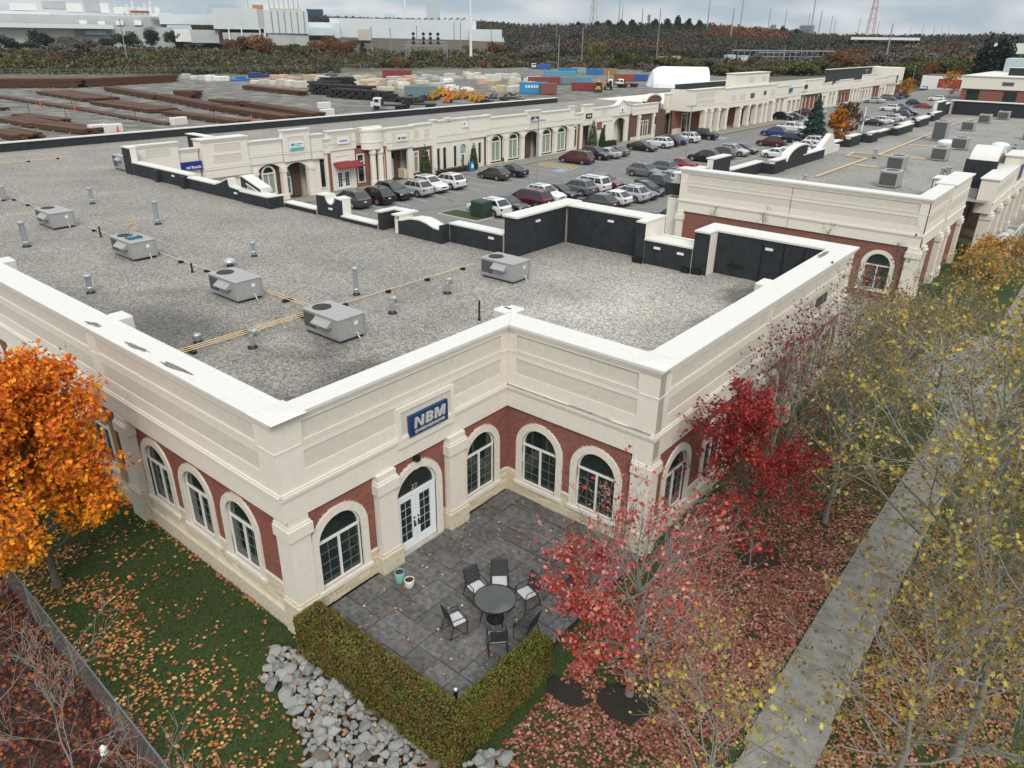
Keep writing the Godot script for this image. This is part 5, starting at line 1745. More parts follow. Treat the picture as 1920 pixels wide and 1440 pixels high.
	# street front: bays stepping out with columns. [x0, x1, z, top, kind]
	for s in [[44.6, 50.4, 6.0, 6.78, 0], [51.0, 57.6, 6.1, 6.82, 1], [58.3, 60.0, 4.6, 6.1, 3], [60.2, 70.0, 7.6, 6.2, 2], [70.0, 74.5, 7.7, 7.0, 2], [74.5, 92.0, 7.8, 6.3, 2], [92.0, 118.0, 7.6, 6.6, 2], [118.0, 146.0, 7.8, 6.3, 2]]:
		var x0: float = s[0]
		var x1: float = s[1]
		var z: float = s[2]
		if s[4] != 0:
			var b := MB.new()
			b.box(x0, 3.6, z - 1.1, x1, s[3] - 0.02, z + 0.1)
			b.box(x0 - 0.03, 4.36, z + 0.1, x1 + 0.03, 4.5, z + 0.17)
			b.box(x0 - 0.03, 5.8, z + 0.1, x1 + 0.03, 5.88, z + 0.13)
			put(b, "frieze", M.stucco, o)
			boxpart("coping", M.coping, o, x0 - 0.1, s[3], z - 1.2, x1 + 0.1, s[3] + 0.1, z + 0.25)
			boxpart("parapet_lining", M.membrane, o, x0, 4.5, z - 1.17, x1, s[3] - 0.005, z - 1.101)
			boxpart("panel", M.panel, o, x0 + 0.4, 5.05, z + 0.1, x1 - 0.4, 5.65, z + 0.11)
		else:
			frieze(o, wall_frame(Vector3(44.3, 0, z), Vector3.RIGHT), 6.2, 0.12, [[0.5, 5.7]], [], [0.118, 0.0])
		if s[4] == 3:
			boxpart("brick_wall", M.brown_brick, o, x0 - 2.5, -0.5, z - 1.0, x1 + 2.0, 3.6, z - 0.3)
		elif s[4] < 2:
			boxpart("brick_wall", M.far_brick, o, x0 + 0.2, -0.5, z - 0.5, x1, 3.66, z - 0.05)
		else:
			boxpart("brick_wall", M.brown_brick, o, x0, -0.5, z - 4.0, x1, 3.7, z - 3.4)
	for x in [45.4, 50.3, 52.4, 57.4]:
		square_column(o, x - 0.45, x + 0.45, 6.35, 3.66, 0.8)
	for x in [61.0, 65.5, 69.5, 74.2, 79.0, 84.0, 90.0]:
		square_column(o, x - 0.5, x + 0.5, 7.9, 3.62, 0.9)
	for a in [[61.6, 64.9], [66.1, 69.0], [70.1, 73.6]]:
		var m := MB.new()
		var p := arch_pts(a[0], a[1], 3.2, 0.9, 10)
		p.append(Vector2(a[0], 4.3))
		p.append(Vector2(a[1], 4.3))
		p.reverse()
		m.poly(p, 7.0, 7.65)
		put(m, "arch", M.stucco, o)
	# barrel dormer above the street front
	var bm := MB.new()
	ring(bm, 66.5, 70.5, 6.3, 6.3, 1.1, 0.5, 4.4, 6.5)
	put(bm, "barrel_dormer", M.coping, o)
	boxpart("dormer_lining", M.membrane, o, 66.0, 4.5, 4.2, 66.4, 6.9, 6.6)
	boxpart("wall_plaque", mat(0.05, 0.09, 0.2, 0.5), o, 71.0, 4.9, 7.8, 73.2, 6.2, 7.86)
	# porches with white railings on the street side
	for r in [[61.5, 70.5, 9.4], [74.0, 86.0, 9.2]]:
		boxpart("porch", M.concrete, o, r[0], -0.5, r[2] - 1.6, r[1], 0.35, r[2])
		var m := MB.new()
		m.bar(Vector3(r[0], 1.35, r[2] - 0.1), Vector3(r[1], 1.35, r[2] - 0.1), 0.09, 0.07)
		m.bar(Vector3(r[0], 0.5, r[2] - 0.1), Vector3(r[1], 0.5, r[2] - 0.1), 0.07, 0.06)
		var x: float = r[0]
		while x <= r[1] + 0.01:
			m.bar(Vector3(x, 0.36, r[2] - 0.1), Vector3(x, 1.32, r[2] - 0.1), 0.035, 0.035)
			x += 0.16
		put(m, "railing", M.white, o)
	# rooftop plant
	var g := "condensers on the second office roof"
	for u in [[61.7, -0.4, 1.5, 1.35, "nearest"], [71.9, -2.4, 1.5, 1.35, ""], [82.4, -0.7, 1.5, 1.35, ""], [94.0, -0.9, 1.6, 1.35, ""], [101.5, -4.6, 1.6, 2.4, ""], [118.0, -4.2, 1.6, 1.3, ""], [133.0, -4.5, 1.6, 1.3, ""], [142.0, -3.2, 1.6, 1.3, ""], [112.0, 4.2, 1.8, 1.5, ""]]:
		var lab := "dark-grilled condenser standing on the second gravel roof"
		if u[4] == "nearest":
			lab = "dark-grilled condenser beside the pair of pipes behind the side parapet"
		elif u[3] > 2.0:
			lab = "tall dark-grilled condenser towering over its neighbours on the second roof"
		small_unit(Vector3(u[0], ROOF, u[1]), Vector3(1.9, u[3], u[2]), lab, g)
	for v in [[66.3, 3.1, 1.5], [67.6, 2.4, 1.2], [64.8, 4.0, 0.5], [87.5, 2.0, 0.9], [90.0, 2.6, 0.8], [78.5, -6.2, 1.0], [73.9, 1.6, 0.5], [99.0, 4.0, 0.7], [104.0, 6.0, 0.8], [57.5, -6.3, 0.8]]:
		vent_pipe(Vector3(v[0], ROOF, v[1]), v[2], 0.15, "silver vent pipe on the second office roof among condensers")
	for dm in [[98.6, -3.2], [100.5, 2.4]]:
		var sk := thing("roof_dome", "milky domed skylight between condensers on the second roof", "skylight", Vector3(dm[0], ROOF, dm[1]), 0.0, "domed skylights on the second roof")
		var m := MB.new()
		m.lathe([Vector2(1.0, -0.05), Vector2(1.0, 0.2), Vector2(0.8, 0.4), Vector2(0.45, 0.5), Vector2(0, 0.54)], Vector3.ZERO, 18)
		put(m, "dome", mat(0.62, 0.68, 0.74, 0.3), sk)
	# timber gas-pipe sleepers running over the roof
	var pts := [at(1530, 331, ROOF + 0.1), at(1625, 297, ROOF + 0.1), at(1588, 292, ROOF + 0.1), at(1600, 286, ROOF + 0.1), at(1648, 290, ROOF + 0.1), at(1700, 269, ROOF + 0.1), at(1790, 232, ROOF + 0.1), at(1830, 222, ROOF + 0.1)]
	for i in pts.size() - 1:
		var tp := thing("pipe_sleeper", "straw-coloured pipe and timber run across the second gravel roof", "gas pipe", Vector3.ZERO, 0.0, "straw-coloured pipe runs on the second roof")
		var m := MB.new()
		m.bar(pts[i], pts[i + 1], 0.24, 0.10)
		put(m, "timber", M.wood, tp)
	for c in [[at(1646, 290, ROOF + 0.1), at(1735, 298, ROOF + 0.1)], [at(1602, 309, ROOF + 0.1), at(1650, 314, ROOF + 0.1)], [at(1704, 271, ROOF + 0.1), at(1790, 279, ROOF + 0.1)]]:
		var tp := thing("pipe_branch", "thin branch pipe leading to a condenser on the second roof", "gas pipe", Vector3.ZERO, 0.0, "branch pipes on the second roof")
		var m := MB.new()
		m.tube(c[0], c[1], 0.06, 0.06, 6)
		put(m, "pipe", M.gas, tp)
	# outdoor furniture under covers on the porch
	var cov := thing("covered_furniture", "porch furniture under pale wrinkled covers behind a white railing", "furniture", Vector3(66.0, 0.35, 8.3))
	var cm := MB.new()
	for i in 3:
		cm.lathe([Vector2(0.7, 0), Vector2(0.62, 0.5), Vector2(0.35, 0.85), Vector2(0, 0.95)], Vector3(i * 1.6 - 1.6, 0, 0.2 * i), 9)
	put(cm, "cover", mat(0.55, 0.58, 0.6, 0.7), cov)
	# the next plaza building beyond
	var nb := thing("plaza_building", "cream plaza building with brick arches across the access road", "building")
	var c0 := at(1795, 187, 0.0)
	boxpart("body", M.stucco, nb, c0.x, 3.4, c0.z, c0.x + 60.0, 6.9, c0.z + 70.0)
	boxpart("brick_wall", M.far_brick, nb, c0.x + 0.4, -0.3, c0.z + 0.4, c0.x + 60.0, 3.4, c0.z + 70.0)
	boxpart("coping", M.coping, nb, c0.x - 0.3, 6.9, c0.z - 0.3, c0.x + 60.0, 7.1, c0.z + 70.0)
	boxpart("tall_parapet", M.membrane, nb, c0.x + 14.0, 7.1, c0.z + 10.0, c0.x + 14.6, 9.3, c0.z + 70.0)
	boxpart("tall_coping", M.coping, nb, c0.x + 13.7, 9.3, c0.z + 9.7, c0.x + 15.2, 9.5, c0.z + 70.0)
	for z in [2.0, 12.0, 20.0, 28.0]:
		boxpart("opening", M.far_glass, nb, c0.x + 0.3, 0.2, c0.z + z, c0.x + 0.41, 3.0, c0.z + z + 3.5)
	boxpart("plaque", M.coil, nb, c0.x - 0.1, 4.6, c0.z + 11.0, c0.x, 5.6, c0.z + 14.0)
	var rb := thing("red_fronted_store", "low white building with a red band beyond the access road", "building")
	var r0 := at(1725, 165, 0.0)
	boxpart("body", M.white, rb, r0.x, -0.3, r0.z, r0.x + 12.0, 4.6, r0.z + 34.0)
	boxpart("red_band", mat(0.35, 0.02, 0.04, 0.6), rb, r0.x - 0.15, 0.5, r0.z + 6.0, r0.x, 3.6, r0.z + 14.0)
	boxpart("red_band", mat(0.35, 0.02, 0.04, 0.6), rb, r0.x - 0.15, 0.5, r0.z + 20.0, r0.x, 3.6, r0.z + 31.0)
	boxpart("roof", M.coil, rb, r0.x + 1.0, 4.6, r0.z + 1.0, r0.x + 11.0, 5.0, r0.z + 33.0)

# ---------------------------------------------------------------- cars
var car_proto := {}
var paint_cache := {}

func paint(c: Array) -> StandardMaterial3D:
	var key := str(c)
	if not paint_cache.has(key):
		var m := mat(c[0], c[1], c[2], 0.32, 0.25, 0.5)
		m.clearcoat_enabled = true
		m.clearcoat = 0.8
		m.clearcoat_roughness = 0.06
		paint_cache[key] = m
	return paint_cache[key]

func loft(mb: MB, rings: Array) -> void:
	# rings of equal length arrays of Vector3, open in the ring direction; closed with end caps
	for i in rings.size() - 1:
		var a: Array = rings[i]
		var b: Array = rings[i + 1]
		var ca := Vector3.ZERO
		for p in a:
			ca += p
		for p in b:
			ca += p
		ca /= a.size() * 2
		for k in a.size():
			var j := (k + 1) % a.size()
			mb.quad(a[k], a[j], b[j], b[k], (a[k] + b[j]) / 2 - ca)
	for e in [0, rings.size() - 1]:
		var r: Array = rings[e]
		var o: Vector3 = rings[0][0] - rings[-1][0] if e == 0 else rings[-1][0] - rings[0][0]
		for k in range(1, r.size() - 1):
			mb.face(r[0], r[k], r[k + 1], Vector3(0, 0, o.z))

func car_shape(kind: String) -> Node3D:
	# forward is -z; origin on the ground under the middle
	var S := {
		"sedan": {"L": 4.75, "W": 0.91, "belt": 0.93, "hood": 0.86, "nose": 0.66, "tail": 0.98, "roof": 1.45, "ws": [-1.15, -0.15], "rw": [0.80, 1.72], "wr": 0.33},
		"suv": {"L": 4.65, "W": 0.94, "belt": 1.08, "hood": 1.05, "nose": 0.82, "tail": 1.08, "roof": 1.70, "ws": [-1.10, -0.22], "rw": [1.50, 2.15], "wr": 0.37},
		"hatch": {"L": 4.2, "W": 0.89, "belt": 0.97, "hood": 0.92, "nose": 0.70, "tail": 0.98, "roof": 1.52, "ws": [-1.10, -0.15], "rw": [1.15, 1.93], "wr": 0.33},
		"minivan": {"L": 5.1, "W": 0.98, "belt": 1.05, "hood": 0.98, "nose": 0.75, "tail": 1.05, "roof": 1.76, "ws": [-1.75, -0.65], "rw": [2.0, 2.42], "wr": 0.35},
		"pickup": {"L": 5.8, "W": 1.0, "belt": 1.12, "hood": 1.10, "nose": 0.90, "tail": 1.12, "roof": 1.85, "ws": [-1.1, -0.45], "rw": [1.0, 1.15], "wr": 0.40},
	}
	var s: Dictionary = S[kind]
	var root := Node3D.new()
	var h: float = s.L / 2
	var W: float = s.W
	var zz := [[-h, 0.42, s.nose - 0.08, 0.80], [-h + 0.12, 0.26, s.nose, 0.92], [-h + 0.55, 0.22, (s.nose + s.hood) / 2 + 0.04, 0.98], [s.ws[0], 0.22, s.hood, 1.0], [0.3, 0.22, s.belt, 1.0], [h - 0.75, 0.22, s.belt, 1.0], [h - 0.18, 0.28, s.tail, 0.96], [h, 0.45, s.tail - 0.12, 0.86]]
	var rings := []
	for q in zz:
		var w: float = W * q[3]
		var r := []
		for p in [[-0.88, q[1]], [-1.0, q[1] + 0.16], [-1.0, q[2] - 0.20], [-0.96, q[2] - 0.06], [-0.84, q[2]], [0.84, q[2]], [0.96, q[2] - 0.06], [1.0, q[2] - 0.20], [1.0, q[1] + 0.16], [0.88, q[1]]]:
			r.append(Vector3(w * p[0], p[1], q[0]))
		rings.append(r)
	var m := MB.new()
	loft(m, rings)
	put(m, "body", null, root)
	# cabin
	var zb := [s.ws[0] - 0.05, s.ws[1], s.rw[0], s.rw[1] + 0.02]
	var low: float = s.belt - 0.05
	var lw := W * 0.93
	var rw := W * 0.74
	m = MB.new()
	m.hexa([Vector3(-lw, low, zb[0]), Vector3(lw, low, zb[0]), Vector3(lw, low, zb[3]), Vector3(-lw, low, zb[3]), Vector3(-rw, s.roof - 0.05, zb[1]), Vector3(rw, s.roof - 0.05, zb[1]), Vector3(rw, s.roof - 0.05, zb[2]), Vector3(-rw, s.roof - 0.05, zb[2])])
	m.hexa([Vector3(-rw, s.roof - 0.05, zb[1]), Vector3(rw, s.roof - 0.05, zb[1]), Vector3(rw, s.roof - 0.05, zb[2]), Vector3(-rw, s.roof - 0.05, zb[2]), Vector3(-rw * 0.86, s.roof, zb[1] + 0.15), Vector3(rw * 0.86, s.roof, zb[1] + 0.15), Vector3(rw * 0.86, s.roof, zb[2] - 0.15), Vector3(-rw * 0.86, s.roof, zb[2] - 0.15)])
	put(m, "cabin", null, root)
	# glass, a few millimetres proud of the cabin
	var P := func(x: float, u: float, v: float) -> Vector3:
		# side -1/1, u along the side 0..1, v up 0..1
		var z: float = lerpf(lerpf(zb[0], zb[3], u), lerpf(zb[1], zb[2], u), v)
		return Vector3(x * (lerpf(lw, rw, v) + 0.008), lerpf(low, s.roof - 0.05, v), z)
	var cuts: Array = [[0.06, 0.36], [0.39, 0.68], [0.71, 0.94]]
	if kind == "sedan":
		cuts = [[0.10, 0.46], [0.49, 0.86]]
	elif kind == "pickup":
		cuts = [[0.08, 0.50], [0.54, 0.92]]
	for x in [-1.0, 1.0]:
		for c in cuts:
			m = MB.new()
			m.quad(P.call(x, c[0], 0.18), P.call(x, c[1], 0.18), P.call(x, c[1], 0.90), P.call(x, c[0], 0.90), Vector3(x, 0, 0))
			put(m, "side_window", M.car_glass, root)
	for e in [0, 1]:
		m = MB.new()
		var za: float = zb[0] if e == 0 else zb[3]
		var zc: float = zb[1] if e == 0 else zb[2]
		var d: float = -0.012 if e == 0 else 0.012
		var q := []
		for c in [[-0.9, 0.14], [0.9, 0.14], [0.88, 0.92], [-0.88, 0.92]]:
			q.append(Vector3(c[0] * lerpf(lw, rw, c[1]), lerpf(low, s.roof - 0.05, c[1]) + 0.006, lerpf(za, zc, c[1]) + d))
		m.quad(q[0], q[1], q[2], q[3], Vector3(0, 0.3, d))
		put(m, "windshield" if e == 0 else "rear_window", M.car_glass, root)
	# wheels
	var wr: float = s.wr
	for x in [-1.0, 1.0]:
		for z in [-h + 0.92, h - 0.95]:
			var wn := Node3D.new()
			wn.name = "wheel"
			root.add_child(wn, true)
			m = MB.new()
			m.tube(Vector3(x * (W - 0.20), wr, z), Vector3(x * (W + 0.015), wr, z), wr, wr, 18)
			put(m, "tyre", M.tyre, wn)
			m = MB.new()
			m.tube(Vector3(x * (W - 0.02), wr, z), Vector3(x * (W + 0.024), wr, z), wr * 0.66, wr * 0.60, 14)
			put(m, "rim", M.rim, wn)
	# arches, sills and bumpers in dark plastic
	m = MB.new()
	for x in [-1.0, 1.0]:
		for z in [-h + 0.92, h - 0.95]:
			for i in 8:
				var a0 := PI * i / 8
				var a1 := PI * (i + 1) / 8
				m.hexa([Vector3(x * (W - 0.02), wr + sin(a0) * (wr + 0.02), z + cos(a0) * (wr + 0.02)), Vector3(x * (W - 0.02), wr + sin(a1) * (wr + 0.02), z + cos(a1) * (wr + 0.02)), Vector3(x * (W - 0.02), wr + sin(a1) * (wr + 0.08), z + cos(a1) * (wr + 0.08)), Vector3(x * (W - 0.02), wr + sin(a0) * (wr + 0.08), z + cos(a0) * (wr + 0.08)), Vector3(x * (W + 0.012), wr + sin(a0) * (wr + 0.02), z + cos(a0) * (wr + 0.02)), Vector3(x * (W + 0.012), wr + sin(a1) * (wr + 0.02), z + cos(a1) * (wr + 0.02)), Vector3(x * (W + 0.012), wr + sin(a1) * (wr + 0.08), z + cos(a1) * (wr + 0.08)), Vector3(x * (W + 0.012), wr + sin(a0) * (wr + 0.08), z + cos(a0) * (wr + 0.08))])
	m.box(-W * 0.85, 0.24, -h - 0.012, W * 0.85, 0.42, -h + 0.2)
	m.box(-W * 0.85, 0.26, h - 0.2, W * 0.85, 0.44, h + 0.012)
	m.box(-W * 0.42, s.nose - 0.22, -h - 0.012, W * 0.42, s.nose - 0.08, -h + 0.1)
	put(m, "trim", M.trim, root)
	for x in [-1.0, 1.0]:
		boxpart("headlight", M.lamp_clear, root, x * W * 0.70 - 0.17, s.nose - 0.16, -h - 0.012 + 0.04, x * W * 0.70 + 0.17, s.nose - 0.02, -h + 0.3)
		boxpart("taillight", M.lamp_red, root, x * W * 0.80 - 0.11, s.tail - 0.34, h - 0.3, x * W * 0.80 + 0.11, s.tail - 0.10, h + 0.006)
		boxpart("mirror", null, root, x * (W + 0.09) - 0.09, s.belt - 0.02, s.ws[0] + 0.28, x * (W + 0.09) + 0.09, s.belt + 0.13, s.ws[0] + 0.4)
	boxpart("licence_plate", M.plate, root, -0.16, s.tail - 0.40, h - 0.02, 0.16, s.tail - 0.28, h + 0.014)
	if kind == "suv" or kind == "minivan":
		m = MB.new()
		for x in [-1.0, 1.0]:
			m.bar(Vector3(x * rw * 0.88, s.roof + 0.03, zb[1] + 0.3), Vector3(x * rw * 0.88, s.roof + 0.03, zb[2] - 0.3), 0.035, 0.05)
		put(m, "roof_rail", M.rim, root)
	if kind == "pickup":
		m = MB.new()
		m.box(-W * 0.82, 1.121, 1.25, W * 0.82, 1.128, h - 0.25)
		put(m, "cargo_bed", M.trim, root)
	return root

const PAINTS := {
	"white": [0.72, 0.73, 0.74], "black": [0.008, 0.008, 0.01], "silver": [0.42, 0.44, 0.46], "grey": [0.13, 0.14, 0.15], "dark grey": [0.045, 0.05, 0.055], "navy": [0.012, 0.02, 0.045],
	"blue": [0.012, 0.05, 0.20], "maroon": [0.085, 0.01, 0.018], "red": [0.27, 0.016, 0.025], "gold": [0.30, 0.24, 0.13], "slate": [0.10, 0.13, 0.16]}

func car(kind: String, colour: String, pos: Vector3, nose_away: bool, label: String, group := "cars parked between the shop rows", yaw := 0.0) -> void:
	if not car_proto.has(kind):
		car_proto[kind] = car_shape(kind)
	var o: Node3D = car_proto[kind].duplicate()
	o.name = {"sedan": "parked_sedan", "suv": "parked_suv", "hatch": "parked_hatchback", "minivan": "parked_minivan", "pickup": "parked_pickup"}[kind]
	add_child(o, true)
	o.position = pos
	o.rotation.y = (0.0 if nose_away else PI) + yaw + rnd(-0.03, 0.03)
	o.set_meta("label", label)
	o.set_meta("category", "car")
	o.set_meta("group", group)
	var p := paint(PAINTS[colour])
	for c in o.get_children():
		if c is MeshInstance3D and (c.name.begins_with("body") or c.name.begins_with("cabin") or c.name.begins_with("mirror")):
			c.material_override = p

func build_car_park() -> void:
	# stall lines: shop-side row, then the two middle rows
	var ln := MB.new()
	var y0 := 0.001
	var y1 := 0.006
	var x := 37.4
	while x < 118.0:
		if not (x > 71.0 and x < 77.5):
			ln.box(x, y0, -48.6, x + 0.11, y1, -41.0)
		x += 2.8
	x = 44.0
	while x < 160.0:
		if x < 126.0 or x > 136.0:
			ln.box(x, y0, -34.8, x + 0.11, y1, -23.2)
		x += 2.8
	x = 163.0
	while x < 262.0:
		ln.box(x, y0, -48.9, x + 0.11, y1, -43.5)
		ln.box(x, y0, -38.0, x + 0.11, y1, -27.0)
		x += 2.8
	ln.box(44.0, y0, -29.06, 126.0, y1 + 0.001, -28.94)
	put_sheet(ln, "stall_lines", M.line, "faded cream stall lines painted on the asphalt", "road marking")
	var ht := MB.new()
	var k := 0
	while k < 9:
		ht.hexa([Vector3(73.3 + 0.2, y0, -42.2 - k * 0.72), Vector3(76.6, y0, -42.9 - k * 0.72), Vector3(76.6, y0, -43.1 - k * 0.72), Vector3(73.5, y0, -42.4 - k * 0.72), Vector3(73.5, y1, -42.2 - k * 0.72), Vector3(76.6, y1, -42.9 - k * 0.72), Vector3(76.6, y1, -43.1 - k * 0.72), Vector3(73.5, y1, -42.4 - k * 0.72)])
		k += 1
	ht.box(73.4, y0, -48.8, 73.5, y1, -42.0)
	ht.box(76.6, y0, -48.8, 76.7, y1, -42.0)
	put_sheet(ht, "hatched_bay", M.yellow_paint, "yellow hatched access aisle painted beside the accessible stalls", "road marking")
	var bp := MB.new()
	bp.box(71.2, y0, -43.6, 73.0, y1, -42.0)
	bp.box(77.6, y0, -43.8, 79.4, y1, -42.2)
	bp.box(119.5, y0, -44.0, 122.5, y1, -41.9)
	put_sheet(bp, "accessible_symbol", M.blue_paint, "blue painted accessible parking squares", "road marking")
	var kb := MB.new()
	kb.box(120.0, 0.131, -45.3, 161.0, 0.136, -45.05)
	kb.box(121.0, 0.131, -45.9, 126.0, 0.136, -45.35)
	put_sheet(kb, "yellow_kerb", M.yellow_paint, "yellow painted kerb before the columned pavilion", "kerb")
	# tar-sealed cracks wandering over the asphalt
	var cr := MB.new()
	for s in [[40.0, -39.0, 0.05], [48.0, -38.2, -0.06], [62.0, -39.5, 0.02], [80.0, -39.8, 0.04], [52.0, -36.5, 1.3], [57.0, -21.0, 0.1], [70.0, -20.0, -0.03], [95.0, -39.0, 0.03], [33.0, -16.0, 0.5], [112.0, -40.0, 0.0], [47.5, -39.0, -1.2]]:
		var p := Vector3(s[0], 0.003, s[1])
		var a: float = s[2]
		for i in 26:
			a += rnd(-0.25, 0.25) + (s[2] - a) * 0.2
			var q := p + Vector3(cos(a), 0, sin(a)) * 0.7
			cr.bar(p, q, rnd(0.05, 0.12), 0.004)
			p = q
	put_sheet(cr, "crack_sealant", M.tar, "dark tar-sealed cracks in the asphalt", "road marking")
	# islands
	for i in [[43.4, -36.0, -30.8, 2.6], [127.5, -36.0, -24.0, 8.0], [58.0, -36.3, -35.2, 0.9], [89.0, -36.3, -35.2, 0.9], [134.6, -36.6, -35.5, 0.9]]:
		var isl := setting("kerbed_island", "kerbed planting island in the car park", "island")
		boxpart("kerb", M.concrete, isl, i[0] - i[3] / 2, -0.2, i[1], i[0] + i[3] / 2, 0.13, i[2])
		if i[3] > 2.0:
			boxpart("turf", M.lawn, isl, i[0] - i[3] / 2 + 0.2, 0.0, i[1] + 0.2, i[0] + i[3] / 2 - 0.2, 0.16, i[2] - 0.2)
	# cars: [kind, colour, x, z, nose away from the street]
	var A := [["suv", "dark grey", 38.9, true], ["suv", "black", 41.7, true], ["suv", "black", 44.6, false], ["suv", "silver", 47.4, true], ["suv", "white", 50.2, false], ["suv", "white", 53.0, true], ["hatch", "dark grey", 61.0, true], ["sedan", "navy", 64.4, true], ["minivan", "maroon", 78.7, true], ["suv", "black", 84.0, false], ["sedan", "silver", 86.2, true], ["sedan", "grey", 88.9, true], ["sedan", "black", 96.6, false], ["suv", "white", 101.9, true], ["suv", "black", 104.7, true], ["sedan", "blue", 107.4, true], ["suv", "white", 111.4, true], ["pickup", "black", 117.6, true]]
	var B := [["suv", "white", 45.6, true], ["sedan", "black", 48.4, false], ["minivan", "maroon", 51.6, true], ["suv", "white", 54.7, false], ["sedan", "black", 57.3, false], ["suv", "grey", 60.1, true], ["minivan", "white", 62.9, true], ["sedan", "maroon", 66.2, false], ["suv", "grey", 75.6, false], ["suv", "slate", 79.4, true], ["sedan", "red", 84.6, true], ["suv", "black", 93.0, true], ["suv", "dark grey", 98.0, true], ["suv", "silver", 102.0, false], ["sedan", "dark grey", 105.6, false], ["suv", "maroon", 116.9, true], ["suv", "navy", 124.0, true]]
	var C := [["hatch", "dark grey", 55.6, true], ["hatch", "white", 58.2, true], ["suv", "silver", 61.0, true], ["sedan", "slate", 63.2, false], ["sedan", "black", 65.6, false], ["pickup", "dark grey", 68.6, false], ["suv", "silver", 72.6, false], ["suv", "white", 76.4, false], ["sedan", "white", 104.1, false], ["suv", "white", 110.4, true], ["sedan", "maroon", 114.2, false], ["sedan", "white", 117.6, false], ["suv", "white", 122.2, false]]
	var D := [["suv", "black", 163.0, -47.5], ["sedan", "navy", 165.8, -46.5], ["suv", "maroon", 177.0, -48.0], ["sedan", "slate", 180.0, -47.5], ["sedan", "silver", 183.0, -47.0], ["hatch", "white", 206.0, -47.5], ["sedan", "white", 209.0, -47.5], ["suv", "silver", 233.0, -47.6], ["sedan", "white", 236.5, -47.6], ["suv", "grey", 249.0, -47.6], ["sedan", "blue", 256.0, -47.6], ["suv", "maroon", 266.0, -48.0], ["pickup", "white", 141.0, -37.5], ["suv", "white", 149.5, -37.6], ["suv", "blue", 131.5, -37.3], ["suv", "gold", 156.0, -33.0], ["sedan", "black", 165.9, -29.5], ["suv", "white", 169.5, -29.4], ["sedan", "white", 173.0, -29.2], ["suv", "silver", 177.0, -29.2], ["sedan", "white", 181.4, -29.0], ["suv", "black", 197.6, -30.0], ["suv", "white", 207.4, -36.6], ["sedan", "slate", 215.5, -36.2], ["suv", "navy", 233.0, -36.4], ["sedan", "red", 224.4, -32.6], ["suv", "dark grey", 190.0, -30.0], ["sedan", "silver", 201.0, -31.0], ["suv", "white", 258.0, -36.0], ["hatch", "white", 297.0, -62.0]]
	row_of_cars(A, -45.0, "at the shop fronts", "cars parked at the shop fronts")
	row_of_cars(B, -32.2, "in the middle aisle", "cars in the middle rows")
	row_of_cars(C, -26.0, "in the inner row", "cars in the middle rows")
	for i in D.size():
		var c: Array = D[i]
		var prev: Array = D[(i + D.size() - 1) % D.size()]
		car(c[0], c[1], Vector3(c[2], 0.0, c[3]), i % 3 != 0, "small distant %s %s parked next to a %s %s" % [c[1], kind_word(c[0]), prev[1], kind_word(prev[0])], "distant cars near the access road")
	# cars in the drive between the buildings
	var p := at(1283, 428, 0.6)
	car("suv", "blue", Vector3(p.x, 0, p.z), true, "dark blue car glimpsed between the two brick buildings", "cars beside the second building")
	p = at(1262, 408, 0.6)
	car("suv", "dark grey", Vector3(p.x, 0, p.z), true, "dark grey car glimpsed past the corner of the second building", "cars beside the second building")
	p = at(1733, 165, 0.6)
	car("sedan", "silver", Vector3(p.x, 0, p.z), true, "silver car driving on the access road before the red-banded store", "cars beside the second building", PI / 2)
	# street lamps
	for q in [[1006, 360, 1011, 243, "grey twin-head lamp post rising between the middle parking rows"], [1285, 307, 1294, 212, "grey twin-head lamp post next to the red sedan"], [1494, 255, 1502, 198, "grey lamp post beside the white pickup near the spruce"], [1706, 172, 1716, 125, "lamp post on the access road near the wood"], [1614, 190, 1620, 165, "short lamp post at the access road bend"]]:
		lamp_post(at(q[0], q[1], 0.0), 7.6 if q[1] > 240 else 8.5, q[4])
	# cube mailboxes and notice board
	var mb := thing("mailbox_bank", "white bank of three steel mailboxes beside the spruce", "mailbox", at(1521, 262, 0.0))
	for i in 3:
		boxpart("mailbox", M.white, mb, i * 1.45 - 2.2, 0.2, -0.4, i * 1.45 - 0.8, 2.2, 0.4)
		boxpart("leg", M.black_metal, mb, i * 1.45 - 1.7, -0.05, -0.2, i * 1.45 - 1.3, 0.2, 0.2)
	var nbd := thing("notice_board", "grey notice board on white posts among orange shrubs", "sign", at(1596, 246, 0.0), -0.7)
	boxpart("board", mat(0.22, 0.26, 0.28, 0.5), nbd, -2.4, 1.6, -0.1, 2.4, 4.2, 0.1)
	boxpart("post", M.white, nbd, -2.3, -0.2, -0.12, -2.1, 4.4, 0.12)
	boxpart("post", M.white, nbd, 2.1, -0.2, -0.12, 2.3, 4.4, 0.12)
	var gb := thing("utility_cabinet", "dark green steel utility cabinet on the kerbed island", "cabinet", Vector3(44.0, 0.12, -31.9))
	var m := MB.new()
	m.cbox(-0.8, 0.0, -0.8, 0.8, 1.55, 0.8, 0.12)
	put(m, "casing", mat(0.015, 0.035, 0.022, 0.5), gb)
	conifer("blue_spruce", Vector3(128.0, 0.0, -29.0), 8.2, 3.0, Color(0.05, 0.085, 0.075), "bushy blue-green spruce on the car park island", 2600, 0.30, false)

func kind_word(k: String) -> String:
	return {"sedan": "sedan", "suv": "sport utility", "hatch": "hatchback", "minivan": "minivan", "pickup": "pickup truck"}[k]

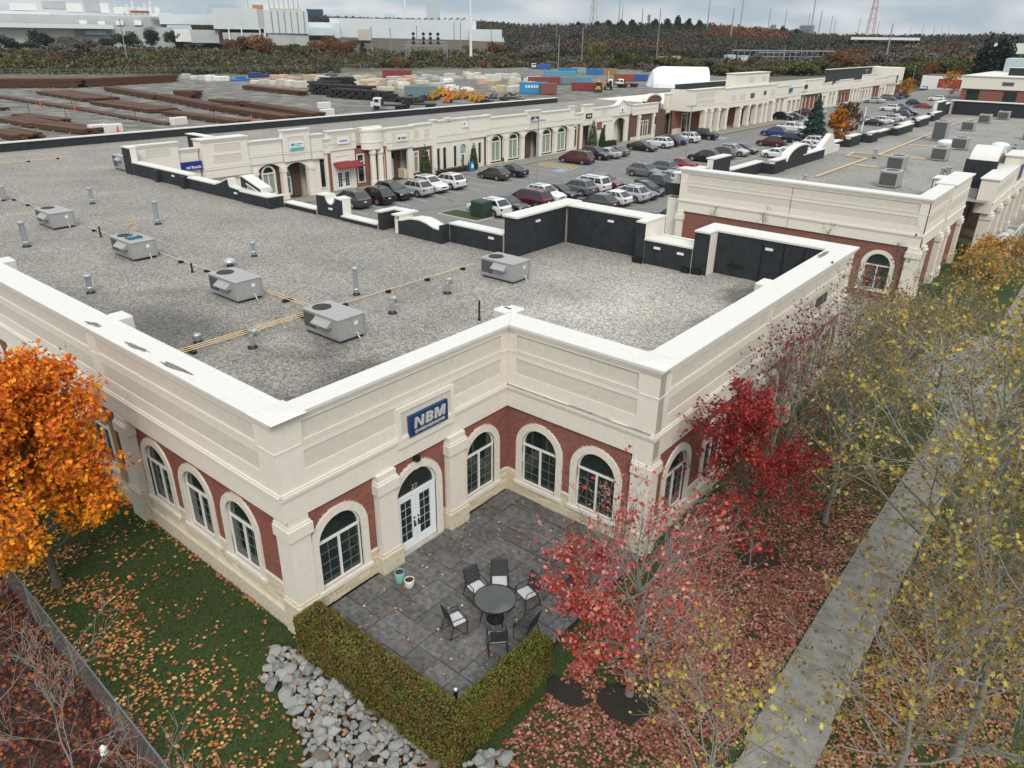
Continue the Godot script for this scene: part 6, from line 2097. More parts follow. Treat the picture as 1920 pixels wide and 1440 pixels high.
func row_of_cars(list: Array, z: float, where: String, group: String) -> void:
	for i in list.size():
		var c: Array = list[i]
		var nb: Array = list[i - 1] if i > 0 else list[1]
		var side := "after" if i > 0 else "before"
		car(c[0], c[1], Vector3(c[2], 0.0, z + rnd(-0.3, 0.3)), c[3], "%s %s parked %s, %s %s %s" % [c[1], kind_word(c[0]), where, "next to a" if i > 0 else "first beside a", nb[1], kind_word(nb[0])], group)

func lamp_post(pos: Vector3, h: float, label: String) -> void:
	var o := thing("lamp_post", label, "street lamp", pos, 0.0, "lamp posts in the car park")
	var m := MB.new()
	m.tube(Vector3.ZERO, Vector3(0, h, 0), 0.09, 0.07, 8)
	put(m, "pole", M.galv, o)
	m = MB.new()
	m.tube(Vector3(0, -0.1, 0), Vector3(0, 0.7, 0), 0.28, 0.28, 12)
	put(m, "footing", M.concrete, o)
	for s in [-1.0, 1.0]:
		m = MB.new()
		m.bar(Vector3(0, h - 0.05, 0), Vector3(s * 0.5, h, 0), 0.06, 0.06)
		m.box(s * 0.75 - 0.35, h - 0.02, -0.2, s * 0.75 + 0.35, h + 0.14, 0.2)
		put(m, "lamp_head", M.rtu, o)

# ---------------------------------------------------------------- patio
func build_patio() -> void:
	var pt := setting("patio", "dark grey slab patio in the angle of the brick building", "patio")
	boxpart("bedding", M.joint, pt, 0.15, -0.6, 0.06, 9.36, -0.03, 6.2)
	var i := 0
	var x := 0.28
	while x < 9.3:
		var z := 0.10
		while z < 6.1:
			var x1 := minf(x + 0.6, 9.36)
			var z1 := minf(z + 0.8, 6.18)
			var t := Transform3D(Basis.from_euler(Vector3(rnd(-0.004, 0.004), 0, rnd(-0.004, 0.004))), Vector3(0, rnd(-0.004, 0.004), 0))
			boxpart("slab", pick(M.slabs), pt, x + 0.009, -0.05, z + 0.009, x1 - 0.009, 0.0, z1 - 0.009, t)
			z += 0.8
			i += 1
		x += 0.6
	# hedges
	var h1 := thing("boxwood_hedge", "long clipped hedge running out from the building corner beside the rocks", "hedge")
	hedge_mass(h1, [[-0.64, -0.55, 0.42, 0.30, 0.86, 6.55]], 30000, 0.062, [Color(0.10, 0.10, 0.022), Color(0.13, 0.088, 0.026), Color(0.07, 0.078, 0.02), Color(0.16, 0.085, 0.03), Color(0.12, 0.13, 0.026)])
	var h2 := thing("boxwood_hedge", "shorter clipped hedge closing the street end of the patio", "hedge")
	hedge_mass(h2, [[0.33, -0.5, 5.95, 3.5, 0.84, 6.6]], 17000, 0.062, [Color(0.115, 0.13, 0.024), Color(0.14, 0.12, 0.026), Color(0.08, 0.095, 0.02), Color(0.16, 0.10, 0.03)])
	# rocks
	var rb := setting("rock_bed", "grey riprap stones banked along the hedge", "rock bed")
	var base := MB.new()
	var variants := []
	for k in 9:
		variants.append(rock_mesh(k + 3))
	var placed := []
	var tries := 0
	var poly := PackedVector2Array([Vector2(-0.7, 0.05), Vector2(-1.35, -0.05), Vector2(-1.9, 0.45), Vector2(-1.75, 1.3), Vector2(-1.9, 2.1), Vector2(-2.3, 2.8), Vector2(-2.7, 3.8), Vector2(-2.5, 4.8), Vector2(-2.0, 6.0), Vector2(-0.6, 7.7), Vector2(0.9, 7.5), Vector2(0.3, 6.7), Vector2(-0.6, 6.65), Vector2(-0.7, 0.4)])
	while placed.size() < 280 and tries < 20000:
		tries += 1
		var p := Vector2(rnd(-3.0, 0.6), rnd(-0.2, 8.0))
		if not Geometry2D.is_point_in_polygon(p, poly):
			continue
		var r := rnd(0.12, 0.22) if rng.randf() < 0.75 else rnd(0.07, 0.12)
		var ok := true
		for q in placed:
			if p.distance_to(Vector2(q.x, q.y)) < (r + q.z) * 0.66:
				ok = false
				break
		if not ok:
			continue
		placed.append(Vector3(p.x, p.y, r))
		var t := Transform3D(Basis.from_euler(Vector3(rnd(-0.5, 0.5), rnd(0, TAU), rnd(-0.5, 0.5))) * Basis.from_scale(Vector3(r * rnd(1.0, 1.5), r * rnd(0.6, 0.9), r * rnd(0.95, 1.3))), Vector3(p.x, -0.5 + r * 0.42, p.y))
		var m: Material = M.rocks[0]
		var u := rng.randf()
		if u > 0.55:
			m = M.rocks[1]
		if u > 0.78:
			m = M.rocks[2]
		if u > 0.93:
			m = M.rocks[3]
		put_mesh(pick(variants), "rock", m, rb, t)
	for pv in poly.size():
		poly[pv] = Vector2(poly[pv].x, -poly[pv].y)
	base.t = Transform3D(Basis(Vector3.RIGHT, Vector3.FORWARD, Vector3.UP), Vector3.ZERO)
	base.poly(poly, -0.7, -0.53)
	put(base, "gravel_bed", M.mulch, rb)
	# table
	var tb := thing("patio_table", "round glass-topped patio table with dark metal legs", "table", Vector3(3.77, 0, 4.25))
	var m := MB.new()
	m.lathe([Vector2(0.0, 0.70), Vector2(0.62, 0.70), Vector2(0.625, 0.706), Vector2(0.62, 0.712), Vector2(0, 0.712)], Vector3.ZERO, 36)
	var gm := mat(0.10, 0.12, 0.12, 0.08, 0.0, 0.6)
	gm.transparency = BaseMaterial3D.TRANSPARENCY_ALPHA
	gm.albedo_color.a = 0.55
	put(m, "table_top", gm, tb)
	m = MB.new()
	for k in 36:
		var a0 := TAU * k / 36
		var a1 := TAU * (k + 1) / 36
		m.bar(Vector3(cos(a0) * 0.63, 0.70, sin(a0) * 0.63), Vector3(cos(a1) * 0.63, 0.70, sin(a1) * 0.63), 0.03, 0.04)
	put(m, "rim", M.black_metal, tb)
	for k in 4:
		var a := TAU * k / 4 + 0.4
		m = MB.new()
		m.path([Vector3(cos(a) * 0.56, 0.69, sin(a) * 0.56), Vector3(cos(a) * 0.42, 0.40, sin(a) * 0.42), Vector3(cos(a) * 0.5, 0.0, sin(a) * 0.5)], 0.018, 8)
		put(m, "leg", M.black_metal, tb)
	var ub := thing("umbrella_base", "round black umbrella base under the glass table", "umbrella base", Vector3(3.72, 0, 4.3))
	m = MB.new()
	m.lathe([Vector2(0.27, 0.0), Vector2(0.27, 0.05), Vector2(0.1, 0.12), Vector2(0.04, 0.14), Vector2(0.035, 0.4), Vector2(0, 0.4)], Vector3.ZERO, 20)
	put(m, "base", M.tar, ub)
	# chairs round the table: [x, z, heading, cushion, label]
	for c in [[4.05, 3.25, 2.9, true, "black mesh patio chair facing the table from the door side"], [4.72, 3.62, 2.3, true, "black mesh patio chair beside the wing wall"], [4.85, 4.62, 1.3, true, "patio chair half under red leaves, with a pale cushion"], [2.60, 3.72, -1.85, true, "patio chair with pale cushion standing apart toward the hedge"], [2.85, 5.12, -0.75, true, "patio chair with pale cushion beside the short hedge"], [3.75, 5.45, 0.1, false, "dark patio chair hidden under the red maple"]]:
		patio_chair(Vector3(c[0], 0, c[1]), c[2], c[3], c[4])
	# pots
	for p in [[3.02, 0.88, 0.17, 0.40, [0.22, 0.50, 0.47], "tall turquoise glazed plant pot by the entrance column"], [3.06, 1.28, 0.17, 0.28, [0.72, 0.73, 0.70], "squat white glazed plant pot by the turquoise one"]]:
		var po := thing("plant_pot", p[5], "plant pot", Vector3(p[0], 0, p[1]))
		var r: float = p[2]
		var h: float = p[3]
		m = MB.new()
		m.lathe([Vector2(r * 0.72, 0), Vector2(r * 0.92, h * 0.4), Vector2(r, h * 0.8), Vector2(r * 0.95, h), Vector2(r * 0.85, h), Vector2(r * 0.85, h - 0.05)], Vector3.ZERO, 20)
		put(m, "vessel", mat(p[4][0], p[4][1], p[4][2], 0.25), po)
		m = MB.new()
		m.lathe([Vector2(0, h - 0.04), Vector2(r * 0.86, h - 0.045)], Vector3.ZERO, 16)
		put(m, "soil", M.mulch, po)
		var t := []
		var cc := PackedColorArray()
		for k in 9:
			t.append(Transform3D(Basis.from_euler(Vector3(rnd(-0.6, 0.6), rnd(0, TAU), rnd(-0.6, 0.6))) * Basis.from_scale(Vector3.ONE * 0.08), Vector3(rnd(-0.1, 0.1), h - 0.02, rnd(-0.1, 0.1))))
			cc.append(Color(0.16, 0.06, 0.04))
		scatter("fallen_leaves", maple_leaf(), M.leaf, t, cc, po)
	var lp := thing("garden_light", "small black bollard light at the patio corner", "light", Vector3(0.68, 0, 5.55))
	m = MB.new()
	m.lathe([Vector2(0.05, 0), Vector2(0.05, 0.42), Vector2(0.07, 0.44), Vector2(0.07, 0.5), Vector2(0.0, 0.52)], Vector3.ZERO, 12)
	put(m, "bollard", M.black_metal, lp)
	m = MB.new()
	m.lathe([Vector2(0.045, 0.52), Vector2(0.05, 0.56), Vector2(0.0, 0.6)], Vector3.ZERO, 10)
	put(m, "cap", M.white, lp)

func rock_mesh(seed_: int) -> ArrayMesh:
	# broken stone: a cube sphere cut by random planes
	var r := RandomNumberGenerator.new()
	r.seed = seed_ * 977
	var planes := []
	for k in 13:
		var d := Vector3(r.randf_range(-1, 1), r.randf_range(-1, 1), r.randf_range(-1, 1)).normalized()
		planes.append([d, r.randf_range(0.5, 0.82)])
	var f := func(d: Vector3) -> Vector3:
		var q := d * 1.05
		for p in planes:
			var over: float = q.dot(p[0]) - p[1]
			if over > 0.0:
				q -= p[0] * over
		return q
	var mb := MB.new()
	var n := 6
	for ax in 3:
		for s in [-1.0, 1.0]:
			for i in n:
				for j in n:
					var c := []
					for o in [[0, 0], [1, 0], [1, 1], [0, 1]]:
						var u: float = (i + o[0]) * 2.0 / n - 1.0
						var v: float = (j + o[1]) * 2.0 / n - 1.0
						var d := Vector3.ZERO
						d[ax] = s
						d[(ax + 1) % 3] = u
						d[(ax + 2) % 3] = v
						c.append(f.call(d.normalized()))
					mb.quad(c[0], c[1], c[2], c[3], (c[0] + c[2]) / 2)
	return mb.mesh()

var chair_proto: Node3D
func patio_chair(pos: Vector3, heading: float, cushion: bool, label: String) -> void:
	# sitter faces -z
	if chair_proto == null:
		chair_proto = Node3D.new()
		var m := MB.new()
		for x in [-0.27, 0.27]:
			m = MB.new()
			m.path([Vector3(x, 0.0, -0.24), Vector3(x, 0.40, -0.26), Vector3(x, 0.63, -0.22), Vector3(x, 0.65, 0.18), Vector3(x * 0.95, 0.62, 0.22)], 0.014, 6)
			put(m, "arm_frame", M.black_metal, chair_proto)
			m = MB.new()
			m.path([Vector3(x, 0.0, 0.34), Vector3(x, 0.42, 0.20), Vector3(x * 0.92, 0.98, 0.34)], 0.014, 6)
			put(m, "back_leg", M.black_metal, chair_proto)
			m = MB.new()
			m.path([Vector3(x, 0.02, -0.24), Vector3(x, 0.02, 0.34)], 0.012, 6)
			put(m, "runner", M.black_metal, chair_proto)
		m = MB.new()
		m.path([Vector3(-0.25, 0.98, 0.34), Vector3(0, 1.01, 0.35), Vector3(0.25, 0.98, 0.34)], 0.014, 6)
		m.path([Vector3(-0.26, 0.42, -0.25), Vector3(0.26, 0.42, -0.25)], 0.012, 6)
		m.path([Vector3(-0.26, 0.40, 0.2), Vector3(0.26, 0.40, 0.2)], 0.012, 6)
		put(m, "cross_rail", M.black_metal, chair_proto)
		var cloth := mat(0.035, 0.037, 0.04, 0.8)
		m = MB.new()
		m.hexa([Vector3(-0.25, 0.40, -0.25), Vector3(0.25, 0.40, -0.25), Vector3(0.25, 0.385, 0.2), Vector3(-0.25, 0.385, 0.2), Vector3(-0.25, 0.41, -0.25), Vector3(0.25, 0.41, -0.25), Vector3(0.25, 0.395, 0.2), Vector3(-0.25, 0.395, 0.2)])
		put(m, "seat", cloth, chair_proto)
		m = MB.new()
		m.hexa([Vector3(-0.24, 0.46, 0.20), Vector3(0.24, 0.46, 0.20), Vector3(0.24, 0.46, 0.21), Vector3(-0.24, 0.46, 0.21), Vector3(-0.235, 0.96, 0.33), Vector3(0.235, 0.96, 0.33), Vector3(0.235, 0.96, 0.34), Vector3(-0.235, 0.96, 0.34)])
		put(m, "backrest", cloth, chair_proto)
		m = MB.new()
		m.cbox(-0.235, 0.412, -0.24, 0.235, 0.47, 0.19, 0.025)
		put(m, "cushion", mat(0.52, 0.53, 0.55, 0.9), chair_proto)
	var o: Node3D = chair_proto.duplicate()
	o.name = "patio_chair"
	add_child(o, true)
	o.position = pos
	o.rotation.y = heading
	o.set_meta("label", label)
	o.set_meta("category", "chair")
	o.set_meta("group", "patio chairs round the glass table")
	if not cushion:
		var c := o.get_node("cushion")
		o.remove_child(c)
		c.free()

# ---------------------------------------------------------------- plants
var _maple: ArrayMesh
func maple_leaf() -> ArrayMesh:
	if _maple == null:
		var mb := MB.new()
		var out := []
		for p in [[0.0, -0.45], [0.22, -0.30], [0.46, -0.22], [0.28, 0.0], [0.50, 0.22], [0.20, 0.20], [0.0, 0.55], [-0.20, 0.20], [-0.50, 0.22], [-0.28, 0.0], [-0.46, -0.22], [-0.22, -0.30]]:
			out.append(Vector3(p[0] * 0.92, 0.34 * absf(p[0]) + 0.30 * p[1] * p[1] + 0.12 * p[0] * p[1], p[1] + 0.12 * p[0]))
		for i in out.size():
			mb.face(Vector3(0, 0, 0), out[i], out[(i + 1) % out.size()], Vector3.UP)
		_maple = mb.mesh()
	return _maple

var _simple: ArrayMesh
func simple_leaf() -> ArrayMesh:
	if _simple == null:
		var mb := MB.new()
		mb.face(Vector3(0, 0, -0.5), Vector3(0.3, 0.06, 0), Vector3(0, 0, 0.5), Vector3.UP)
		mb.face(Vector3(0, 0, -0.5), Vector3(0, 0, 0.5), Vector3(-0.3, 0.06, 0), Vector3.UP)
		_simple = mb.mesh()
	return _simple

var _spray: ArrayMesh
func spray() -> ArrayMesh:
	# a small tuft of several leaf blades
	if _spray == null:
		var mb := MB.new()
		var r := RandomNumberGenerator.new()
		r.seed = 8
		for k in 7:
			mb.t = Transform3D(Basis.from_euler(Vector3(r.randf_range(-1.0, 1.0), r.randf_range(0, TAU), r.randf_range(-1.0, 1.0))), Vector3(r.randf_range(-0.35, 0.35), r.randf_range(-0.3, 0.3), r.randf_range(-0.35, 0.35)))
			mb.face(Vector3(0, 0, -0.34), Vector3(0.2, 0.03, 0), Vector3(0, 0, 0.34), Vector3.UP)
			mb.face(Vector3(0, 0, -0.34), Vector3(0, 0, 0.34), Vector3(-0.2, 0.03, 0), Vector3.UP)
		_spray = mb.mesh()
	return _spray

func any_turn() -> Basis:
	return Basis.from_euler(Vector3(rnd(-1.2, 1.2), rnd(0, TAU), rnd(-1.2, 1.2)))

func tinted(c: Color, k := 0.25) -> Color:
	var q := rnd(1.0 - k, 1.0 + k)
	return Color(c.r * q, c.g * q * rnd(0.93, 1.07), c.b * q)

func hedge_mass(o: Node3D, boxes: Array, count: int, leaf: float, cols: Array) -> void:
	var tw := MB.new()
	for b in boxes:
		tw.cbox(b[0] + 0.09, b[1], b[2] + 0.09, b[3] - 0.09, b[4] - 0.09, b[5] - 0.09, 0.12)
	put(tw, "twigs", mat(0.02, 0.016, 0.009, 0.95), o)
	var t := []
	var cc := PackedColorArray()
	var nz := FastNoiseLite.new()
	nz.seed = 4
	nz.frequency = 0.9
	for i in count:
		var b: Array = boxes[i % boxes.size()]
		var p := Vector3(rnd(b[0], b[3]), rnd(b[1], b[4]), rnd(b[2], b[5]))
		var f := rng.randf()
		var ar := [(b[3] - b[0]) * (b[5] - b[2]), (b[4] - b[1]) * (b[5] - b[2]), (b[4] - b[1]) * (b[3] - b[0])]
		var tot: float = ar[0] + 2 * ar[1] + 2 * ar[2]
		var n := nz.get_noise_3d(p.x * 2.0, p.y * 2.0, p.z * 2.0) * 0.06
		var d := rnd(-0.07, 0.04) + n
		var rr := 0.16
		if f < ar[0] / tot:
			var ex := minf(minf(p.x - b[0], b[3] - p.x), minf(p.z - b[2], b[5] - p.z))
			p.y = b[4] + d - (0.0 if ex > rr else rr - sqrt(rr * rr - (rr - ex) * (rr - ex)))
		elif f < (ar[0] + 2 * ar[1]) / tot:
			var ey := minf(b[4] - p.y, minf(p.z - b[2], b[5] - p.z))
			var inn := 0.0 if ey > rr else rr - sqrt(maxf(0.0, rr * rr - (rr - ey) * (rr - ey)))
			p.x = b[0] - d + inn if rng.randf() < 0.5 else b[3] + d - inn
		else:
			var ey := minf(b[4] - p.y, minf(p.x - b[0], b[3] - p.x))
			var inn := 0.0 if ey > rr else rr - sqrt(maxf(0.0, rr * rr - (rr - ey) * (rr - ey)))
			p.z = b[2] - d + inn if rng.randf() < 0.5 else b[5] + d - inn
		t.append(Transform3D(any_turn() * Basis.from_scale(Vector3.ONE * leaf * rnd(0.8, 1.5)), p))
		var ci := clampi(int((nz.get_noise_3d(p.x * 0.8, p.y, p.z * 0.8) * 1.3 + 0.5 + rnd(-0.35, 0.35)) * cols.size()), 0, cols.size() - 1)
		cc.append(tinted(cols[ci], 0.35))
	scatter("foliage", simple_leaf(), M.hedge, t, cc, o)

func conifer(called: String, pos: Vector3, h: float, r: float, col: Color, label: String, count: int, leaf: float, column: bool, group := "") -> void:
	var o := thing(called, label, "tree", pos, rnd(0, TAU), group)
	var m := MB.new()
	m.tube(Vector3(0, -0.3, 0), Vector3(0, h * 0.96, 0), h * 0.022, 0.01, 7)
	put(m, "trunk", M.bark, o)
	var t := []
	var cc := PackedColorArray()
	for i in count:
		var v := 1.0 - sqrt(rng.randf())
		var a := rnd(0, TAU)
		var prof := (1.0 - v) if not column else pow(1.0 - v, 0.6) * (0.75 + 0.25 * minf(1.0, v * 5.0))
		var tier := 0.80 + 0.20 * sin(v * 46.0 + a * 2.0) if not column else 0.92 + 0.08 * sin(a * 5.0 + v * 9.0)
		var rr := r * prof * tier * sqrt(rnd(0.35, 1.0))
		var p := Vector3(cos(a) * rr, h * (0.03 + 0.95 * v) - rr * (0.18 if not column else 0.0), sin(a) * rr)
		t.append(Transform3D(any_turn() * Basis.from_scale(Vector3.ONE * leaf * rnd(0.7, 1.4)), p))
		cc.append(tinted(col, 0.35))
	scatter("crown", spray(), M.leaf, t, cc, o)

# ---------------------------------------------------------------- deciduous trees
func limb(mb: MB, tips: Array, p: Vector3, d: Vector3, L: float, r: float, depth: int, gnarl: float) -> void:
	var n := 4 if depth > 1 else 3
	var q := p
	var rr := r
	var joints := []
	for i in n:
		d = (d + Vector3(rnd(-1, 1), rnd(-0.5, 0.9), rnd(-1, 1)) * gnarl).normalized()
		var e := q + d * (L / n)
		var r1 := lerpf(r, r * 0.35, float(i + 1) / n)
		mb.tube(q, e, rr, maxf(r1, 0.004), 6 if depth > 1 else (5 if depth == 1 else 4), false)
		joints.append([e, d, r1])
		if depth <= 1:
			tips.append([e, d])
		q = e
		rr = r1
	if depth <= 0:
		return
	var kids := 6 if depth > 1 else 5
	for k in kids:
		var j: Array = joints[mini(joints.size() - 1, int(rnd(0.2, 1.0) * joints.size()))]
		var jd: Vector3 = j[1]
		var side := jd.cross(Vector3(rnd(-1, 1), rnd(-1, 1), rnd(-1, 1))).normalized()
		var nd := (jd * rnd(0.5, 0.9) + side * rnd(0.5, 0.85) + Vector3.UP * 0.18).normalized()
		limb(mb, tips, j[0], nd, L * rnd(0.42, 0.62), maxf(j[2] * rnd(0.55, 0.75), 0.005), depth - 1, gnarl)

func tree(called: String, label: String, pos: Vector3, s: Dictionary, group := "") -> void:
	var o := thing(called, label, "tree", pos, 0.0, group)
	var mb := MB.new()
	var tips := []
	var H: float = s.h
	var r0: float = s.get("r0", H * 0.018)
	var bare: float = s.get("clear", 0.2)
	var lean: Vector3 = s.get("lean", Vector3.ZERO)
	# leader
	var pts := []
	var n := 7
	for i in n + 1:
		var f := float(i) / n
		pts.append(Vector3(rnd(-1, 1) * 0.03 * H * f, -0.25 + (H + 0.25) * f * 0.97, rnd(-1, 1) * 0.03 * H * f) + lean * f)
	for i in n:
		mb.tube(pts[i], pts[i + 1], lerpf(r0 * (1.35 if i == 0 else 1.0), r0 * 0.12, float(i) / n), lerpf(r0, r0 * 0.12, float(i + 1) / n), 8, false)
	var limbs: int = s.get("limbs", 16)
	for k in limbs:
		var f := bare + (0.94 - bare) * pow((k + 0.5) / limbs, 0.85)
		var i := mini(n - 1, int(f * n))
		var p: Vector3 = pts[i].lerp(pts[i + 1], f * n - i)
		var a := k * 2.399 + rnd(-0.3, 0.3)
		var el: float = lerpf(s.get("el0", 0.35), s.get("el1", 1.1), f)
		var d := Vector3(cos(a) * cos(el), sin(el), sin(a) * cos(el))
		var prof := sin(PI * clampf((f - bare) / (1.0 - bare) * 0.82 + 0.18, 0.0, 1.0)) if s.get("shape", "round") == "round" else 1.1 - f
		var L: float = s.w * (0.35 + 0.65 * prof) * rnd(0.85, 1.1)
		limb(mb, tips, p, d, L, r0 * lerpf(0.42, 0.2, f), 2, s.get("gnarl", 0.16))
	put(mb, "trunk", s.bark, o)
	var t := []
	var cc := PackedColorArray()
	var size: float = s.leaf
	var cols: Array = s.cols
	var keep = s.get("keep")
	var droop: float = s.get("fuzz", 0.22)
	var tries := 0
	while t.size() < s.n and tries < s.n * 8:
		tries += 1
		var tp: Array = tips[rng.randi() % tips.size()]
		var p: Vector3 = tp[0] + Vector3(rnd(-1, 1), rnd(-1, 0.7), rnd(-1, 1)) * droop
		if keep != null and rng.randf() > keep.call(p):
			continue
		t.append(Transform3D(Basis.from_euler(Vector3(rnd(-1.3, 1.3), rnd(0, TAU), rnd(-1.3, 1.3))) * Basis.from_scale(Vector3(rnd(0.6, 1.05), rnd(0.4, 1.6), rnd(0.8, 1.1)) * size * rnd(0.6, 1.25)), p))
		var hgt := clampf(p.y / H, 0.0, 1.0)
		var ci := clampi(int((rng.randf() * 0.75 + s.get("bias", 0.0) * (hgt - 0.5) + 0.12) * cols.size()), 0, cols.size() - 1)
		cc.append(tinted(cols[ci], 0.22))
	if t.size():
		scatter("crown", s.get("leaf_mesh", maple_leaf()), M.leaf, t, cc, o)

func build_near_trees() -> void:
	# flaming orange maple by the left lawn
	tree("orange_maple", "blazing orange maple in full leaf on the lawn", Vector3(-3.9, -0.55, -7.9), {"h": 6.3, "w": 2.5, "r0": 0.13, "clear": 0.2, "limbs": 22, "bark": M.bark, "leaf": 0.17, "n": 32000, "fuzz": 0.3, "el0": 0.3, "el1": 1.15,
		"cols": [Color(0.76, 0.42, 0.03), Color(0.74, 0.32, 0.02), Color(0.68, 0.235, 0.016), Color(0.62, 0.17, 0.015), Color(0.52, 0.10, 0.015)], "bias": 0.5})
	tree("red_maple", "bright crimson maple in a mulch ring near the wing corner", Vector3(12.1, -0.3, 8.9), {"h": 5.9, "w": 2.4, "r0": 0.10, "clear": 0.16, "limbs": 20, "shape": "cone", "lean": Vector3(-2.0, 0, -0.5), "bark": M.bark, "leaf": 0.115, "n": 8500, "gnarl": 0.26, "fuzz": 0.15, "el0": 0.35, "el1": 1.2,
		"cols": [Color(0.10, 0.012, 0.014), Color(0.20, 0.014, 0.016), Color(0.30, 0.022, 0.02), Color(0.36, 0.05, 0.03), Color(0.22, 0.02, 0.03), Color(0.15, 0.03, 0.02)]})
	var keep := func(p: Vector3) -> float:
		# one flank still in leaf, the rest shed
		return 0.95 if p.x * 0.63 + p.z * 0.78 < -0.25 and p.y < 4.2 else 0.045
	tree("half_bare_maple", "half-bare maple, grey twigs with a red-leaved flank beside the patio", Vector3(4.1, -0.4, 8.75), {"h": 5.0, "w": 2.7, "r0": 0.12, "clear": 0.22, "limbs": 22, "bark": M.grey_bark, "leaf": 0.12, "n": 5200, "fuzz": 0.2, "keep": keep, "el0": 0.35, "el1": 1.2,
		"cols": [Color(0.30, 0.03, 0.03), Color(0.42, 0.07, 0.06), Color(0.52, 0.20, 0.17), Color(0.36, 0.05, 0.02)]})
	var yel := [Color(0.22, 0.17, 0.045), Color(0.34, 0.26, 0.06), Color(0.44, 0.34, 0.07), Color(0.27, 0.24, 0.06), Color(0.34, 0.20, 0.07)]
	var ol := [Color(0.14, 0.11, 0.035), Color(0.22, 0.175, 0.05), Color(0.29, 0.235, 0.06), Color(0.18, 0.10, 0.04), Color(0.24, 0.15, 0.06)]
	# plane trees lining the sidewalk
	var g := "yellow-leaved trees along the sidewalk"
	tree("plane_tree", "large mottled-trunk tree with sparse yellow leaves over the sidewalk", Vector3(12.6, -0.35, 14.3), {"h": 9.0, "w": 4.2, "r0": 0.2, "clear": 0.12, "limbs": 18, "bark": M.plane_bark, "leaf": 0.15, "n": 3000, "fuzz": 0.16, "el0": 0.55, "el1": 1.1, "gnarl": 0.2, "cols": yel}, g)
	tree("plane_tree", "yellow-leaved tree between the crimson maple and the driveway", Vector3(19.6, -0.3, 9.3), {"h": 6.4, "w": 2.9, "r0": 0.12, "clear": 0.2, "limbs": 20, "bark": M.grey_bark, "leaf": 0.115, "n": 2700, "fuzz": 0.15, "cols": ol}, g)
	tree("plane_tree", "yellow-leaved tree beside the concrete driveway", Vector3(27.0, -0.3, 9.6), {"h": 4.4, "w": 2.7, "r0": 0.11, "clear": 0.2, "limbs": 20, "bark": M.grey_bark, "leaf": 0.12, "n": 2600, "fuzz": 0.15, "cols": ol}, g)
	tree("plane_tree", "yellow-leaved tree on the verge opposite the driveway", Vector3(24.5, -0.3, 15.0), {"h": 4.6, "w": 2.7, "r0": 0.12, "clear": 0.2, "limbs": 18, "bark": M.plane_bark, "leaf": 0.12, "n": 1900, "fuzz": 0.15, "cols": yel}, g)
	tree("plane_tree", "big-leaved yellow tree overhanging the lower sidewalk", Vector3(7.6, -0.35, 16.0), {"h": 7.0, "w": 3.2, "r0": 0.12, "clear": 0.2, "limbs": 20, "bark": M.grey_bark, "leaf": 0.155, "n": 2900, "fuzz": 0.16, "cols": yel}, g)
	tree("plane_tree", "young yellow tree rising among fallen leaves by the sidewalk", Vector3(1.9, -0.4, 11.9), {"h": 4.3, "w": 2.2, "r0": 0.07, "clear": 0.2, "limbs": 15, "bark": M.grey_bark, "leaf": 0.12, "n": 1000, "fuzz": 0.14, "cols": yel}, g)
	tree("plane_tree", "slim yellow tree beyond the driveway by the second building", Vector3(45.5, -0.2, 9.6), {"h": 3.0, "w": 2.0, "r0": 0.08, "clear": 0.2, "limbs": 16, "bark": M.plane_bark, "leaf": 0.18, "n": 1500, "fuzz": 0.3, "cols": [Color(0.36, 0.26, 0.05), Color(0.42, 0.20, 0.04), Color(0.30, 0.24, 0.06)]}, g)
	for q in [[53.0, 10.2, "golden street tree in front of the brown brick recess"], [66.0, 11.8, "amber street tree by the porch railing"], [80.0, 13.0, "amber street tree farther along the porch"], [58.5, 13.8, "golden street tree across the sidewalk"]]:
		tree("plane_tree", q[2], Vector3(q[0], -0.2, q[1]), {"h": 2.3, "w": 2.0, "r0": 0.06, "clear": 0.1, "limbs": 14, "bark": M.plane_bark, "leaf": 0.22, "n": 1300, "fuzz": 0.35, "cols": [Color(0.36, 0.24, 0.05), Color(0.40, 0.17, 0.04), Color(0.30, 0.22, 0.06)]}, g)
	for q in [[16.2, 14.9, 6.4, "yellowing tree beside the large mottled-trunk one"], [20.5, 15.2, 5.8, "yellowing tree farther along the verge"], [15.6, 10.2, 5.6, "yellowing tree close to the crimson maple"], [33.0, 14.8, 3.8, "yellowing tree across from the second building"], [23.0, 10.4, 5.6, "yellowing tree halfway to the driveway"], [29.2, 11.0, 3.6, "low yellowing tree at the driveway edge"], [10.2, 15.6, 6.6, "yellowing tree leaning over the lower sidewalk"], [5.0, 15.0, 5.6, "yellowing tree at the lower end of the sidewalk"]]:
		tree("plane_tree", q[3], Vector3(q[0], -0.3, q[1]), {"h": q[2], "w": 2.8, "r0": 0.1, "clear": 0.15, "limbs": 20, "bark": M.grey_bark, "leaf": 0.115, "n": 2200, "fuzz": 0.15, "cols": ol}, g)
	# shedding trees along the wing wall
	var wine := [Color(0.16, 0.015, 0.025), Color(0.22, 0.02, 0.03), Color(0.13, 0.02, 0.02)]
	for q in [[15.2, 8.0, 6.6, 900, "nearly bare tree with wine-red leaves next to the wing wall"], [18.0, 7.6, 6.8, 500, "bare upright tree before the second wing column"], [23.8, 7.9, 7.0, 700, "bare tree with a few dark red leaves near the wing end"]]:
		tree("shedding_maple", q[4], Vector3(q[0], -0.3, q[1]), {"h": q[2], "w": 1.9, "r0": 0.08, "clear": 0.15, "limbs": 18, "bark": M.grey_bark, "leaf": 0.12, "n": q[3], "fuzz": 0.15, "el0": 0.7, "el1": 1.3, "cols": wine}, "nearly bare trees along the wing wall")
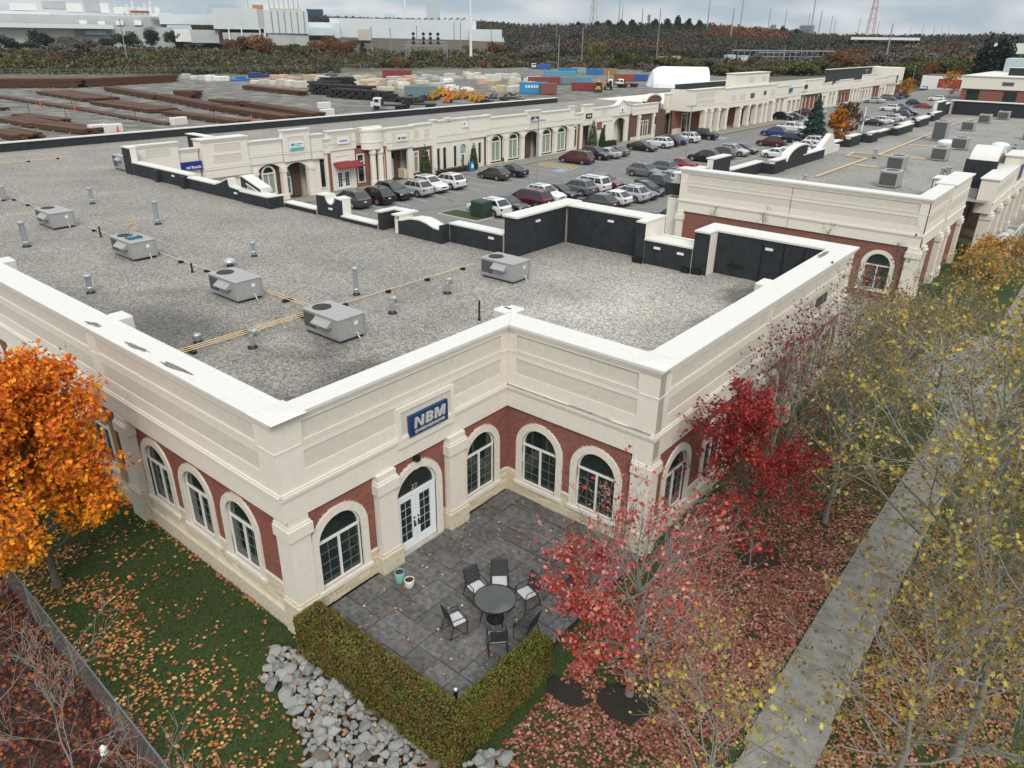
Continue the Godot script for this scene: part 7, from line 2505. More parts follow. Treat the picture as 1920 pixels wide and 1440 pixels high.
	for q in [[41.6, 1.0, 5.0], [42.8, -4.0, 5.2], [42.0, -7.5, 5.0], [43.0, 5.2, 4.4]]:
		tree("bare_sapling", "leafless upright sapling against the second building's side wall", Vector3(q[0], -0.15, q[1]), {"h": q[2], "w": 1.0, "r0": 0.05, "clear": 0.1, "limbs": 12, "bark": M.bark, "leaf": 0.1, "n": 0, "el0": 1.0, "el1": 1.4, "cols": wine}, "bare saplings by the second building")
	# bare grey trees beyond the fence
	for q in [[-6.6, 0.6, 4.2, "bare grey tree beyond the wire fence, white rag caught in it"], [-7.2, -3.6, 4.5, "bare grey tree behind the fence opposite the lawn"], [-6.3, 4.6, 3.2, "bare grey shrub tree at the fence end"], [-6.4, -7.0, 4.0, "bare grey tree by the fence beneath the orange maple"]]:
		tree("bare_tree", q[3], Vector3(q[0], -0.6, q[1]), {"h": q[2], "w": 1.9, "r0": 0.035, "clear": 0.08, "limbs": 9, "bark": M.grey_bark, "leaf": 0.10, "n": 160, "fuzz": 0.1, "el0": 0.6, "el1": 1.3, "cols": [Color(0.2, 0.04, 0.03), Color(0.3, 0.1, 0.03)]}, "bare trees beyond the fence")
	# orange shrubs at the second building and on the islands
	for q in [[Vector3(56.5, -0.2, 8.8), 2.0, 1.6, [Color(0.44, 0.20, 0.02), Color(0.40, 0.14, 0.02)], "vivid amber shrub at the foot of the brown brick recess"], [Vector3(131.0, 0.0, -26.0), 4.4, 2.4, [Color(0.42, 0.15, 0.02), Color(0.34, 0.11, 0.02)], "orange shrub beside the blue-green spruce"], [Vector3(138.0, 0.0, -26.5), 5.2, 2.8, [Color(0.13, 0.07, 0.03), Color(0.09, 0.055, 0.025)], "brown-leaved tree behind the orange island shrub"], [at(1695, 185, 0.0), 4.0, 3.4, [Color(0.40, 0.18, 0.03), Color(0.32, 0.12, 0.02)], "golden shrub beside the access road bend"], [at(1778, 182, 0.0), 5.0, 4.5, [Color(0.42, 0.18, 0.03), Color(0.45, 0.24, 0.04)], "broad golden shrub before the plaza building"], [at(1738, 163, 0.0), 7.0, 4.5, [Color(0.16, 0.05, 0.02), Color(0.2, 0.06, 0.02)], "rust-brown tree before the red-banded store"], [at(1790, 167, 0.0), 6.5, 3.5, [Color(0.13, 0.045, 0.02), Color(0.17, 0.05, 0.02)], "dark rusty tree at the plaza building corner"]]:
		tree("autumn_shrub", q[4], q[0], {"h": q[1], "w": q[2] * 0.8, "r0": 0.06, "clear": 0.05, "limbs": 14, "bark": M.bark, "leaf": 0.22 if q[1] < 3.0 else 0.4, "n": 1600, "fuzz": 0.25, "cols": q[3]}, "autumn shrubs around the car parks")

# ---------------------------------------------------------------- leaf litter, fence, mulch
func lay_leaves(called: String, label: String, t: Array, cc: PackedColorArray) -> void:
	var o := scatter(called, maple_leaf(), M.leaf, t, cc, self)
	o.set_meta("label", label)
	o.set_meta("category", "leaf litter")

func build_ground_cover() -> void:
	var nz := FastNoiseLite.new()
	nz.seed = 15
	nz.frequency = 0.22
	nz.fractal_octaves = 3
	var flat := func(s: float) -> Basis:
		return Basis.from_euler(Vector3(rnd(-0.35, 0.35), rnd(0, TAU), rnd(-0.35, 0.35))) * Basis.from_scale(Vector3.ONE * s)
	# drifts under the red maples
	var t := []
	var cc := PackedColorArray()
	var red := [Color(0.30, 0.10, 0.085), Color(0.40, 0.17, 0.14), Color(0.22, 0.05, 0.045), Color(0.46, 0.24, 0.19), Color(0.30, 0.13, 0.06), Color(0.20, 0.09, 0.05)]
	var tries := 0
	while t.size() < 36000 and tries < 200000:
		tries += 1
		var x := rnd(-0.5, 27.0)
		var z := rnd(6.4, 17.0)
		if z > 11.55 and z < 13.35 and rng.randf() > 0.28:
			continue
		var d := exp(-pow((x - 8.5) / 7.5, 2.0)) * (1.0 if z < 11.6 else 0.55) * clampf((x + 1.5) / 3.0, 0.15, 1.0)
		d *= clampf(0.85 + nz.get_noise_2d(x * 2.0, z * 2.0) * 0.9, 0.05, 1.2)
		if x < 9.3 and z < 6.95:
			continue
		if Vector2(x - 12.1, z - 8.9).length() < 0.75 + nz.get_noise_2d(x * 4, z * 4) * 0.3 or Vector2(x - 4.1, z - 8.75).length() < 0.7 + nz.get_noise_2d(x * 4, z * 4) * 0.3:
			if rng.randf() > 0.16:
				continue
		if rng.randf() > d:
			continue
		t.append(Transform3D(flat.call(rnd(0.07, 0.13)), Vector3(x, ground_height(x, z) + rnd(0.012, 0.05), z)))
		cc.append(tinted(pick(red) if z < 11.6 or rng.randf() < 0.5 else Color(0.32, 0.2, 0.07), 0.3))
	lay_leaves("fallen_leaves", "dense pink and russet leaf litter under the red maples", t, cc)
	# scattered orange leaves on the left lawn, thick near the fence
	t = []
	cc = PackedColorArray()
	var org := [Color(0.48, 0.17, 0.06), Color(0.36, 0.10, 0.045), Color(0.52, 0.27, 0.12), Color(0.40, 0.20, 0.09), Color(0.28, 0.09, 0.05), Color(0.50, 0.36, 0.12)]
	tries = 0
	while t.size() < 5200 and tries < 90000:
		tries += 1
		var x := rnd(-5.6, -0.1)
		var z := rnd(-22.0, 9.0)
		var d := exp(-pow((x + 4.3) / 1.6, 2.0)) * 0.9 + 0.06 + (0.8 if x > -0.38 and z < 0.4 else 0.0) + 0.6 * exp(-Vector2(x + 3.9, z + 7.9).length_squared() / 6.0)
		d *= clampf(0.6 + nz.get_noise_2d(x * 2.5 + 30, z * 2.5) * 1.6, 0.03, 1.2)
		if rng.randf() > d:
			continue
		t.append(Transform3D(flat.call(rnd(0.08, 0.14)), Vector3(x, -0.55 + rnd(0.012, 0.045), z)))
		cc.append(tinted(pick(org), 0.3))
	lay_leaves("fallen_leaves", "scattered orange leaves on the green lawn by the brick wall", t, cc)
	# leaves on slabs and stones
	t = []
	cc = PackedColorArray()
	for i in 330:
		var x := rnd(0.5, 9.2)
		var z := rnd(0.3, 6.0)
		t.append(Transform3D(flat.call(rnd(0.05, 0.12)), Vector3(x, 0.014, z)))
		cc.append(tinted(pick([Color(0.36, 0.14, 0.07), Color(0.42, 0.26, 0.16), Color(0.26, 0.07, 0.04), Color(0.48, 0.40, 0.30)]), 0.3))
	for i in 260:
		var x := rnd(-2.4, -0.7)
		var z := rnd(0.3, 7.0)
		t.append(Transform3D(any_turn() * Basis.from_scale(Vector3.ONE * rnd(0.08, 0.14)), Vector3(x, -0.5 + rnd(0.03, 0.16), z)))
		cc.append(tinted(pick(org), 0.3))
	lay_leaves("fallen_leaves", "stray leaves blown over the patio slabs and stones", t, cc)
	# mulch rings
	for q in [[12.1, 8.9, 0.95], [4.1, 8.75, 0.9], [3.4, 7.4, 0.7]]:
		var m := MB.new()
		var pts := []
		for i in 20:
			var a := TAU * i / 20
			var k: float = q[2] * rnd(0.85, 1.1)
			pts.append(Vector3(q[0] + cos(a) * k, ground_height(q[0], q[1]) + 0.02, q[1] + sin(a) * k))
		for i in 20:
			m.face(Vector3(q[0], ground_height(q[0], q[1]) + 0.06, q[1]), pts[i], pts[(i + 1) % 20], Vector3.UP)
		put_sheet(m, "mulch_ring", M.mulch, "dark mulch ring at a maple trunk", "ground")
	# wire fence with a top rail
	var f := thing("wire_fence", "dark wire fence with a slim grey top rail along the lawn", "fence")
	var a := Vector3(-4.7, -0.6, -16.0)
	var b := Vector3(-5.5, -0.6, 9.0)
	var m := MB.new()
	m.tube(a + Vector3(0, 1.5, 0), b + Vector3(0, 1.5, 0), 0.028, 0.028, 8)
	put(m, "top_rail", mat(0.16, 0.18, 0.19, 0.5, 0.5), f)
	for i in 9:
		m = MB.new()
		var p := a.lerp(b, i / 8.0)
		m.tube(p, p + Vector3(0, 1.55, 0), 0.03, 0.03, 8)
		put(m, "post", M.galv, f)
	m = MB.new()
	var L := a.distance_to(b)
	var k := 0.0
	while k < L:
		for s in [1.0, -1.0]:
			var p0 := a.lerp(b, k / L) + Vector3(0, 0.05, 0)
			var p1 := a.lerp(b, clampf((k + s * 1.4) / L, 0.0, 1.0)) + Vector3(0, 1.48, 0)
			m.bar(p0, p1, 0.006, 0.006)
		k += 0.14
	put(m, "wire_mesh", M.coil, f)
	# russet brush beyond the fence
	var u := thing("russet_brush", "tangled russet brush and leaves beyond the wire fence", "shrub")
	var tw := MB.new()
	t = []
	cc = PackedColorArray()
	for i in 60:
		var x := rnd(-12.0, -5.4)
		var z := rnd(-14.0, 8.0)
		var p := Vector3(x, -0.6, z)
		for s in 4:
			var d := Vector3(rnd(-0.5, 0.5), 1.0, rnd(-0.5, 0.5)).normalized()
			tw.tube(p, p + d * rnd(0.6, 1.5), 0.012, 0.003, 4, false)
	while t.size() < 30000:
		var x := rnd(-12.5, -4.8)
		var z := rnd(-16.0, 9.0)
		var top := 0.15 + 0.75 * clampf(nz.get_noise_2d(x * 3.0, z * 3.0) + 0.45, 0.0, 1.0) * clampf((-4.9 - x) / 1.0, 0.0, 1.0)
		t.append(Transform3D(any_turn() * Basis.from_scale(Vector3.ONE * rnd(0.09, 0.17)), Vector3(x, -0.6 + top * sqrt(rng.randf()), z)))
		cc.append(tinted(pick([Color(0.13, 0.05, 0.04), Color(0.20, 0.06, 0.03), Color(0.09, 0.045, 0.045), Color(0.30, 0.10, 0.025), Color(0.08, 0.06, 0.05), Color(0.12, 0.03, 0.04)]), 0.35))
	put(tw, "twigs", M.grey_bark, u)
	scatter("foliage", maple_leaf(), M.leaf, t, cc, u)
	var lb := MB.new()
	grid_sheet(lb, steps(-14.0, -4.9, 0.7), steps(-18.0, 10.0, 0.7), 0.03)
	put_sheet(lb, "leaf_bed", tri_mat(noise_tex(0.06, 4, [[0.2, 0.02, 0.013, 0.011], [0.5, 0.065, 0.036, 0.028], [0.8, 0.12, 0.06, 0.04]], 61, 512), 0.6, 0.95), "brown leaf-covered ground beyond the wire fence", "ground")
	var rag := thing("white_rag", "crumpled white plastic bag caught in the brush", "bag", Vector3(-5.9, 0.25, 0.3))
	m = MB.new()
	m.lathe([Vector2(0.02, 0.0), Vector2(0.09, 0.05), Vector2(0.06, 0.14), Vector2(0.1, 0.2), Vector2(0.03, 0.3), Vector2(0, 0.31)], Vector3.ZERO, 7)
	put(m, "bag", M.white, rag)
	# grass blades on the near lawn
	t = []
	cc = PackedColorArray()
	for i in 60000:
		var x := rnd(-5.2, -0.2)
		var z := rnd(-14.0, 9.0)
		if i % 3 == 0:
			x = rnd(0.0, 24.0)
			z = rnd(6.2, 11.6)
		t.append(Transform3D(Basis.from_euler(Vector3(rnd(-0.7, 0.7) + 1.4, rnd(0, TAU), rnd(-0.4, 0.4))) * Basis.from_scale(Vector3(0.03, 0.03, 0.09) * rnd(0.7, 1.4)), Vector3(x, ground_height(x, z) + 0.02, z)))
		cc.append(tinted(Color(0.034, 0.062, 0.012) if nz.get_noise_2d(x * 3, z * 3) > -0.1 else Color(0.052, 0.076, 0.018), 0.4))
	var go := scatter("grass", simple_leaf(), M.hedge, t, cc, self)
	go.set_meta("label", "short green grass blades on the lawns")
	go.set_meta("category", "grass")
	# pedestrian toy colours seen through the branches: a small bin
	var bin := thing("litter_box", "small red newspaper box with a blue lid beside the sidewalk", "box", at(1804, 1000, -0.3))
	boxpart("body", mat(0.28, 0.02, 0.03, 0.5), bin, -0.15, -0.05, -0.15, 0.15, 0.5, 0.15)
	boxpart("lid", mat(0.02, 0.12, 0.40, 0.4), bin, -0.17, 0.5, -0.17, 0.17, 0.7, 0.17)

# ---------------------------------------------------------------- the storage yard behind the shops
func height_of(px: float, py: float, foot: Vector3) -> float:
	# height at which the sight line over this pixel passes above the foot
	var d := ray(px, py)
	var D := Vector2(foot.x - EYE.x, foot.z - EYE.z).length()
	return EYE.y + d.y * D / Vector2(d.x, d.z).length()

func box_at(o: Node3D, called: String, m: Material, a: Vector3, b: Vector3, w: float, y0: float, y1: float) -> void:
	# box along a line on the ground
	var mb := MB.new()
	var d := (b - a)
	d.y = 0
	d = d.normalized()
	var s := Vector3(-d.z, 0, d.x) * w / 2
	var p := []
	for y in [y0, y1]:
		for q in [a - s, b - s, b + s, a + s]:
			p.append(Vector3(q.x, y, q.z))
	mb.hexa(p)
	put(mb, called, m, o)

func steel_stack(px0: float, py0: float, px1: float, py1: float, w: float, h: float, label: String) -> void:
	var a := at(px0, py0, h * 0.5)
	var b := at(px1, py1, h * 0.5)
	a.y = 0
	b.y = 0
	var o := thing("steel_stack", label, "steel stack", a, 0.0, "rusty steel stacks in the yard")
	var d := (b - a).normalized()
	var s := Vector3(-d.z, 0, d.x)
	var L := a.distance_to(b)
	var layers := maxi(1, int(h / 0.35))
	for k in layers:
		var y0 := 0.12 + (h - 0.12) * k / layers
		var y1 := 0.12 + (h - 0.12) * (k + 1) / layers - 0.05
		var n := maxi(2, int(w / 0.9))
		for i in n:
			var c := s * ((i + 0.5) / n - 0.5) * w + d * rnd(-0.4, 0.4)
			box_at(o, "beam", M.rust, c, c + d * (L + rnd(-0.8, 0.8)), w / n * 0.9, y0, y1 + rnd(-0.03, 0.03))
	var q := 1.0
	while q < L:
		box_at(o, "bearer", M.wood, d * q - s * w * 0.5, d * q + s * w * 0.5, 0.2, -0.1, 0.14)
		q += 5.0

func container(px: float, py: float, len_: float, along: float, c: Array, label: String, h := 2.6) -> void:
	var o := thing("shipping_container", label, "container", at(px, py, 0.0), along, "shipping containers in the yard")
	var m := MB.new()
	m.box(-len_ / 2, 0.1, -1.22, len_ / 2, h, 1.22)
	var k := -len_ / 2 + 0.2
	while k < len_ / 2 - 0.2:
		for s in [-1.0, 1.0]:
			m.box(k, 0.25, s * 1.235 - 0.025, k + 0.16, h - 0.15, s * 1.235 + 0.025)
		k += 0.34
	put(m, "shell", mat(c[0], c[1], c[2], 0.6), o)
	var pm := mat(c[0], c[1], c[2], 0.6)
	for x in [-len_ / 2 - 0.02, len_ / 2 - 0.14]:
		for z in [-1.26, 1.12]:
			boxpart("corner_post", pm, o, x, -0.05, z, x + 0.16, h + 0.02, z + 0.14)
	boxpart("door_bar", M.galv, o, len_ / 2 + 0.01, 0.3, -0.4, len_ / 2 + 0.05, h - 0.2, -0.34)

func build_yard() -> void:
	var y := MB.new()
	var back := [at(-500, 150, -0.05), at(-150, 152, -0.05), at(0, 150, -0.05), at(250, 143, -0.05), at(450, 142, -0.05), at(640, 137, -0.05), at(860, 130, -0.05), at(1000, 126, -0.05), at(1150, 128, -0.05), at(1290, 138, -0.05), at(1420, 148, -0.05)]
	for i in back.size() - 1:
		var a: Vector3 = back[i]
		var b: Vector3 = back[i + 1]
		# strips between the back edge and the rear wall of the shops
		var a0 := Vector3(lerpf(-60.0, 262.0, float(i) / 10.0), -0.05, -74.1)
		var b0 := Vector3(lerpf(-60.0, 262.0, float(i + 1) / 10.0), -0.05, -74.1)
		y.quad(a0, b0, b, a, Vector3.UP)
	put_sheet(y, "storage_yard", M.yard_dirt, "wide grey gravel storage yard behind the shop row", "yard")
	var R := [[100, 172, 190, 186, 9.0, 0.8], [195, 191, 310, 207, 7.0, 0.8], [206, 166, 300, 182, 3.4, 1.3], [302, 181, 413, 202, 3.4, 1.3], [414, 202, 545, 222, 3.6, 1.2], [470, 197, 600, 218, 3.4, 1.4], [316, 211, 460, 230, 3.2, 0.9], [0, 181, 150, 204, 2.4, 0.5], [150, 204, 320, 233, 2.0, 0.4], [20, 222, 82, 234, 5.0, 0.8], [90, 234, 178, 245, 5.0, 0.9], [35, 216, 120, 227, 3.0, 0.8], [0, 246, 55, 256, 5.0, 0.9], [0, 204, 15, 203, 2.0, 0.7]]
	for i in R.size():
		var r: Array = R[i]
		steel_stack(r[0], r[1], r[2], r[3], r[4], r[5], ["broad low stack of rusty steel plates in the yard", "long rust-brown beam stack laid across the yard", "narrow strip of rusty bars on the pale yard floor"][0 if r[4] > 4.5 else (1 if r[4] > 2.5 else 2)])
	steel_stack(-120, 156, 150, 155, 6.0, 2.6, "tall rust-brown sheet-pile rack along the back of the yard")
	steel_stack(150, 155, 322, 146, 6.0, 2.4, "tall rust-brown sheet-pile rack continuing along the back of the yard")
	steel_stack(336, 176, 370, 178, 4.0, 2.0, "short cross-stacked bundle of dark rusty beams")
	steel_stack(404, 191, 455, 196, 4.0, 1.5, "sagging bundle of rusty bars by the concrete blocks")
	steel_stack(462, 163, 570, 175, 3.0, 1.2, "dark rusty rail stack before the pallets")
	# black crib blocks
	for b in [[578, 172, 640, 171, 3.4], [590, 176, 700, 183, 3.0], [620, 181, 740, 190, 2.4], [650, 184, 790, 193, 1.6], [600, 168, 665, 166, 3.6]]:
		var a := at(b[0], b[1], 0.0)
		var c := at(b[2], b[3], 0.0)
		var o := thing("crib_stack", "stepped stack of black steel cribbing in the yard", "steel stack", a, 0.0, "black cribbing stacks in the yard")
		var n := 8
		for k in int(b[4] / 0.6):
			for i in n - k % 2:
				var p := (c - a) * ((i + 0.15 + 0.5 * (k % 2)) / n)
				var q := (c - a) * ((i + 0.85 + 0.5 * (k % 2)) / n)
				box_at(o, "block", M.dark_steel, p, q, 4.0, -0.05 + k * 0.6 if k == 0 else k * 0.6, k * 0.6 + 0.55)
	# concrete barrier blocks by the shop wall
	for b in [[186, 248], [212, 247], [336, 233], [614, 216], [608, 202]]:
		var o := thing("concrete_block", "pale concrete barrier block near the rear wall of the shops", "concrete block", at(b[0], b[1], 0.0), rnd(-0.2, 0.2), "concrete blocks in the yard")
		var m := MB.new()
		m.cbox(-1.6, -0.06, -0.6, 1.6, 1.3, 0.6, 0.1)
		put(m, "block", M.coping, o)
	# traffic cones / pylons
	for b in [[77, 200], [141, 208], [92, 171], [206, 170], [472, 226], [222, 248], [178, 250]]:
		var o := thing("traffic_cone", "orange traffic marker standing among the steel stacks", "cone", at(b[0], b[1], 0.0), 0.0, "orange markers in the yard")
		var m := MB.new()
		m.lathe([Vector2(0.3, -0.05), Vector2(0.3, 0.08), Vector2(0.2, 0.1), Vector2(0.12, 1.0), Vector2(0, 1.05)], Vector3.ZERO, 9)
		put(m, "cone", mat(0.55, 0.08, 0.03, 0.6), o)
	# stakes between the stacks
	for b in [[57, 217], [126, 226], [320, 200], [402, 217], [213, 197], [136, 200], [256, 226]]:
		var o := thing("marker_stake", "thin rusty marker stake between the steel stacks", "stake", at(b[0], b[1], 0.0), 0.0, "marker stakes in the yard")
		var m := MB.new()
		m.tube(Vector3(0, -0.1, 0), Vector3(0, 2.6, 0), 0.07, 0.07, 5)
		put(m, "stake", M.rust, o)
	# pallets of masonry and bagged goods
	var pal := [[365, 148, 0], [380, 149, 0], [395, 151, 1], [412, 151, 1], [350, 146, 0], [440, 153, 2], [452, 152, 2], [475, 146, 3], [492, 145, 3], [480, 156, 4], [497, 157, 4], [515, 158, 4], [530, 160, 4], [545, 161, 4], [560, 163, 4], [575, 158, 4], [515, 147, 5], [532, 147, 5], [548, 148, 5], [575, 148, 6], [590, 148, 6], [600, 152, 4], [620, 155, 4], [640, 158, 4], [655, 160, 4], [668, 163, 4], [690, 150, 6], [705, 157, 4], [720, 158, 6], [735, 160, 4], [745, 163, 6], [752, 156, 4], [765, 152, 6], [780, 155, 6], [798, 148, 0], [815, 149, 0], [840, 146, 4], [855, 147, 4], [875, 143, 4], [895, 143, 4], [915, 146, 4], [935, 144, 4], [950, 147, 4], [905, 149, 4], [925, 150, 4], [960, 150, 3], [985, 151, 3], [1000, 152, 3], [700, 152, 4], [880, 147, 4], [965, 143, 4], [670, 150, 4], [685, 158, 4]]
	var pc := [[0.42, 0.46, 0.46], [0.72, 0.73, 0.74], [0.03, 0.14, 0.36], [0.02, 0.04, 0.16], [0.52, 0.50, 0.44], [0.52, 0.36, 0.28], [0.44, 0.36, 0.25]]
	var pn := ["grey strapped pallet load of goods", "white shrink-wrapped pallet load", "blue tarped pallet load", "navy wrapped pallet load", "pale stone-coloured pallet load", "pinkish brick pallet load", "tan crate load on a pallet"]
	for i in 46:
		pal.append([rnd(590, 1010), rnd(147, 172), [4, 4, 6, 0, 4, 1, 5, 6][i % 8]])
	for b in pal:
		var o := thing("pallet_load", pn[b[2]] + " in the storage yard", "pallet", at(b[0], b[1] + 1.0, 0.0), rnd(-0.5, 0.5), "pallet loads in the storage yard")
		var c: Array = pc[b[2]]
		var h := rnd(1.0, 2.2)
		var m := MB.new()
		m.cbox(-1.5, 0.15, -1.2, 1.5, h, 1.2, 0.15)
		m.cbox(1.6, 0.15, -1.1, 3.6, h * rnd(0.5, 1.1), 1.1, 0.12)
		var k := rnd(0.85, 1.15)
		put(m, "load", mat(c[0] * k, c[1] * k, c[2] * k, 0.8), o)
		boxpart("pallet", M.wood, o, -1.5, -0.06, -1.2, 3.6, 0.15, 1.2)
	# containers
	container(745, 146, 12.0, -0.82, [0.20, 0.03, 0.035], "dark red container at the back of the yard", 3.0)
	container(790, 186, 9.0, -0.82, [0.13, 0.20, 0.22], "slate-grey container beside the orange machinery", 3.4)
	container(1000, 176, 8.5, -0.82, [0.03, 0.22, 0.42], "bright blue container with a white mark in the middle of the yard", 3.4)
	container(1028, 177, 5.0, -0.82, [0.20, 0.07, 0.06], "rust-red container end-on to the bright blue one", 3.2)
	container(1020, 158, 12.0, -0.82, [0.19, 0.045, 0.04], "brick-red container amid other containers")
	container(1046, 157, 4.0, -0.82, [0.24, 0.03, 0.05], "crimson container door end in the yard")
	container(1064, 158, 7.0, -0.82, [0.15, 0.20, 0.23], "grey-blue container between crimson and light blue ones")
	container(1088, 158, 9.0, -0.82, [0.07, 0.26, 0.36], "light blue container with faint white letters")
	container(1100, 170, 10.0, -0.82, [0.20, 0.03, 0.035], "dark red container by the backhoe")
	container(1020, 130, 7.0, -0.82, [0.01, 0.10, 0.35], "royal blue container with a white shield at the far edge")
	container(1065, 138, 9.0, -0.82, [0.02, 0.20, 0.38], "sky blue container far back in the yard")
	container(1085, 137, 7.0, -0.82, [0.26, 0.32, 0.34], "pale grey container far back in the yard")
	container(1115, 140, 8.0, -0.82, [0.01, 0.14, 0.36], "deep blue container with an orange ball mark")
	container(1142, 139, 7.0, -0.82, [0.28, 0.17, 0.07], "tan timber-coloured container at the yard edge")
	container(1050, 145, 14.0, -0.82, [0.10, 0.26, 0.38], "long pale blue flat container stack")
	container(1170, 152, 8.0, -0.82, [0.26, 0.05, 0.02], "orange-red container near the white tent")
	container(1200, 152, 6.0, -0.82, [0.02, 0.08, 0.28], "blue container half behind bare stems near the tent")
	var e1 := at(1000, 176, 0.0)
	var bl := thing("container_mark", "white lettering strip on the bright blue container", "sign", e1)
	var mk := MB.new()
	mk.t = Transform3D(Basis.from_euler(Vector3(0, -0.82, 0)), Vector3.ZERO)
	for k in 5:
		mk.box(-2.6 + k * 0.85, 1.8, 1.27, -2.1 + k * 0.85, 2.6, 1.30)
	put(mk, "lettering", M.white, bl)
	# orange machinery heap, each machine its own frame
	for q in [[812, 187, 5.0, [0.52, 0.26, 0.01]], [830, 181, 6.0, [0.55, 0.28, 0.01]], [850, 186, 5.0, [0.50, 0.22, 0.01]], [868, 184, 6.0, [0.45, 0.19, 0.01]], [885, 188, 4.5, [0.50, 0.25, 0.01]], [838, 192, 3.0, [0.60, 0.16, 0.05]], [900, 192, 4.0, [0.45, 0.24, 0.03]]]:
		var o := thing("orange_machine", "orange steel formwork machine parked in the storage yard", "machine", at(q[0], q[1], 0.0), rnd(0, 1.0), "orange machines in the yard")
		var m := MB.new()
		var s: float = q[2]
		for k in 6:
			var px := rnd(-s / 2, s / 2)
			m.bar(Vector3(px, -0.05, -1), Vector3(px + rnd(-0.5, 0.5), rnd(1.5, 3.0), 1.0), 0.3, 0.3)
		m.bar(Vector3(-s / 2, 1.2, 0), Vector3(s / 2, 1.4, 0), 0.5, 0.6)
		m.bar(Vector3(-s / 2, 2.2, 0.4), Vector3(s / 2, 2.0, -0.4), 0.3, 0.3)
		m.box(-s / 3, 0.3, -0.9, s / 4, 1.2, 0.9)
		put(m, "frame", mat(q[3][0], q[3][1], q[3][2], 0.55), o)
		m = MB.new()
		for k in 3:
			m.tube(Vector3(-s / 3 + k * s / 3, 0.35, 1.0), Vector3(-s / 3 + k * s / 3, 0.35, 1.3), 0.45, 0.45, 10)
		put(m, "wheel", M.tyre, o)
	var dm := [[770, 187], [785, 191], [925, 184], [945, 187], [960, 184], [975, 189], [915, 190], [800, 187]]
	for q in dm:
		var o := thing("scrap_rack", "low dark rack of scrap metal beside the orange machines", "rack", at(q[0], q[1], 0.0), rnd(0.5, 0.9), "dark scrap racks in the yard")
		var m := MB.new()
		for k in 5:
			m.bar(Vector3(-3 + rnd(-0.3, 0.3), rnd(0.1, 1.4), -1 + k * 0.5), Vector3(3 + rnd(-0.3, 0.3), rnd(0.1, 1.4), -1 + k * 0.5), 0.3, 0.25)
		m.box(-3, -0.06, -1.2, 3, 0.1, 1.2)
		put(m, "bars", M.dark_steel, o)
	backhoe(at(1122, 172, 0.0), 0.5)
	excavator(at(1140, 168, 0.0))
	for q in [[733, 206, -0.9, [0.55, 0.56, 0.57], "white-cabbed flatbed truck parked behind the shop wall"], [790, 204, -0.9, [0.02, 0.02, 0.025], "dark flatbed truck parked behind the shop wall"], [1158, 164, -0.7, [0.72, 0.73, 0.74], "white truck cab beside the backhoe"], [1178, 163, -0.7, [0.70, 0.71, 0.72], "second white truck next to the white tent"], [998, 128, 0.9, [0.6, 0.62, 0.64], "small white truck far back by the royal blue container"], [910, 124, 0.2, [0.35, 0.03, 0.03], "red tractor at the scrub edge"]]:
		truck(at(q[0], q[1], 0.0), q[2], q[3], q[4])
	car("pickup", "slate", at(620, 143, 0.0), true, "slate pickup truck driving at the back of the storage yard", "vehicles in the yard", 1.2)
	tent()

func truck(pos: Vector3, turn: float, c: Array, label: String) -> void:
	var o := thing("yard_truck", label, "truck", pos, turn, "trucks in the yard")
	var m := MB.new()
	m.cbox(-4.0, 0.9, -1.2, -2.1, 2.7, 1.2, 0.25)
	m.cbox(-4.6, 0.7, -1.15, -3.9, 1.7, 1.15, 0.15)
	put(m, "cab", mat(c[0], c[1], c[2], 0.4), o)
	boxpart("windshield", M.car_glass, o, -4.03, 1.7, -1.0, -3.98, 2.4, 1.0)
	boxpart("side_window", M.car_glass, o, -3.6, 1.7, 1.19, -2.6, 2.4, 1.22)
	boxpart("flatbed", M.dark_steel, o, -2.0, 0.9, -1.25, 3.6, 1.2, 1.25)
	boxpart("headboard", M.trim, o, -2.0, 1.2, -1.2, -1.8, 2.5, 1.2)
	for x in [-3.4, 1.6, 2.7]:
		for z in [-1.0, 1.0]:
			m = MB.new()
			m.tube(Vector3(x, 0.5, z - 0.2), Vector3(x, 0.5, z + 0.2), 0.52, 0.52, 12)
			put(m, "wheel", M.tyre, o)

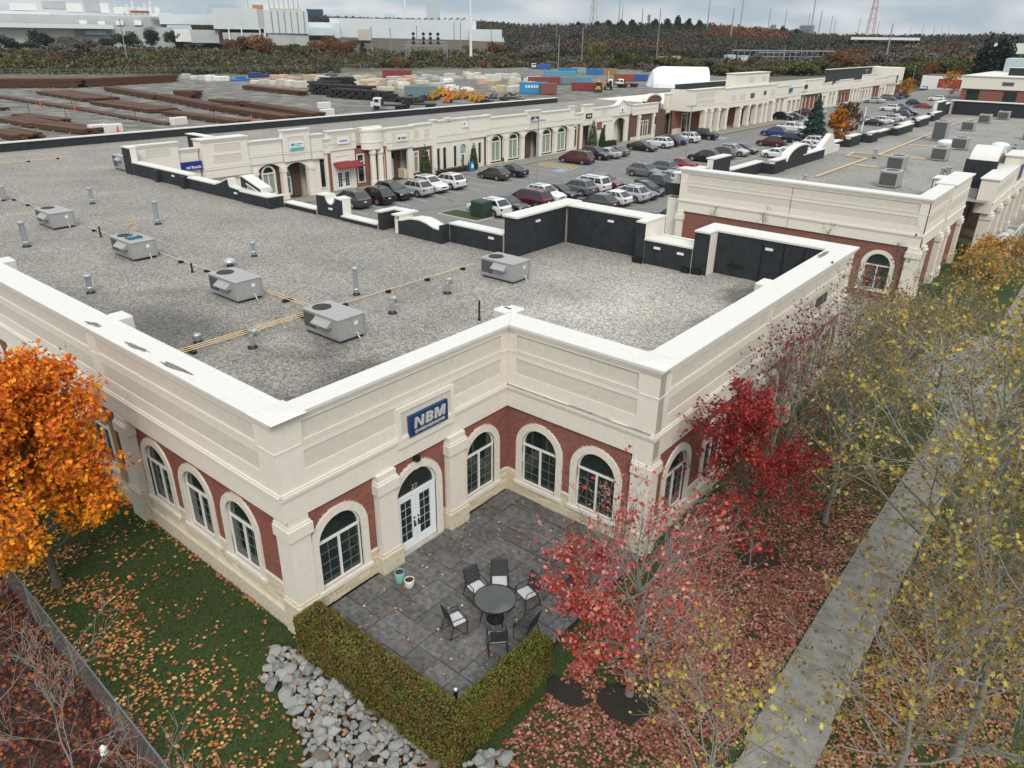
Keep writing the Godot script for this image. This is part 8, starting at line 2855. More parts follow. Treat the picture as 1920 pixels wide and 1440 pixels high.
func backhoe(pos: Vector3, turn: float) -> void:
	var o := thing("backhoe", "yellow backhoe loader standing by red containers", "backhoe", pos, turn)
	var ym := mat(0.50, 0.30, 0.02, 0.5)
	var m := MB.new()
	m.cbox(-2.2, 0.9, -0.6, 0.2, 1.7, 0.6, 0.1)
	m.bar(Vector3(-2.0, 1.2, -0.7), Vector3(-3.8, 0.4, -0.7), 0.2, 0.3)
	m.bar(Vector3(-2.0, 1.2, 0.7), Vector3(-3.8, 0.4, 0.7), 0.2, 0.3)
	put(m, "body", ym, o)
	boxpart("cab", M.car_glass, o, 0.0, 1.4, -0.75, 1.4, 2.9, 0.75)
	boxpart("roof", ym, o, -0.1, 2.9, -0.8, 1.5, 3.05, 0.8)
	m = MB.new()
	m.hexa([Vector3(-4.5, 0.0, -1.2), Vector3(-3.8, 0.0, -1.2), Vector3(-3.8, 0.0, 1.2), Vector3(-4.5, 0.0, 1.2), Vector3(-4.2, 0.9, -1.2), Vector3(-3.8, 0.9, -1.2), Vector3(-3.8, 0.9, 1.2), Vector3(-4.2, 0.9, 1.2)])
	put(m, "bucket", M.dark_steel, o)
	m = MB.new()
	m.bar(Vector3(1.5, 1.0, 0), Vector3(2.6, 3.6, 0), 0.3, 0.4)
	m.bar(Vector3(2.6, 3.6, 0), Vector3(3.8, 1.6, 0), 0.25, 0.3)
	put(m, "boom", ym, o)
	for w in [[-1.5, 0.55, 0.55], [0.9, 0.8, 0.8]]:
		for z in [-0.9, 0.9]:
			m = MB.new()
			m.tube(Vector3(w[0], w[1], z - 0.25), Vector3(w[0], w[1], z + 0.25), w[2], w[2], 14)
			put(m, "wheel", M.tyre, o)

func excavator(pos: Vector3) -> void:
	var o := thing("excavator", "yellow excavator with a raised bent arm before the white trucks", "excavator", pos, 0.6)
	var ym := mat(0.46, 0.27, 0.03, 0.5)
	boxpart("track", M.tyre, o, -2.2, -0.05, -1.4, 2.2, 0.9, -0.8)
	boxpart("track", M.tyre, o, -2.2, -0.05, 0.8, 2.2, 0.9, 1.4)
	var m := MB.new()
	m.cbox(-0.4, 0.9, -1.2, 2.2, 2.2, 1.2, 0.15)
	put(m, "house", ym, o)
	boxpart("cab", M.car_glass, o, -1.4, 0.9, 0.1, -0.3, 2.7, 1.2)
	m = MB.new()
	m.bar(Vector3(-0.8, 1.8, -0.3), Vector3(-2.6, 5.2, -0.3), 0.5, 0.6)
	m.bar(Vector3(-2.6, 5.2, -0.3), Vector3(-4.6, 5.8, -0.3), 0.45, 0.55)
	m.bar(Vector3(-4.6, 5.8, -0.3), Vector3(-5.4, 2.4, -0.3), 0.35, 0.45)
	put(m, "boom", ym, o)
	boxpart("bucket", M.dark_steel, o, -6.0, 1.4, -0.9, -4.9, 2.5, 0.3)

func tent() -> void:
	# fabric storage dome: rounded vault with a sloping end
	var a := at(1212, 162, 0.0)
	var b := at(1322, 164, 0.0)
	var o := thing("fabric_shelter", "white fabric vault shelter rising behind the shop row", "shelter", a)
	var d := (b - a)
	var L := d.length()
	d = d.normalized()
	var s := Vector3(-d.z, 0, d.x)
	var m := MB.new()
	var R := 8.5
	var rows := []
	for i in 13:
		var f := float(i) / 12
		var k := 1.0
		if f < 0.22:
			k = sqrt(1.0 - pow(1.0 - f / 0.22, 2.0)) * 0.9 + 0.1
		var row := []
		for j in 15:
			var an := PI * j / 14
			row.append(d * (f * L) + s * cos(an) * R * lerpf(k, 1.0, 0.35) + Vector3(0, sin(an) * 7.0 * k, 0))
		rows.append(row)
	for i in 12:
		for j in 14:
			m.quad(rows[i][j], rows[i + 1][j], rows[i + 1][j + 1], rows[i][j + 1], rows[i][j] - d * (float(i) / 12 * L) + Vector3(0, 0.1, 0))
	for j in 14:
		m.face(d * L, rows[12][j], rows[12][j + 1], d)
		m.face(Vector3.ZERO, rows[0][j], rows[0][j + 1], -d)
	put(m, "canopy", mat(0.78, 0.79, 0.80, 0.6), o)

# ---------------------------------------------------------------- far background
func far_tree(px: float, pyb: float, pyt: float, wpx: float, cols: Array, label: String, group: String, n := 260, called := "autumn_tree") -> void:
	var p := at(px, pyb, -0.75)
	var H := height_of(px, pyt, p) + 0.75
	var D := Vector2(p.x - EYE.x, p.z - EYE.z).length()
	var R := wpx / 2.0 / FOCAL * D
	var o := thing(called, label, "tree", p, 0.0, group)
	var m := MB.new()
	m.tube(Vector3(0, -0.3, 0), Vector3(0, H * 0.75, 0), H * 0.02, H * 0.006, 6)
	for k in 5:
		var a := k * 2.4
		m.tube(Vector3(0, H * (0.25 + 0.08 * k), 0), Vector3(cos(a) * R * 0.6, H * (0.55 + 0.07 * k), sin(a) * R * 0.6), H * 0.008, H * 0.003, 4)
	put(m, "trunk", M.bark, o)
	var lobes := []
	for k in 7:
		lobes.append([Vector3(rnd(-0.55, 0.55) * R, H * rnd(0.35, 0.78), rnd(-0.55, 0.55) * R), rnd(0.35, 0.6)])
	var t := []
	var cc := PackedColorArray()
	for i in n:
		var l: Array = lobes[i % 7]
		var dir := Vector3(rnd(-1, 1), rnd(-1, 1), rnd(-1, 1)).normalized()
		var q: Vector3 = l[0] + dir * Vector3(R, H * 0.42, R) * l[1] * pow(rng.randf(), 0.45)
		if q.y < H * 0.04:
			q.y = H * rnd(0.04, 0.2)
		t.append(Transform3D(any_turn() * Basis.from_scale(Vector3.ONE * maxf(R, H * 0.3) * rnd(0.11, 0.20)), q))
		cc.append(tinted(cols[(i % 7) % cols.size()], 0.3))
	scatter("crown", spray(), M.leaf, t, cc, o)

func far_block(o: Node3D, called: String, m: Material, px0: float, px1: float, pyt: float, pyb: float, dist: float, depth := 40.0) -> void:
	var a := at_far(px0, pyb, dist)
	var b := at_far(px1, pyb, dist)
	var y1 := (at_far(px0, pyt, dist).y + at_far(px1, pyt, dist).y) / 2
	var y0 := minf(a.y, b.y)
	a.y = 0
	b.y = 0
	var n := Vector3((b - a).z, 0, -(b - a).x).normalized() * depth
	if n.dot(a - Vector3(EYE.x, 0, EYE.z)) < 0:
		n = -n
	var mb := MB.new()
	mb.hexa([a + Vector3(0, y0, 0), b + Vector3(0, y0, 0), b + n + Vector3(0, y0, 0), a + n + Vector3(0, y0, 0), a + Vector3(0, y1, 0), b + Vector3(0, y1, 0), b + n + Vector3(0, y1, 0), a + n + Vector3(0, y1, 0)])
	put(mb, called, m, o)

func far_pole(px: float, py: float, pyt: float, pxt: float, wpx: float, m: Material, label: String, group: String, arms := 0, called := "utility_pole") -> void:
	var p := at(px, py, -0.75)
	var D := Vector2(p.x - EYE.x, p.z - EYE.z).length()
	var H := height_of(pxt, pyt, p) + 0.75
	var r := wpx / 2.0 / FOCAL * D
	var o := thing(called, label, "pole", p, 0.0, group)
	var mb := MB.new()
	mb.tube(Vector3(0, -0.4, 0), Vector3(0, H, 0), r, r * 0.7, 7)
	put(mb, "mast", m, o)
	for k in arms:
		mb = MB.new()
		var y := H * (0.97 - 0.08 * k)
		mb.bar(Vector3(-H * 0.06, y, H * 0.05), Vector3(H * 0.06, y, -H * 0.05), r * 1.2, r * 1.2)
		put(mb, "crossarm", m, o)

func build_far_background() -> void:
	rng.seed = 991
	var pl := painted(0.54, 0.60, 0.63, 0.06, 0.7, 0.01, 70)
	var pw := painted(0.70, 0.71, 0.70, 0.06, 0.7, 0.01, 71)
	var pg := painted(0.40, 0.43, 0.435, 0.08, 0.7, 0.01, 72)
	var pd := mat(0.08, 0.09, 0.10, 0.7)
	# the big works
	var f := thing("factory", "sprawling pale grey factory along the skyline", "factory")
	far_block(f, "hall", pg, -300, 320, 26, 92, 860.0, 120.0)
	far_block(f, "hall", pw, -300, 108, 18, 92, 880.0, 120.0)
	far_block(f, "lower_hall", pw, -300, 145, 48, 92, 830.0, 20.0)
	far_block(f, "lower_hall", pg, 145, 330, 50, 90, 830.0, 20.0)
	far_block(f, "canopy", mat(0.6, 0.66, 0.7, 0.6), -300, 212, 42, 46, 820.0, 30.0)
	far_block(f, "name_board", mat(0.40, 0.50, 0.56, 0.6), 160, 200, 57, 65, 825.0, 3.0)
	far_block(f, "roof_plant", pw, 20, 70, 6, 19, 880.0, 20.0)
	far_block(f, "roof_plant", pg, 80, 125, 2, 16, 880.0, 20.0)
	far_block(f, "roof_plant", pw, 125, 155, 6, 22, 880.0, 20.0)
	far_block(f, "roof_plant", pg, 160, 190, 0, 22, 880.0, 20.0)
	far_block(f, "roof_plant", pw, 190, 206, 6, 25, 880.0, 20.0)
	far_block(f, "roof_plant", pw, 215, 300, 14, 26, 880.0, 20.0)
	far_block(f, "roof_plant", mat(0.25, 0.08, 0.06, 0.7), 245, 280, 20, 24, 860.0, 8.0)
	far_block(f, "hall", pl, 300, 402, 27, 45, 840.0, 60.0)
	far_block(f, "hall", pw, 330, 360, 55, 78, 800.0, 30.0)
	far_block(f, "glazed_block", pg, 360, 412, 56, 80, 795.0, 30.0)
	far_block(f, "lower_hall", pw, 400, 520, 62, 82, 805.0, 30.0)
	for k in 7:
		far_block(f, "stack", pg, 505 + k * 9, 507 + k * 9, -40, 20, 890.0, 2.0)
	for x in [[308, 309.6], [325, 326.4], [346, 347], [383, 385], [466, 468], [436, 437], [225, 226]]:
		far_block(f, "stack", pg, x[0], x[1], -30, 28, 880.0, 2.0)
	for k in 9:
		far_block(f, "duct", pw, -20 + k * 34, -6 + k * 34, 40 - k % 3, 47, 852.0, 4.0)
	for k in 16:
		far_block(f, "wall_bay", pg, -40 + k * 21, -39 + k * 21, 50, 90, 868.0, 1.0)
	for k in 7:
		far_block(f, "roof_pipe", pw, 228 + k * 11, 231 + k * 11, 12 - (k % 3) * 5, 28, 872.0, 3.0)
	far_block(f, "conveyor", pw, 280, 322, 25, 30, 850.0, 4.0)
	far_block(f, "door", pd, 50, 62, 72, 80, 868.0, 1.0)
	far_block(f, "glazed_strip", pd, 382, 412, 70, 77, 833.0, 1.0)
	var u := thing("raised_hall", "pale blue raised factory hall on slanted legs", "factory")
	far_block(u, "upper_hall", pl, 401, 486, 15, 54, 790.0, 70.0)
	far_block(u, "stair_shaft", pg, 486, 498, 17, 54, 791.0, 60.0)
	far_block(u, "upper_hall", pl, 498, 580, 20, 62, 790.0, 70.0)
	far_block(u, "undercroft", pg, 409, 575, 52, 70, 830.0, 20.0)
	far_block(u, "base_hall", pg, 420, 580, 62, 84, 792.0, 60.0)
	for k in 6:
		far_block(u, "cladding_joint", pd, 512 + k * 12, 513 + k * 12, 21, 62, 789.0, 1.0)
	for k in [430, 454, 488, 497]:
		far_block(u, "leg", M.white, k, k + 2.2, 54, 74, 788.0, 2.0)
	far_block(u, "roof_deck", mat(0.4, 0.36, 0.28, 0.7), 505, 566, 16, 21, 800.0, 40.0)
	far_block(u, "roof_gear", mat(0.4, 0.16, 0.04, 0.7), 473, 494, 9, 16, 800.0, 10.0)
	var wh := thing("white_warehouse", "long white warehouse with rooftop vents beyond the rail gantry", "warehouse")
	var blue_white := painted(0.55, 0.61, 0.65, 0.04, 0.7, 0.01, 73)
	far_block(wh, "hall", blue_white, 622, 893, 36, 88, 920.0, 140.0)
	far_block(wh, "hall", blue_white, 580, 640, 42, 90, 910.0, 100.0)
	far_block(wh, "annex", blue_white, 880, 941, 55, 84, 910.0, 100.0)
	far_block(wh, "annex", blue_white, 930, 972, 71, 84, 910.0, 60.0)
	far_block(wh, "link", pl, 575, 625, 52, 66, 880.0, 30.0)
	far_block(wh, "tan_block", mat(0.45, 0.42, 0.36, 0.8), 672, 696, 55, 75, 860.0, 20.0)
	for k in 20:
		far_block(wh, "roof_vent", pd, 640 + k * 12, 645 + k * 12, 33.5, 36, 930.0, 4.0)
	far_block(wh, "green_cabin", mat(0.35, 0.52, 0.48, 0.6), 720, 742, 26, 32, 940.0, 20.0)
	var tw := thing("tall_tower", "broad pale tower rising out of the frame behind the warehouse", "tower")
	far_block(tw, "shaft", painted(0.45, 0.52, 0.57, 0.04, 0.7, 0.01, 74), 800, 826, -60, 40, 1250.0, 20.0)
	var ob := thing("office_tower", "blue glass office block on the wooded skyline", "building")
	far_block(ob, "slab", mat(0.06, 0.12, 0.19, 0.3), 576, 607, 17, 40, 1300.0, 30.0)
	for k in 4:
		far_block(ob, "floor_band", mat(0.02, 0.04, 0.08, 0.3), 576, 607, 19 + k * 3.2, 19.8 + k * 3.2, 1299.0, 0.5)
	for q in [[1442, 1452, 46, 62, "small pale tower block above the trees"], [1496, 1523, 47, 64, "dark flat-topped tower block above the trees"], [1213, 1218, 27, 42, "slim blue tower far beyond the pines"]]:
		var t := thing("office_tower", q[4], "building", Vector3.ZERO, 0.0, "")
		far_block(t, "slab", mat(0.18, 0.23, 0.28, 0.5), q[0], q[1], q[2], q[3] + 12, 1700.0, 30.0)
		far_block(t, "floor_band", mat(0.10, 0.13, 0.16, 0.5), q[0], q[1], q[2] + 3, q[2] + 4.5, 1699.0, 0.5)
		far_block(t, "floor_band", mat(0.10, 0.13, 0.16, 0.5), q[0], q[1], q[2] + 8, q[2] + 9.5, 1699.0, 0.5)
	var ws := thing("distant_warehouse", "long white warehouse strip behind the bare wood", "warehouse")
	far_block(ws, "hall", M.white, 1595, 1725, 70, 74, 900.0, 30.0)
	var ws2 := thing("distant_warehouse", "pale warehouse wall behind trees at the end of the plaza", "warehouse")
	far_block(ws2, "hall", M.white, 1860, 2100, 82, 100, 520.0, 30.0)
	var gh := thing("glass_shed", "pale curved-roof shed half hidden behind the wood", "shed")
	far_block(gh, "hall", mat(0.35, 0.42, 0.44, 0.5), 1880, 2050, 112, 135, 330.0, 30.0)
	# hills under the woods
	ridge()
	# white monopoles and the signal gantry
	far_pole(883, 117, -30, 882, 5.0, M.white, "thick white monopole before the long warehouse", "white monopoles", 0, "monopole")
	far_pole(762, 84, -30, 755, 4.4, M.white, "slimmer white monopole behind the rail gantry", "white monopoles", 0, "monopole")
	var ga := thing("signal_gantry", "lattice rail signal gantry with black signal heads", "gantry")
	var g0 := at(765, 118, -0.75)
	var g1 := at(836, 118, -0.75)
	var gh_ := height_of(800, 78, g0)
	var dg := (g1 - g0).normalized()
	for e in [g0, g1]:
		var m := MB.new()
		for s in [-1.2, 1.2]:
			m.bar(e + dg * s, e + dg * s + Vector3(0, gh_ + 0.75, 0), 0.4, 0.4)
		for k in 6:
			m.bar(e - dg * 1.2 + Vector3(0, k * gh_ / 6, 0), e + dg * 1.2 + Vector3(0, (k + 1) * gh_ / 6, 0), 0.25, 0.25)
		put(m, "tower", M.galv, ga)
	var m := MB.new()
	for y in [gh_, gh_ - 2.6]:
		m.bar(g0 + Vector3(0, y + 0.75, 0), g1 + Vector3(0, y + 0.75, 0), 0.4, 0.4)
	for k in 9:
		m.bar(g0.lerp(g1, k / 9.0) + Vector3(0, gh_ + 0.75, 0), g0.lerp(g1, (k + 1) / 9.0) + Vector3(0, gh_ - 1.85, 0), 0.25, 0.25)
	put(m, "truss", M.galv, ga)
	for k in [0.16, 0.42, 0.60, 0.80]:
		m = MB.new()
		for j in 3:
			var c := g0.lerp(g1, k) + Vector3(0, gh_ + j * 2.7, 0) + dg.cross(Vector3.UP) * 0.5
			m.tube(c - dg.cross(Vector3.UP) * 0.6, c + dg.cross(Vector3.UP) * 0.6, 1.0, 1.0, 10)
		m.bar(g0.lerp(g1, k) + Vector3(0, gh_ - 1, 0), g0.lerp(g1, k) + Vector3(0, gh_ + 6.5, 0), 0.3, 0.3)
		put(m, "signal_head", M.tar, ga)
	# poles
	var pg2 := "timber utility poles in the background"
	for q in [[240, 120, 35, 226, 2.0, 0], [699, 110, 50, 696, 1.6, 1], [734, 110, 52, 733, 1.6, 1], [783, 112, 48, 781, 1.6, 1], [852, 100, 42, 851, 1.6, 1], [864, 105, 42, 863, 1.6, 1], [921, 108, 48, 921, 1.6, 1], [521, 98, 50, 518, 1.6, 1], [1036, 95, 46, 1040, 1.6, 1], [1042, 104, 45, 1046, 1.6, 1], [1046, 140, 65, 1050, 2.2, 1], [1090, 125, 52, 1094, 2.2, 0], [1229, 128, 16, 1236, 2.0, 0], [1200, 85, 16, 1205, 2.0, 0], [1467, 120, 88, 1469, 1.8, 0], [160, 62, 38, 158, 1.2, 1], [75, 54, 32, 73, 1.2, 1], [372, 78, 42, 370, 1.4, 1], [397, 78, 50, 396, 1.4, 1], [1252, 85, 40, 1256, 1.8, 0]]:
		far_pole(q[0], q[1], q[2], q[3], q[4], M.grey_bark, "weathered timber utility pole beyond the storage yard", pg2, q[5])
	var pg3 := "tall steel transmission poles"
	for q in [[1320, 102, -20, 1334, 2.4], [1365, 108, 16, 1380, 2.8], [1381, 100, -20, 1395, 2.4], [1435, 80, 13, 1446, 1.8], [1465, 60, 18, 1472, 1.8], [1508, 90, 25, 1518, 1.6], [1514, 93, -20, 1532, 2.4], [1529, 94, 20, 1541, 2.2], [1551, 75, 29, 1560, 1.6], [1558, 72, 36, 1565, 1.2], [1603, 66, 32, 1609, 1.4], [1639, 68, 40, 1645, 1.2], [1657, 128, 44, 1678, 2.4], [1700, 68, 50, 1704, 1.0], [1722, 66, 46, 1727, 1.0], [1743, 66, 48, 1747, 1.0], [1757, 66, 48, 1760, 0.9], [1771, 66, 50, 1775, 0.9], [1157, 85, -20, 1162, 2.2], [1163, 88, 8, 1168, 1.6]]:
		far_pole(q[0], maxf(q[1], 80.0 + (q[0] - 960.0) * 0.0149), q[2], q[3], q[4], M.galv, "tall thin steel transmission pole against the sky", pg3, 0, "transmission_pole")
	pylon(1110, 85, -30, 1111, "lattice transmission pylon rising above the pines", [0.55, 0.55, 0.56])
	pylon(1626, 86, -30, 1640, "red and white lattice radio mast on the horizon", [0.5, 0.25, 0.25])
	substation()
	# scrub belts
	scrub()
	# named background trees: [px, base, top, width, kind]
	var pine := [Color(0.020, 0.040, 0.024), Color(0.028, 0.050, 0.028), Color(0.016, 0.032, 0.020)]
	var olive := [Color(0.085, 0.090, 0.028), Color(0.065, 0.072, 0.026), Color(0.10, 0.095, 0.035)]
	var rusty := [Color(0.15, 0.075, 0.035), Color(0.19, 0.085, 0.03), Color(0.12, 0.07, 0.04)]
	var grey := [Color(0.13, 0.115, 0.10), Color(0.16, 0.145, 0.125), Color(0.11, 0.10, 0.085)]
	var gold := [Color(0.19, 0.165, 0.03), Color(0.16, 0.15, 0.03)]
	for q in [[4, 104, 58, 30], [38, 103, 64, 42], [80, 100, 52, 44], [205, 98, 68, 32], [240, 100, 57, 40], [285, 98, 48, 34], [338, 98, 54, 44], [392, 98, 80, 40], [427, 99, 66, 22], [1070, 104, 61, 38], [60, 102, 75, 40]]:
		far_tree(q[0], q[1], q[2], q[3], pine, "dark green pine standing before the factory", "dark pines before the factory", 620, "pine_tree")
	for q in [[521, 98, 62, 13], [537, 96, 66, 12], [681, 102, 80, 14], [703, 97, 70, 14], [720, 96, 72, 18], [597, 92, 58, 14], [766, 82, 62, 8], [630, 70, 56, 6]]:
		var p := at(q[0], q[1], -0.75)
		var D := Vector2(p.x - EYE.x, p.z - EYE.z).length()
		conifer("far_spruce", p, height_of(q[0], q[2], p) + 0.75, q[3] / 2.0 / FOCAL * D, Color(0.022, 0.04, 0.03), "small pointed dark spruce in the scrub belt", 380, 1.6 * D / 500.0, false, "pointed spruces in the scrub belt")
	for q in [[140, 110, 66, 50], [172, 110, 68, 46], [120, 112, 78, 40], [196, 112, 82, 40], [1010, 118, 80, 62], [985, 120, 88, 40], [1325, 138, 104, 46], [1412, 133, 98, 28], [1660, 128, 95, 60], [1720, 120, 80, 70], [1780, 112, 74, 90], [1850, 108, 80, 90], [1690, 130, 92, 70], [1820, 120, 84, 90], [1900, 115, 82, 80], [1625, 110, 84, 50], [1750, 130, 95, 90]]:
		far_tree(q[0], q[1], q[2], q[3], grey, "leafless grey-brown tree in the scrub belt", "leafless background trees", 620, "bare_far_tree")
	for q in [[470, 105, 62, 60], [495, 108, 75, 40], [610, 108, 64, 56], [640, 112, 72, 40], [930, 108, 76, 34], [1570, 128, 92, 46], [1604, 130, 95, 56], [445, 104, 72, 40], [665, 108, 70, 30], [1372, 136, 108, 40], [1590, 132, 104, 40]]:
		far_tree(q[0], q[1], q[2], q[3], rusty, "rust-brown autumn tree beyond the storage yard", "rust-brown background trees", 620)
	for q in [[1492, 142, 116, 80], [1440, 142, 122, 60], [1345, 142, 118, 60], [1160, 132, 88, 42], [1250, 134, 104, 60], [1205, 134, 100, 50], [1530, 140, 112, 60], [800, 118, 94, 60], [820, 116, 96, 40], [1690, 160, 112, 60], [1740, 158, 104, 70], [1600, 160, 120, 50], [1715, 150, 100, 60], [1765, 154, 104, 60], [1670, 150, 108, 60], [1800, 150, 104, 80], [1660, 164, 130, 50], [1290, 138, 112, 60], [1860, 140, 105, 80], [1910, 130, 98, 70], [1640, 168, 136, 40], [960, 120, 100, 40], [1030, 124, 100, 50], [545, 104, 82, 50], [580, 108, 84, 50]]:
		far_tree(q[0], q[1], q[2], q[3], olive, "olive-green bushy tree beyond the storage yard", "olive background trees", 620)
	# low bushes along the yard edge
	var kinds := [[olive, "low olive bush at the back of the yard"], [rusty, "low russet bush at the back of the yard"], [grey, "low grey twiggy bush at the back of the yard"], [gold, "low yellow-green bush at the back of the yard"], [[Color(0.11, 0.14, 0.12), Color(0.14, 0.165, 0.14)], "low silvery bush at the back of the yard"]]
	for i in 70:
		var px := rnd(-20, 1300) if i < 56 else rnd(1300, 1700)
		var py := rnd(104, 132) if px < 1000 else rnd(112, 138)
		var kd: Array = kinds[[0, 0, 1, 1, 2, 0, 3, 2, 4, 1][i % 10]]
		far_tree(px, py, py - rnd(11, 24), rnd(18, 44), kd[0], kd[1], "low bushes at the back of the yard", 170, "scrub_bush")
	far_tree(1117, 118, 73, 38, gold, "round yellow-green tree with a forked white trunk", "", 800, "birch_tree")
	far_tree(86 + 430, 100, 80, 26, gold, "small yellow-green tree before the raised hall", "", 300)

func pylon(px: float, py: float, pyt: float, pxt: float, label: String, c: Array) -> void:
	var p := at(px, py, -0.75)
	var H := height_of(pxt, pyt, p)
	var o := thing("transmission_pylon", label, "pylon", p)
	var m := MB.new()
	var w := H * 0.07
	var t := H * 0.006
	for s in [Vector3(1, 0, 1), Vector3(-1, 0, 1), Vector3(1, 0, -1), Vector3(-1, 0, -1)]:
		m.bar(s * w, s * w * 0.25 + Vector3(0, H, 0), t * 1.6, t * 1.6)
	for k in 9:
		var y0 := H * k / 9.0
		var y1 := H * (k + 1) / 9.0
		var w0 := lerpf(w, w * 0.25, k / 9.0)
		var w1 := lerpf(w, w * 0.25, (k + 1) / 9.0)
		m.bar(Vector3(-w0, y0, w0), Vector3(w1, y1, w1), t, t)
		m.bar(Vector3(w0, y0, -w0), Vector3(-w1, y1, -w1), t, t)
		m.bar(Vector3(w0, y0, w0), Vector3(w1, y1, -w1), t, t)
	put(m, "lattice", mat(c[0], c[1], c[2], 0.6, 0.3), o)
	for k in [0.45, 0.62, 0.8]:
		m = MB.new()
		m.bar(Vector3(-H * 0.13, H * k, H * 0.1), Vector3(H * 0.13, H * k, -H * 0.1), t * 1.5, t * 1.5)
		put(m, "crossarm", mat(c[0], c[1], c[2], 0.6, 0.3), o)

func substation() -> void:
	var o := thing("substation", "grey steel bus frames of an electrical substation", "substation")
	var m := MB.new()
	for r in [[1370, 1560, 122, 93], [1395, 1500, 108, 86], [1290, 1370, 112, 90], [1420, 1590, 118, 97]]:
		var a := at(r[0], r[2], -0.75)
		var b := at(r[1], r[2], -0.75)
		var h := height_of((r[0] + r[1]) / 2.0, r[3], (a + b) / 2)
		var n := 18
		for k in n + 1:
			var p := a.lerp(b, float(k) / n)
			m.bar(p, p + Vector3(0, h, 0), 0.35, 0.35)
		m.bar(a + Vector3(0, h, 0), b + Vector3(0, h, 0), 0.7, 0.8)
		m.bar(a + Vector3(0, h * 0.6, 0), b + Vector3(0, h * 0.6, 0), 0.35, 0.35)
	put(m, "bus_frame", M.galv, o)
	for q in [[1360, 116], [1385, 118], [1500, 120], [1515, 119], [1570, 112], [1582, 110], [1310, 112]]:
		var p := at(q[0], q[1], -0.75)
		box_at(o, "switch_house", mat(0.48, 0.54, 0.60, 0.6), p, p + Vector3(7, 0, 4), 6.0, -0.8, 5.0)
	for q in [[1225, 112, 1262], [1238, 118, 1270]]:
		var p := at(q[0], q[1], -0.75)
		var p2 := at(q[2], q[1], -0.75)
		box_at(o, "low_building", mat(0.42, 0.30, 0.22, 0.8), p, p2, 8.0, -0.8, 4.0)

func scrub() -> void:
	# rough growth between the yard and the works
	var t := []
	var cc := PackedColorArray()
	var cols := [Color(0.055, 0.060, 0.022), Color(0.075, 0.060, 0.034), Color(0.11, 0.088, 0.05), Color(0.042, 0.050, 0.02), Color(0.065, 0.042, 0.034), Color(0.13, 0.11, 0.06), Color(0.05, 0.062, 0.022)]
	var nz := FastNoiseLite.new()
	nz.seed = 6
	nz.frequency = 0.02
	while t.size() < 42000:
		var px := rnd(-150, 2000)
		var lo := 140.0 if px < 640 else (128.0 if px < 1000 else 132.0)
		if px > 1260:
			lo = 142.0
		if px > 1660:
			lo = 165.0
		var py := lerpf(84.0 + (px - 960.0) * 0.0149, lo, pow(rng.randf(), 0.8))
		var p := at(px, py, -0.75)
		var D := Vector2(p.x - EYE.x, p.z - EYE.z).length()
		var n := nz.get_noise_2d(p.x, p.z)
		var s := (1.0 + 1.6 * clampf(n + 0.4, 0.0, 1.0)) * rnd(0.6, 1.3) * D / 420.0
		t.append(Transform3D(any_turn() * Basis.from_scale(Vector3(1.2, 1.0, 1.2) * s * 0.95), p + Vector3(0, s * rnd(0.1, 1.1), 0)))
		cc.append(tinted(cols[clampi(int((nz.get_noise_2d(p.x * 2.0 + 70, p.z * 2.0) * 1.4 + 0.5 + rnd(-0.2, 0.2)) * 7), 0, 6)], 0.3))
	var o := scatter("scrub", spray(), M.leaf, t, cc, self)
	o.set_meta("label", "tangled olive and russet scrub behind the storage yard")
	o.set_meta("category", "undergrowth")
	# perimeter fence of the yard
	var fn := thing("yard_fence", "grey chain-link fence along the back of the storage yard", "fence")
	var pts := [at(-50, 144, -0.3), at(330, 137, -0.3), at(480, 134, -0.3), at(640, 131, -0.3), at(700, 129, -0.3)]
	for i in pts.size() - 1:
		var a: Vector3 = pts[i]
		var b: Vector3 = pts[i + 1]
		var m := MB.new()
		for y in [0.2, 0.9, 1.6, 2.3]:
			m.bar(a + Vector3(0, y, 0), b + Vector3(0, y, 0), 0.06, 0.06)
		put(m, "wire", M.galv, fn)
		var n := int(a.distance_to(b) / 4.0)
		for k in n:
			m = MB.new()
			m.bar(a.lerp(b, float(k) / n) - Vector3(0, 0.5, 0), a.lerp(b, float(k) / n) + Vector3(0, 2.4, 0), 0.1, 0.1)
			put(m, "post", M.galv, fn)

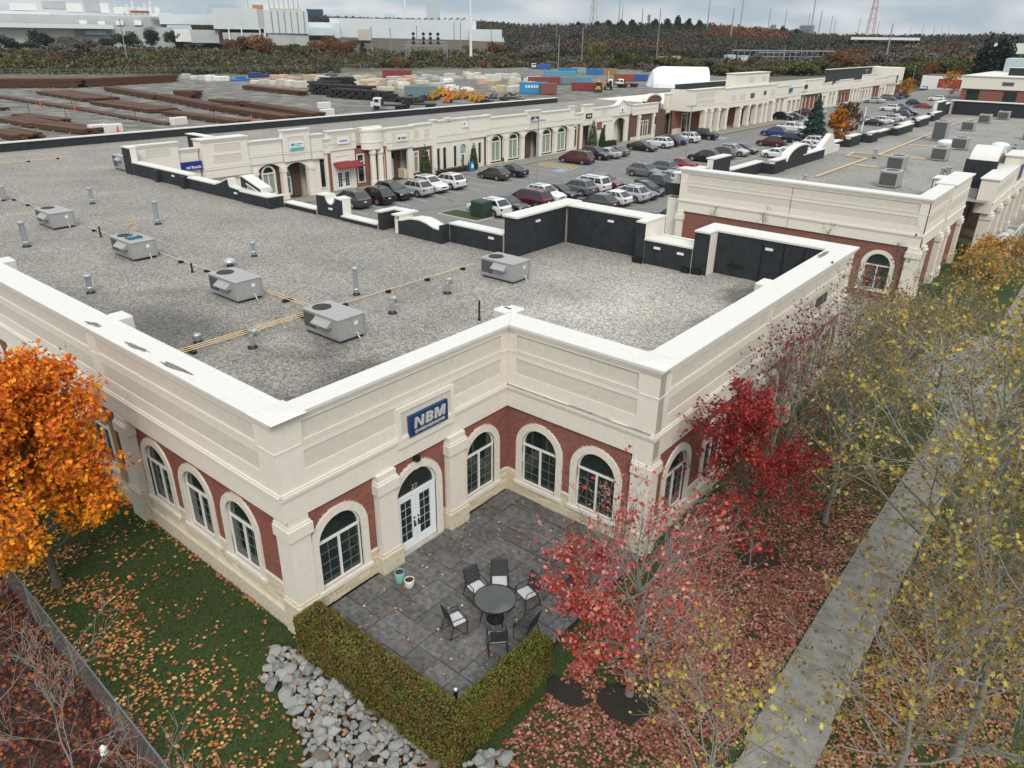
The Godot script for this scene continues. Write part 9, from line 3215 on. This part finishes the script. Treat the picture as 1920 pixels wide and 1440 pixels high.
func ridge() -> void:
	# wooded rise along the horizon: ground shape and one mass of trees
	var g := MB.new()
	var prof := [[400, 52], [520, 46], [640, 44], [900, 52], [1000, 58], [1100, 55], [1200, 54], [1300, 56], [1420, 66], [1500, 76], [1650, 79], [1800, 78], [1950, 80], [2100, 82]]
	var rows := []
	for q in prof:
		var r := []
		for k in 5:
			var dist: float = [720.0, 800.0, 950.0, 1150.0, 1500.0][k]
			var p := at_far(q[0], q[1], 1100.0)
			var top := maxf(p.y, 0.0)
			var b := at_far(q[0], 300.0, dist)
			b.y = [-0.8, top * 0.12, top * 0.55, top, top * 0.6][k]
			r.append(b)
		rows.append(r)
	for i in rows.size() - 1:
		for k in 4:
			g.quad(rows[i][k], rows[i + 1][k], rows[i + 1][k + 1], rows[i][k + 1], Vector3.UP)
	put_sheet(g, "hills", mat(0.07, 0.055, 0.04, 0.95), "low wooded hills along the horizon", "hills")
	var t := []
	var cc := PackedColorArray()
	var nz := FastNoiseLite.new()
	nz.seed = 9
	nz.frequency = 0.006
	for n in 45000:
		var px := rnd(400, 2080)
		var k := rng.randf() * 3.2 if px > 945.0 else 2.3 + rng.randf() * 0.9
		var i := 0
		while i < prof.size() - 2 and prof[i + 1][0] < px:
			i += 1
		var f := clampf((px - prof[i][0]) / (prof[i + 1][0] - prof[i][0]), 0.0, 1.0)
		var kk := mini(3, int(k))
		var a: Vector3 = rows[i][kk].lerp(rows[i + 1][kk], f)
		var b: Vector3 = rows[i][kk + 1].lerp(rows[i + 1][kk + 1], f)
		var p := a.lerp(b, k - kk)
		var s := rnd(2.2, 4.6)
		var nv := nz.get_noise_2d(p.x, p.z)
		var c := Color(0.060, 0.053, 0.042)
		if nv > 0.34:
			c = Color(0.10, 0.052, 0.028)
		elif nv < -0.3:
			c = Color(0.028, 0.042, 0.026)
		if px > 1130 and px < 1330 and k > 2.3:
			c = Color(0.022, 0.036, 0.024)
		if px > 1300 and px < 1440 and k > 1.8:
			c = Color(0.125, 0.055, 0.02)
		t.append(Transform3D(any_turn() * Basis.from_scale(Vector3(s, s * 1.2, s)), p + Vector3(0, rnd(1.0, 9.0), 0)))
		cc.append(tinted(c, 0.3))
	var o := scatter("far_woods", spray(), M.leaf, t, cc, self)
	o.set_meta("label", "far brown and rust woods along the horizon")
	o.set_meta("category", "woods")
	# a few pines breaking the skyline
	for q in [[1085, 52, 41], [1120, 52, 38], [1140, 52, 37], [1165, 50, 38], [1185, 52, 36], [1228, 52, 34], [1250, 52, 33], [1270, 52, 30], [1290, 54, 34], [1310, 55, 36], [1492, 74, 52], [1465, 72, 46], [1855, 80, 57], [1880, 80, 60], [1897, 80, 62]]:
		var d := 1100.0 if q[0] < 1800 else 420.0
		var p := at_far(q[0], q[1], d)
		var tp := at_far(q[0], q[2], d)
		conifer("skyline_pine", Vector3(p.x, maxf(p.y - 4.0, -1.0) if d > 1000.0 else -1.0, p.z), tp.y - (maxf(p.y - 4.0, -1.0) if d > 1000.0 else -1.0), 6.0 if d > 1000.0 else 5.0, Color(0.02, 0.032, 0.024), "dark pine breaking the wooded skyline", 260, 3.4 if d > 1000.0 else 2.2, true, "pines on the skyline")
